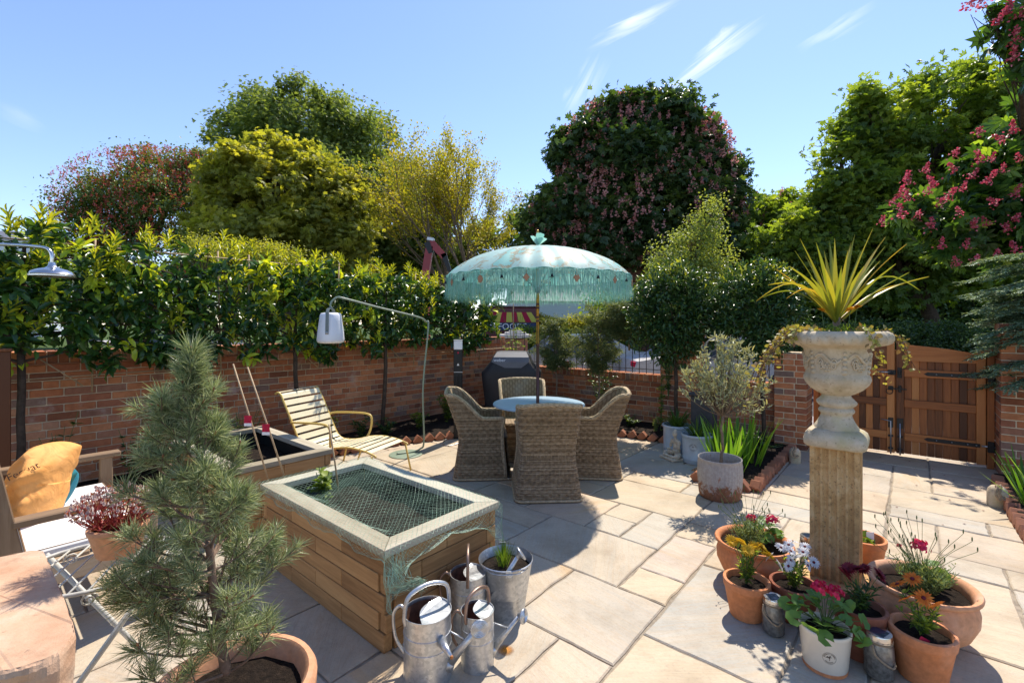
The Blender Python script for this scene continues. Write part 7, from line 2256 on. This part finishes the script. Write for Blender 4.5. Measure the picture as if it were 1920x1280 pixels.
# ---------------------------------------------------------------- border plants under the laurels and low wall
bp = [('euphorbia', 'yellow green euphorbia by the wall left of the lounger head', -5.6, 3.0, 'leaf_lime', 90, .45, .14),
      ('fern', 'dark broad leaved plant at the wall behind the lounger', -5.55, 3.45, 'leaf_dark2', 120, .30, .20),
      ('fern', 'low grassy perennial between lounger and lamp pole', -5.45, 3.75, 'leaf_dark2', 110, .22, .18),
      ('hosta', 'bright green leafy plant right of the bare laurel stem', -5.5, 4.35, 'leaf_green', 120, .26, .15),
      ('young_shrub', 'feathery green young shrub left of the bollard', -5.55, 4.95, 'leaf_green', 260, .42, .17),
      ('young_shrub', 'small bright sprig at the foot of the bollard', -5.35, 5.4, 'leaf_green', 70, .20, .10),
      ('rose_bush', 'glossy leaved rose behind the right arm of the rear chair', -3.75, 6.6, 'leaf_bay', 230, .95, .28),
      ('rose_bush', 'tall thin sprig with pale leaves below the ivy topped pillar', -2.75, 6.55, 'leaf_green', 90, .80, .12),
      ('lavender_plant', 'grey green lavender tuft in the border near the blue pots', -2.75, 6.38, 'lav', 190, .22, .12),
      ('lavender_plant', 'small pale tuft beside the left blue pot', -2.5, 6.42, 'lav', 100, .14, .10),
      ('fern', 'dark low plant behind the right chair', -3.2, 6.5, 'leaf_dark2', 90, .15, .15),
      ('rose_bush', 'leafy shrub against the wall above the covered barbecue', -5.5, 6.55, 'leaf_green', 330, 1.45, .28),
      ('climber', 'young climber on the wall behind the orange cushion', -5.75, .55, 'leaf_dark2', 60, .70, .14),
      ('climber', 'small climber sprig beside the bench arm', -5.6, 1.05, 'leaf_dark2', 50, .50, .12)]
for nm, lb, v, u, mt, n, h, r in bp:
    small_plant(nm, lb, 'plant', W(v, u, .05), mt, int(n*1.8), h*1.2, r*1.25, .062 if mt != 'lav' else .03, .024 if mt != 'lav' else .004, T_LEAF, nst=max(5, int(n/14)))
iv = small_plant('ivy', 'ivy hanging on the front of the tall pillar between the low walls', 'plant', W(-2.7, 6.72, .5), 'leaf_dark2', 170, 1.15, .16, .05, .04, T_LEAF, nst=14)
# fallen petals by the gate
pm_ = MB(); rr = random.Random(8)
for k in range(46):
    p = W(rr.uniform(-.9, .9), rr.uniform(5.0, 7.2), .004); a = rr.uniform(0, 6.28); s_ = rr.uniform(.006, .014)
    pm_.add([p+Vector((s_*math.cos(a+q*2.1), s_*math.sin(a+q*2.1), rr.uniform(0, .004))) for q in range(3)], [(0, 1, 2)])
o = link('fallen_petals', pm_.mesh('fallen_petals', M['p_dark'])); tag(o, 'dark red petals scattered on the paving in front of the gate', 'petals'); o['kind'] = 'stuff'

# ---------------------------------------------------------------- left foreground: pine, bench, stone block, wire chair, shower
def pine():
    x, y = -.90, 1.50
    o = pot('terracotta_planter', 'wide terracotta planter holding the dwarf pine at the bottom left', 'pot', (x, y, 0), [(.001, .002), (.15, .002), (.155, .02), (.215, .36), (.220, .37), (.238, .375), (.252, .390), (.254, .43), (.245, .447), (.228, .447), (.214, .43), (.20, .36), (.001, .34)], 'terra_pale', .205, .385)
    t_ = thing('dwarf_pine', 'bushy blue-green dwarf pine in the terracotta planter', 'tree', (x, y, .38))
    b = Vector((x, y, .38)); D0 = 1.5
    mb = MB(); rr = random.Random(21)
    ax = [PX(q[0], q[1], D0+q[2])-b for q in ((425, 1262, .0), (410, 1180, .0), (395, 1050, .0), (388, 950, .0), (372, 850, .02), (362, 740, .02), (360, 668, .0))]
    axis = curve3(ax, 40)
    mb.tube(axis, [.016*(1-.82*k/len(axis)) for k in range(len(axis))], 8)
    tufts = []
    # outline half widths (px) per height row; (y, left, right)
    rows = [(650, 22, 22), (700, 55, 35), (745, 95, 70), (800, 110, 85), (850, 130, 100), (900, 165, 120), (950, 190, 135), (1000, 235, 170), (1050, 245, 190), (1100, 240, 180), (1150, 225, 160), (1200, 190, 140)]
    def half(yp):
        for (y0, l0, r0), (y1, l1, r1) in zip(rows[:-1], rows[1:]):
            if yp <= y1: f = (yp-y0)/(y1-y0); return l0+(l1-l0)*f, r0+(r1-r0)*f
        return rows[-1][1:]
    k = 0
    def axis_at(z):
        return min(axis, key=lambda p: abs(p.z-z))
    for k in range(76):
        yp = 690+ (1195-690)*((k+rr.random())/76)**.95
        l, r = half(yp); l = max(14, l-34); r = max(14, r-34)
        az = rr.uniform(0, 2*PI)
        zt = (1.6-(yp-607)/876*D0)-.38
        a0 = axis_at(max(.04, zt-rr.uniform(.06, .14)))
        wl = (l if math.cos(az) < 0 else r)/876*D0*rr.uniform(.55, 1.0)
        e = Vector((axis_at(zt).x+wl*math.cos(az), axis_at(zt).y+wl*math.sin(az)*.85, zt+rr.uniform(-.02, .03)))
        m1 = a0.lerp(e, .5)+Vector((rr.uniform(-.02, .02), rr.uniform(-.02, .02), -.02))
        pts = curve3([a0, m1, e], 12)
        r0 = .0055 if wl > .15 else .004
        mb.tube(pts, [r0*(1-.72*q/len(pts)) for q in range(len(pts))], 5, cap=False)
        tufts.append((pts[-1], (pts[-1]-pts[-3]).normalized(), 1.0))
        ns = int(2+wl*14)
        for q in range(ns):
            i = rr.randint(4, len(pts)-2); s0 = pts[i]; d = Vector((rr.uniform(-1, 1), rr.uniform(-1, 1), rr.uniform(-.1, .9))).normalized()+(e-a0).normalized()*.8
            d.normalize(); L_ = rr.uniform(.03, .085); e2 = s0+d*L_
            mb.tube([s0, s0+d*L_*.5+Vector((0, 0, -.004)), e2], [.0028, .0022, .0016], 4, cap=False)
            tufts.append((e2, (d+Vector((0, 0, .35))).normalized(), rr.uniform(.75, 1)))
    for q in range(9):
        p = axis[-1]; d = Vector((rr.uniform(-.6, .6), rr.uniform(-.6, .6), 1)).normalized(); tufts.append((p+d*.01+Vector((0, 0, -.03*(q % 3))), d, 1.1))
    tufts.append((PX(358, 655, D0)-b, Vector((0, 0, 1)), 1.3))
    part('trunk', mb, M['bark_pine'], t_)
    P = []; D = []; L_ = []; T = []
    bud = MB().lathe([(.0015, -.004), (.0038, .002), (.0026, .009), (.0003, .013)], 7).mesh('bud', M['bud'])
    for ti, (p, d, s_) in enumerate(tufts):
        m = 62; tt = 0
        t1 = np.array(d); along = rng.uniform(-.040, .006, m)
        rd = sph(m); rd -= (rd@t1)[:, None]*t1
        rd = unit(rd); op = rng.uniform(.25, 1.45, m)
        dd = rd*np.sin(op)[:, None]+t1*np.cos(op)[:, None]
        P.append(np.array(p)+t1*along[:, None]); D.append(dd); L_.append(rng.uniform(.045, .078, m)*s_); T.append(rng.random(m))
        if ti % 2 == 0:
            o2 = link('bud', bud, t_, p); o2.rotation_euler = Vector(d).to_track_quat('Z', 'Y').to_euler()
    P = np.concatenate(P); D = np.concatenate(D); L_ = np.concatenate(L_); T = np.concatenate(T)
    leaves('needles', P, D, rng.normal(size=P.shape), L_, .0021, T_NEEDLE, M['needle'], t_, T)
M['bark_pine'] = plain('pine_bark', (.20, .13, .09), .9, var=.4, scale=60, bump=.7, bdist=.003)
pine()
def bench():
    o = thing('teak_bench', 'weathered two seat teak bench with white seat pad at the left edge', 'bench', W(-3.83, .42, 0), YROT)
    # local: x along v (length), y along u (forward)
    hx = .60
    for s_ in (-1, 1):
        part('armrest', MB().box((s_*hx, .03, .655), (.085, .60, .036), .006), M['bench_y'], o)
        part('front_leg', MB().box((s_*hx, .25, .32), (.065, .07, .64), .005), M['bench_z'], o)
        part('back_leg', MB().box((s_*hx, -.27, .46), (.065, .09, .94), .005, rot=Matrix.Rotation(R(10), 3, 'X')), M['bench_z'], o)
        part('side_rail', MB().box((s_*hx, .0, .36), (.045, .50, .09), .004), M['bench_y'], o)
    for k in range(6): part('seat_slat', MB().box((0, .27-.10*k, .41), (1.14, .082, .022), .004), M['bench_x'], o)
    part('front_rail', MB().box((0, .27, .36), (1.14, .03, .085), .004), M['bench_x'], o)
    part('back_rail', MB().box((0, -.385, .90), (1.16, .035, .09), .006), M['bench_x'], o); part('back_rail', MB().box((0, -.31, .52), (1.16, .03, .06), .004), M['bench_x'], o)
    for k in range(9): part('back_slat', MB().box((-.52+.13*k, -.345, .70), (.05, .016, .34), .004, rot=Matrix.Rotation(R(10), 3, 'X')), M['bench_z'], o)
    pd = thing('seat_pad', 'flat white piped seat pad on the teak bench', 'cushion', W(-3.83, .42, .425), YROT)
    part('cover', MB().box((0, 0, .025), (1.08, .46, .05), .018), M['white_cloth'], pd)
    part('piping', MB().tube([(-.53, -.22, .047), (.53, -.22, .047), (.53, .22, .047), (-.53, .22, .047), (-.53, -.22, .047)], .005, 6), M['bench_y'], pd)
    # orange cushion: pillow with slumped crumples
    c = thing('orange_cushion', 'big faded orange canvas cushion slumped on the bench', 'cushion', (-2.80, 2.68, .46), R(16))
    n = 40; vs = []; fs = []
    for side in (1, -1):
        for i in range(n+1):
            for j in range(n+1):
                u, v = -1+2*i/n, -1+2*j/n
                prof = max(0, (1-abs(u)**3.4))**.62*max(0, (1-abs(v)**3.4))**.62
                cr = .030*math.sin(u*3.6+v*2.7+.4)+.022*math.sin(v*6.1-u*4.2+1)+.012*math.sin(u*9+v*6)+.008*math.sin(v*15-u*8)
                y = side*(.19*prof+cr*prof**.5*.8)
                x = u*.15*(1-.08*v)*(1+.06*abs(v)**3); z = (v+1)*.25*(1+.05*u)
                x += .03*math.sin(v*3)*(1-abs(u)); z += -.04*(u*u)*(v > 0)+.05*(u < -.2)*(-u-.2)*(v+1)*0
                y += .10*max(0, v-.2)**1.3
                vs.append((x, y, z))
    m = (n+1)*(n+1)
    for s_ in range(2):
        for i in range(n):
            for j in range(n):
                q = s_*m+i*(n+1)+j; f_ = (q, q+n+1, q+n+2, q+1); fs.append(f_ if s_ else f_[::-1])
    me = MB().add(vs, fs, sm=True).mesh('cover', M['orange_cloth'])
    c.scale = (.88, .95, .90)
    q = link('cover', me, c); q.rotation_euler = (R(-12), R(9), 0)
    w_ = q.modifiers.new('weld', 'WELD'); w_.merge_threshold = .003
    tx = text_mesh('Fequat', .06, M['ink'], .0003)
    q2 = link('lettering', tx, c, (.075, -.125, .36)); q2.rotation_euler = (R(84), R(-24), R(10))
    tc = thing('teal_cushion', 'teal canvas cushion peeping out behind the orange one', 'cushion', W(-4.06, .36, .46), YROT)
    vs = []; fs = []; n = 14
    for side in (1, -1):
        for i in range(n+1):
            for j in range(n+1):
                u, v = -1+2*i/n, -1+2*j/n; pr = max(0, 1-abs(u)**2.4)**.6*max(0, 1-abs(v)**2.4)**.6
                vs.append((u*.13, side*.05*pr, .12+v*.12))
    m = (n+1)**2
    for s_ in range(2):
        for i in range(n):
            for j in range(n): q = s_*m+i*(n+1)+j; f_ = (q, q+n+1, q+n+2, q+1); fs.append(f_ if s_ else f_[::-1])
    q = part('cover', MB().add(vs, fs, sm=True), M['teal_cloth'], tc); q.rotation_euler = (R(-25), 0, 0)
bench()
mb = MB().box((0, 0, .69), (.10, .10, 1.38), .006)
o = thing('timber_post', 'reddish timber fence post at the left edge by the wall', 'post', PX(3, 607, 3.75)*1, YROT); o.location.z = 0
part('post', mb, M['gate_z'], o); part('post_cap', MB().box((0, 0, 1.39), (.12, .12, .025), .004), M['gate_z'], o)

from mathutils import noise as mnoise
def stone_block():
    o = thing('stone_block', 'broken edged pink stone slab standing at the bottom left corner', 'stone block', (-1.45, 1.25, 0))
    zt = .92
    def g(x, y): d = 876*(1.6-zt)/(y-607); return Vector(((x-960)/876*d+1.45, d-1.25))
    out = [g(60, 1028), g(82, 1030), g(98, 1064), g(118, 1110), g(138, 1165), g(143, 1187), g(130, 1205), g(112, 1225), g(88, 1238), g(55, 1250), g(20, 1258), g(-20, 1266), g(-120, 1290), g(-190, 1200), g(-100, 1050), g(0, 1040)]
    fine = []
    rr = random.Random(5)
    for a, b in zip(out, out[1:]+out[:1]):
        for q in range(5): p = a.lerp(b, q/5); fine.append(Vector((p.x, p.y)))
    n = len(fine); vs = []; fs = []
    cen = sum(fine, Vector((0, 0)))/n
    LV = [(zt, .965), (zt-.004, .985), (zt-.012, 1.0)]+[(zt-.03-.02*q, .995-.006*q) for q in range(14)]
    for lv, (z, k) in enumerate(LV):
        for p in fine:
            j = (.09*min(0, mnoise.noise(Vector((p.x*7, p.y*7, z*9)))-.05)+.03*mnoise.noise(Vector((p.x*22, p.y*22, z*22))))*(lv > 2)+.010*mnoise.noise(Vector((p.x*30, p.y*30, z*30)))*(lv > 0)
            q = cen+(p-cen)*(k+j); vs.append((q.x, q.y, z+rr.uniform(-.002, .002)))
    for lv in range(len(LV)-1):
        for i in range(n): i2 = (i+1) % n; fs.append((lv*n+i, (lv+1)*n+i, (lv+1)*n+i2, lv*n+i2))
    fs.append(tuple(range(n)))
    part('slab', MB().add(vs, fs), M['stone_pink'], o)
    part('support', MB().box((cen.x-.03, cen.y, .31), (.34, .30, .62), .02), M['stone_pink'], o)
    c = thing('terracotta_baluster', 'turned terracotta baluster with a square cap standing on the pink stone slab', 'baluster', (-1.375, 1.08, .92))
    part('shaft', MB().lathe([(.088, 0), (.086, .02), (.082, .10), (.084, .16), (.092, .19), (.080, .215), (.066, .25), (.078, .285), (.085, .30)], 32), M['terra_pale'], c, smooth_angle=50)
    part('square_cap', MB().box((0, .0, .335), (.185, .185, .075), .012), M['terra_pale'], c)
stone_block()
def wire_table():
    o = thing('iron_chair', 'white painted ornate iron garden chair behind the dwarf pine', 'chair', (-1.62, 1.83, 0), R(20))
    z = .66
    ring = [(.27*math.cos(2*PI*k/32), .23*math.sin(2*PI*k/32), z) for k in range(33)]
    part('seat_ring', MB().tube(ring, .008, 8), M['white_iron'], o)
    m = MB()
    for k in range(9):
        x = -.22+.055*k; h_ = .23*math.sqrt(max(.02, 1-(x/.27)**2)); m.tube([(x, -h_, z), (x, h_, z)], .004, 6)
    part('seat_bars', m, M['white_iron'], o)
    for k in range(14):
        a = 2*PI*k/14; c = Vector((.25*math.cos(a), .215*math.sin(a), z-.035)); m = MB()
        m.tube([c+Vector((-math.sin(a), math.cos(a), 0))*(.026*(1-q/20)*math.cos(q*.6))+Vector((0, 0, .026*(1-q/20)*math.sin(q*.6))) for q in range(17)], .0035, 5)
        part('scroll', m, M['white_iron'], o)
    for s_ in (-1, 1):
        part('leg', MB().tube([(s_*.24, -.17, z), (-s_*.20, -.19, 0)], .010, 6), M['white_iron'], o)
        part('leg', MB().tube([(s_*.24, .17, z), (-s_*.20, .19, 0)], .010, 6), M['white_iron'], o)
    bk = curve3([(-.26, .20, z), (-.27, .26, z+.15), (-.20, .29, z+.24), (0, .31, z+.27), (.20, .29, z+.24), (.27, .26, z+.15), (.26, .20, z)], 40)
    s = pot('sedum_pot', 'small round terracotta pot of sedum standing on the white iron chair', 'pot', (-1.60, 1.90, z+.01), std_pot(.10, .12), 'terra_pale', .085, .10)
    p = thing('sedum', 'sedum with red stems and fluffy pinkish white flower heads', 'plant', (-1.60, 1.90, z+.11))
    st = MB(); P = []; D = []; FP = []
    for k in range(130):
        a = random.uniform(0, 6.28); q = math.sqrt(random.random()); e = Vector((.17*q*math.cos(a), .13*q*math.sin(a), .17*(1-.45*q*q)+random.uniform(-.02, .02)))
        pts = curve3([(e.x*.3, e.y*.3, 0), (e.x*.75, e.y*.75, e.z*.5), e], 6); st.tube(pts, .0016, 4, cap=False)
        for _ in range(9): t2 = pts[random.randint(1, len(pts)-1)]; P.append(tuple(t2)); D.append(tuple(rng.normal(size=3)+np.array([0, 0, .5])))
        FP.append(e)
    part('stems', st, M['sedum'], p)
    P = np.array(P); leaves('foliage', P, np.array(D), rng.normal(size=P.shape), .018, .007, T_KITE, M['sedum'], p)
    n = 9; d = sph(n)
    V, kk = leaf_arrays(d*.006, np.cross(d, rng.normal(size=(n, 3))), d, np.full(n, .010), np.full(n, .009), T_KITE)
    fm = mesh_np('flower_head', V, T_KITE[1], n, kk, M['sedum_fl'], rng.random(n))
    for e in FP: o2 = link('flower_head', fm, p, e); s_ = random.uniform(.7, 1.3); o2.scale = (s_, s_, s_)
wire_table()
o = pot('metal_planter', 'metal rimmed round planter low in front at the bottom left', 'pot', (-1.13, 1.45, 0), [(.001, .002), (.12, .002), (.15, .28), (.160, .285), (.163, .295), (.158, .302), (.148, .295), (.13, .2), (.001, .18)], 'galv', .14, .20)
def shower():
    p = PX(97, 500, 2.45)
    o = thing('outdoor_shower', 'chrome outdoor shower head on a long arm at the upper left', 'shower', (p.x-.42, p.y-.02, 0))
    b = Vector((p.x-.42, p.y-.02, 0))
    pts = curve3([(0, 0, 2.02), PX(20, 459, 2.45)-b, PX(62, 462, 2.45)-b, PX(88, 466, 2.45)-b, PX(97, 478, 2.45)-b, PX(97.5, 494, 2.45)-b], 50)
    part('riser', MB().tube([(0, 0, 0), (0, 0, 2.03)], .011, 10), M['chrome'], o)
    part('arm', MB().tube(pts, .0085, 12), M['chrome'], o)
    c = PX(98, 519, 2.45)-b
    part('shower_head', MB().lathe([(.088, 0), (.094, .001), (.094, .006), (.090, .009), (.092, .012), (.088, .016), (.084, .026), (.06, .038), (.030, .046), (.020, .054), (.017, .060), (.014, .074), (.010, .076)], 48, c), M['chrome'], o, smooth_angle=35)
shower()

# ---------------------------------------------------------------- beyond the garden wall: street pier, stall van, crane, road fence
o = thing('street_pier', 'brick street pier with a pale stepped cap beyond the corner', 'pillar', PX(966, 607, 11.5), R(4)); o.location.z = -.12
part('shaft', MB().box((0, 0, .68), (.56, .56, 1.36), .01), M['brick_far'], o)
part('cap', MB().box((0, 0, 1.42), (.74, .74, .09), .01).box((0, 0, 1.49), (.5, .5, .06), .015).box((0, 0, 1.54), (.3, .3, .04), .015), M['cap_stone'], o)
o = thing('street_wall', 'brick street wall beyond the barbecue corner', 'wall', PX(915, 607, 11.6), R(3)); o.location.z = -.12
part('body', MB().box((0, 0, .62), (1.0, .24, 1.24), .01), M['brick_far'], o); part('coping', MB().box((0, 0, 1.27), (1.0, .32, .06), .01), M['cap_stone'], o)
def stall():
    o = thing('food_van', 'dark red food van with a striped awning sign across the road', 'van', PX(955, 607, 16), R(2)); o.location.z = -.12
    w = 2.05
    part('body', MB().box((0, 1.2, 1.25), (w, 2.2, 2.1), .04), M['van_red'], o)
    part('roof', MB().box((0, 1.2, 2.34), (w+.08, 2.3, .06), .02), M['cap_stone'], o)
    sg = MB(); n = 9; z0, z1 = 1.78, 2.12
    for k in range(n):
        a0, a1 = -w*.46+w*.92*k/n, -w*.46+w*.92*(k+1)/n; t0, t1 = a0*.8, a1*.8
        sg.add([(a0*1.05, .08, z0), (a1*1.05, .08, z0), (t1, .08, z1), (t0, .08, z1)], [(0, 1, 2, 3)], k % 2)
    part('striped_sign', sg, [M['stripe_y'], M['p_red']], o)
    part('name_board', MB().box((0, .07, 1.62), (w*.92, .03, .26), .005), M['van_blue'], o)
    q = link('lettering', text_mesh('N FOODS', .30, M['print_white'], .005), o, (-.05, .045, 1.62)); q.rotation_euler = (R(90), 0, 0)
    for x in (-.7, .7):
        wl_ = part('wheel', MB().lathe([(.05, -.1), (.28, -.1), (.31, -.06), (.31, .06), (.28, .1), (.05, .1)], 24, (x, .12, .31), rot=Matrix.Rotation(R(90), 3, 'X')), M['black_iron'], o)
        part('rim', MB().lathe([(.001, -.105), (.17, -.105), (.17, -.09)], 16, (x, .12, .31), rot=Matrix.Rotation(R(-90), 3, 'X')), M['zinc'], wl_)
M['van_red'] = plain('dark_red_van_paint', (.10, .012, .018), .4, var=.15, scale=3, bump=0)
M['van_blue'] = plain('navy_sign_board', (.012, .03, .09), .5, var=.1, scale=3, bump=0)
M['stripe_y'] = plain('yellow_sign_stripe', (.50, .46, .06), .6, var=.05)
stall()
def crane():
    D = 13
    b = PX(800, 607, D); b.z = -.12
    o = thing('loader_crane', 'folded red lorry loader crane rising above the hedge', 'crane', b)
    def P(x, y): return PX(x, y, D)-b
    def beam(p, q, w0, w1, nm, mt, d=.16):
        p = Vector(p); q = Vector(q); t_ = (q-p).normalized(); s_ = Vector((t_.z, 0, -t_.x)); vs = []
        for c, w in ((p, w0), (q, w1)):
            for sx, sy in ((-1, -1), (1, -1), (1, 1), (-1, 1)): vs.append(c+s_*w*sx/2+Vector((0, d*sy/2, 0)))
        return part(nm, MB().add(vs, [(0, 1, 2, 3), (7, 6, 5, 4), (0, 4, 5, 1), (1, 5, 6, 2), (2, 6, 7, 3), (3, 7, 4, 0)]), M[mt], o)
    beam((P(796, 607).x, 0, 0), P(797, 520), .30, .22, 'column', 'red_paint', .3)
    beam(P(797, 520), P(806, 462), .20, .20, 'boom', 'red_paint'); beam(P(806, 452), P(834, 482), .20, .18, 'jib', 'red_paint')
    beam(P(832, 476), P(845, 512), .15, .08, 'jib_extension', 'black_iron'); beam(P(801, 455), P(809, 475), .18, .12, 'knuckle', 'black_iron', .2)
    beam(P(802, 448), P(814, 450), .08, .08, 'knuckle_cap', 'zinc', .2)
    beam((P(790, 607).x-.6, 0, .5), (P(790, 607).x+2.0, 0, .5), .25, .25, 'lorry_bed', 'black_iron', 1.6)
    for x in (-.2, 1.4): part('wheel', MB().lathe([(.05, -.12), (.36, -.12), (.40, -.07), (.40, .07), (.36, .12), (.05, .12)], 24, (x, -.7, .40), rot=Matrix.Rotation(R(90), 3, 'X')), M['black_iron'], o)
crane()
def car(px, D, col, label, s=1.0):
    b = PX(px, 607, D); b.z = -.12
    o = thing('parked_car', label, 'car', b, R(2))
    sec = [(-2.1, .35, .70), (-2.05, .30, .86), (-1.3, .25, .98), (-.75, .25, 1.40), (.55, .25, 1.45), (1.35, .25, 1.0), (2.0, .28, .92), (2.1, .35, .6)]
    vs = []; fs = []
    for x, z0, z1 in sec:
        w = .86 if z1 < 1.1 else .68
        for y, z in ((-.86, z0), (-.88, .62), (-w, z1), (w, z1), (.88, .62), (.86, z0)): vs.append((x, y, z))
    n = 6
    for i in range(len(sec)-1):
        for k in range(n): fs.append((i*n+k, (i+1)*n+k, (i+1)*n+(k+1) % n, i*n+(k+1) % n))
    fs.append(tuple(range(n))); fs.append(tuple(reversed([(len(sec)-1)*n+k for k in range(n)])))
    part('body', MB().add(vs, fs), col, o, smooth_angle=35)
    for a, c in ((-1.0, -.15), (-.05, .75)):
        part('window', MB().add([(a-.1, -.882, .95), (c+.1, -.882, .95), (c, -.76, 1.33), (a+.15, -.76, 1.33)], [(0, 1, 2, 3)]), M['glass_dark'], o)
    for x in (-1.3, 1.3):
        wl_ = part('wheel', MB().lathe([(.05, -.1), (.29, -.1), (.32, -.06), (.32, .06), (.29, .1), (.05, .1)], 24, (x, -.80, .32), rot=Matrix.Rotation(R(90), 3, 'X')), M['black_iron'], o)
        part('rim', MB().lathe([(.001, .105), (.20, .105), (.2, .09)], 16, (x, -.80, .32), rot=Matrix.Rotation(R(90), 3, 'X')), M['zinc'], wl_)
    part('tail_light', MB().box((-2.08, -.6, .78), (.06, .3, .12), .01), M['p_red'], o)
car(1085, 12.8, plain('silver_car_paint', (.36, .37, .38), .3, .5, var=.03), 'silver grey car parked in the road behind the railings')
mb = MB(); 
o = thing('road_barrier', 'red and white plastic road barrier behind the railings', 'barrier', PX(1058, 607, 11.2), R(2)); o.location.z = 0
part('board', MB().box((-.12, 0, .62), (.42, .05, .22), .01), M['print_white'], o); part('red_panel', MB().box((.02, -.03, .62), (.19, .012, .19), .004), M['p_red'], o)
part('foot', MB().box((-.12, 0, .04), (.5, .3, .08), .01).box((-.12, 0, .3), (.06, .05, .5), .005), M['black_iron'], o)
car(1330, 11.6, M['cap_stone'], 'pale car parked in the road behind the short railing')
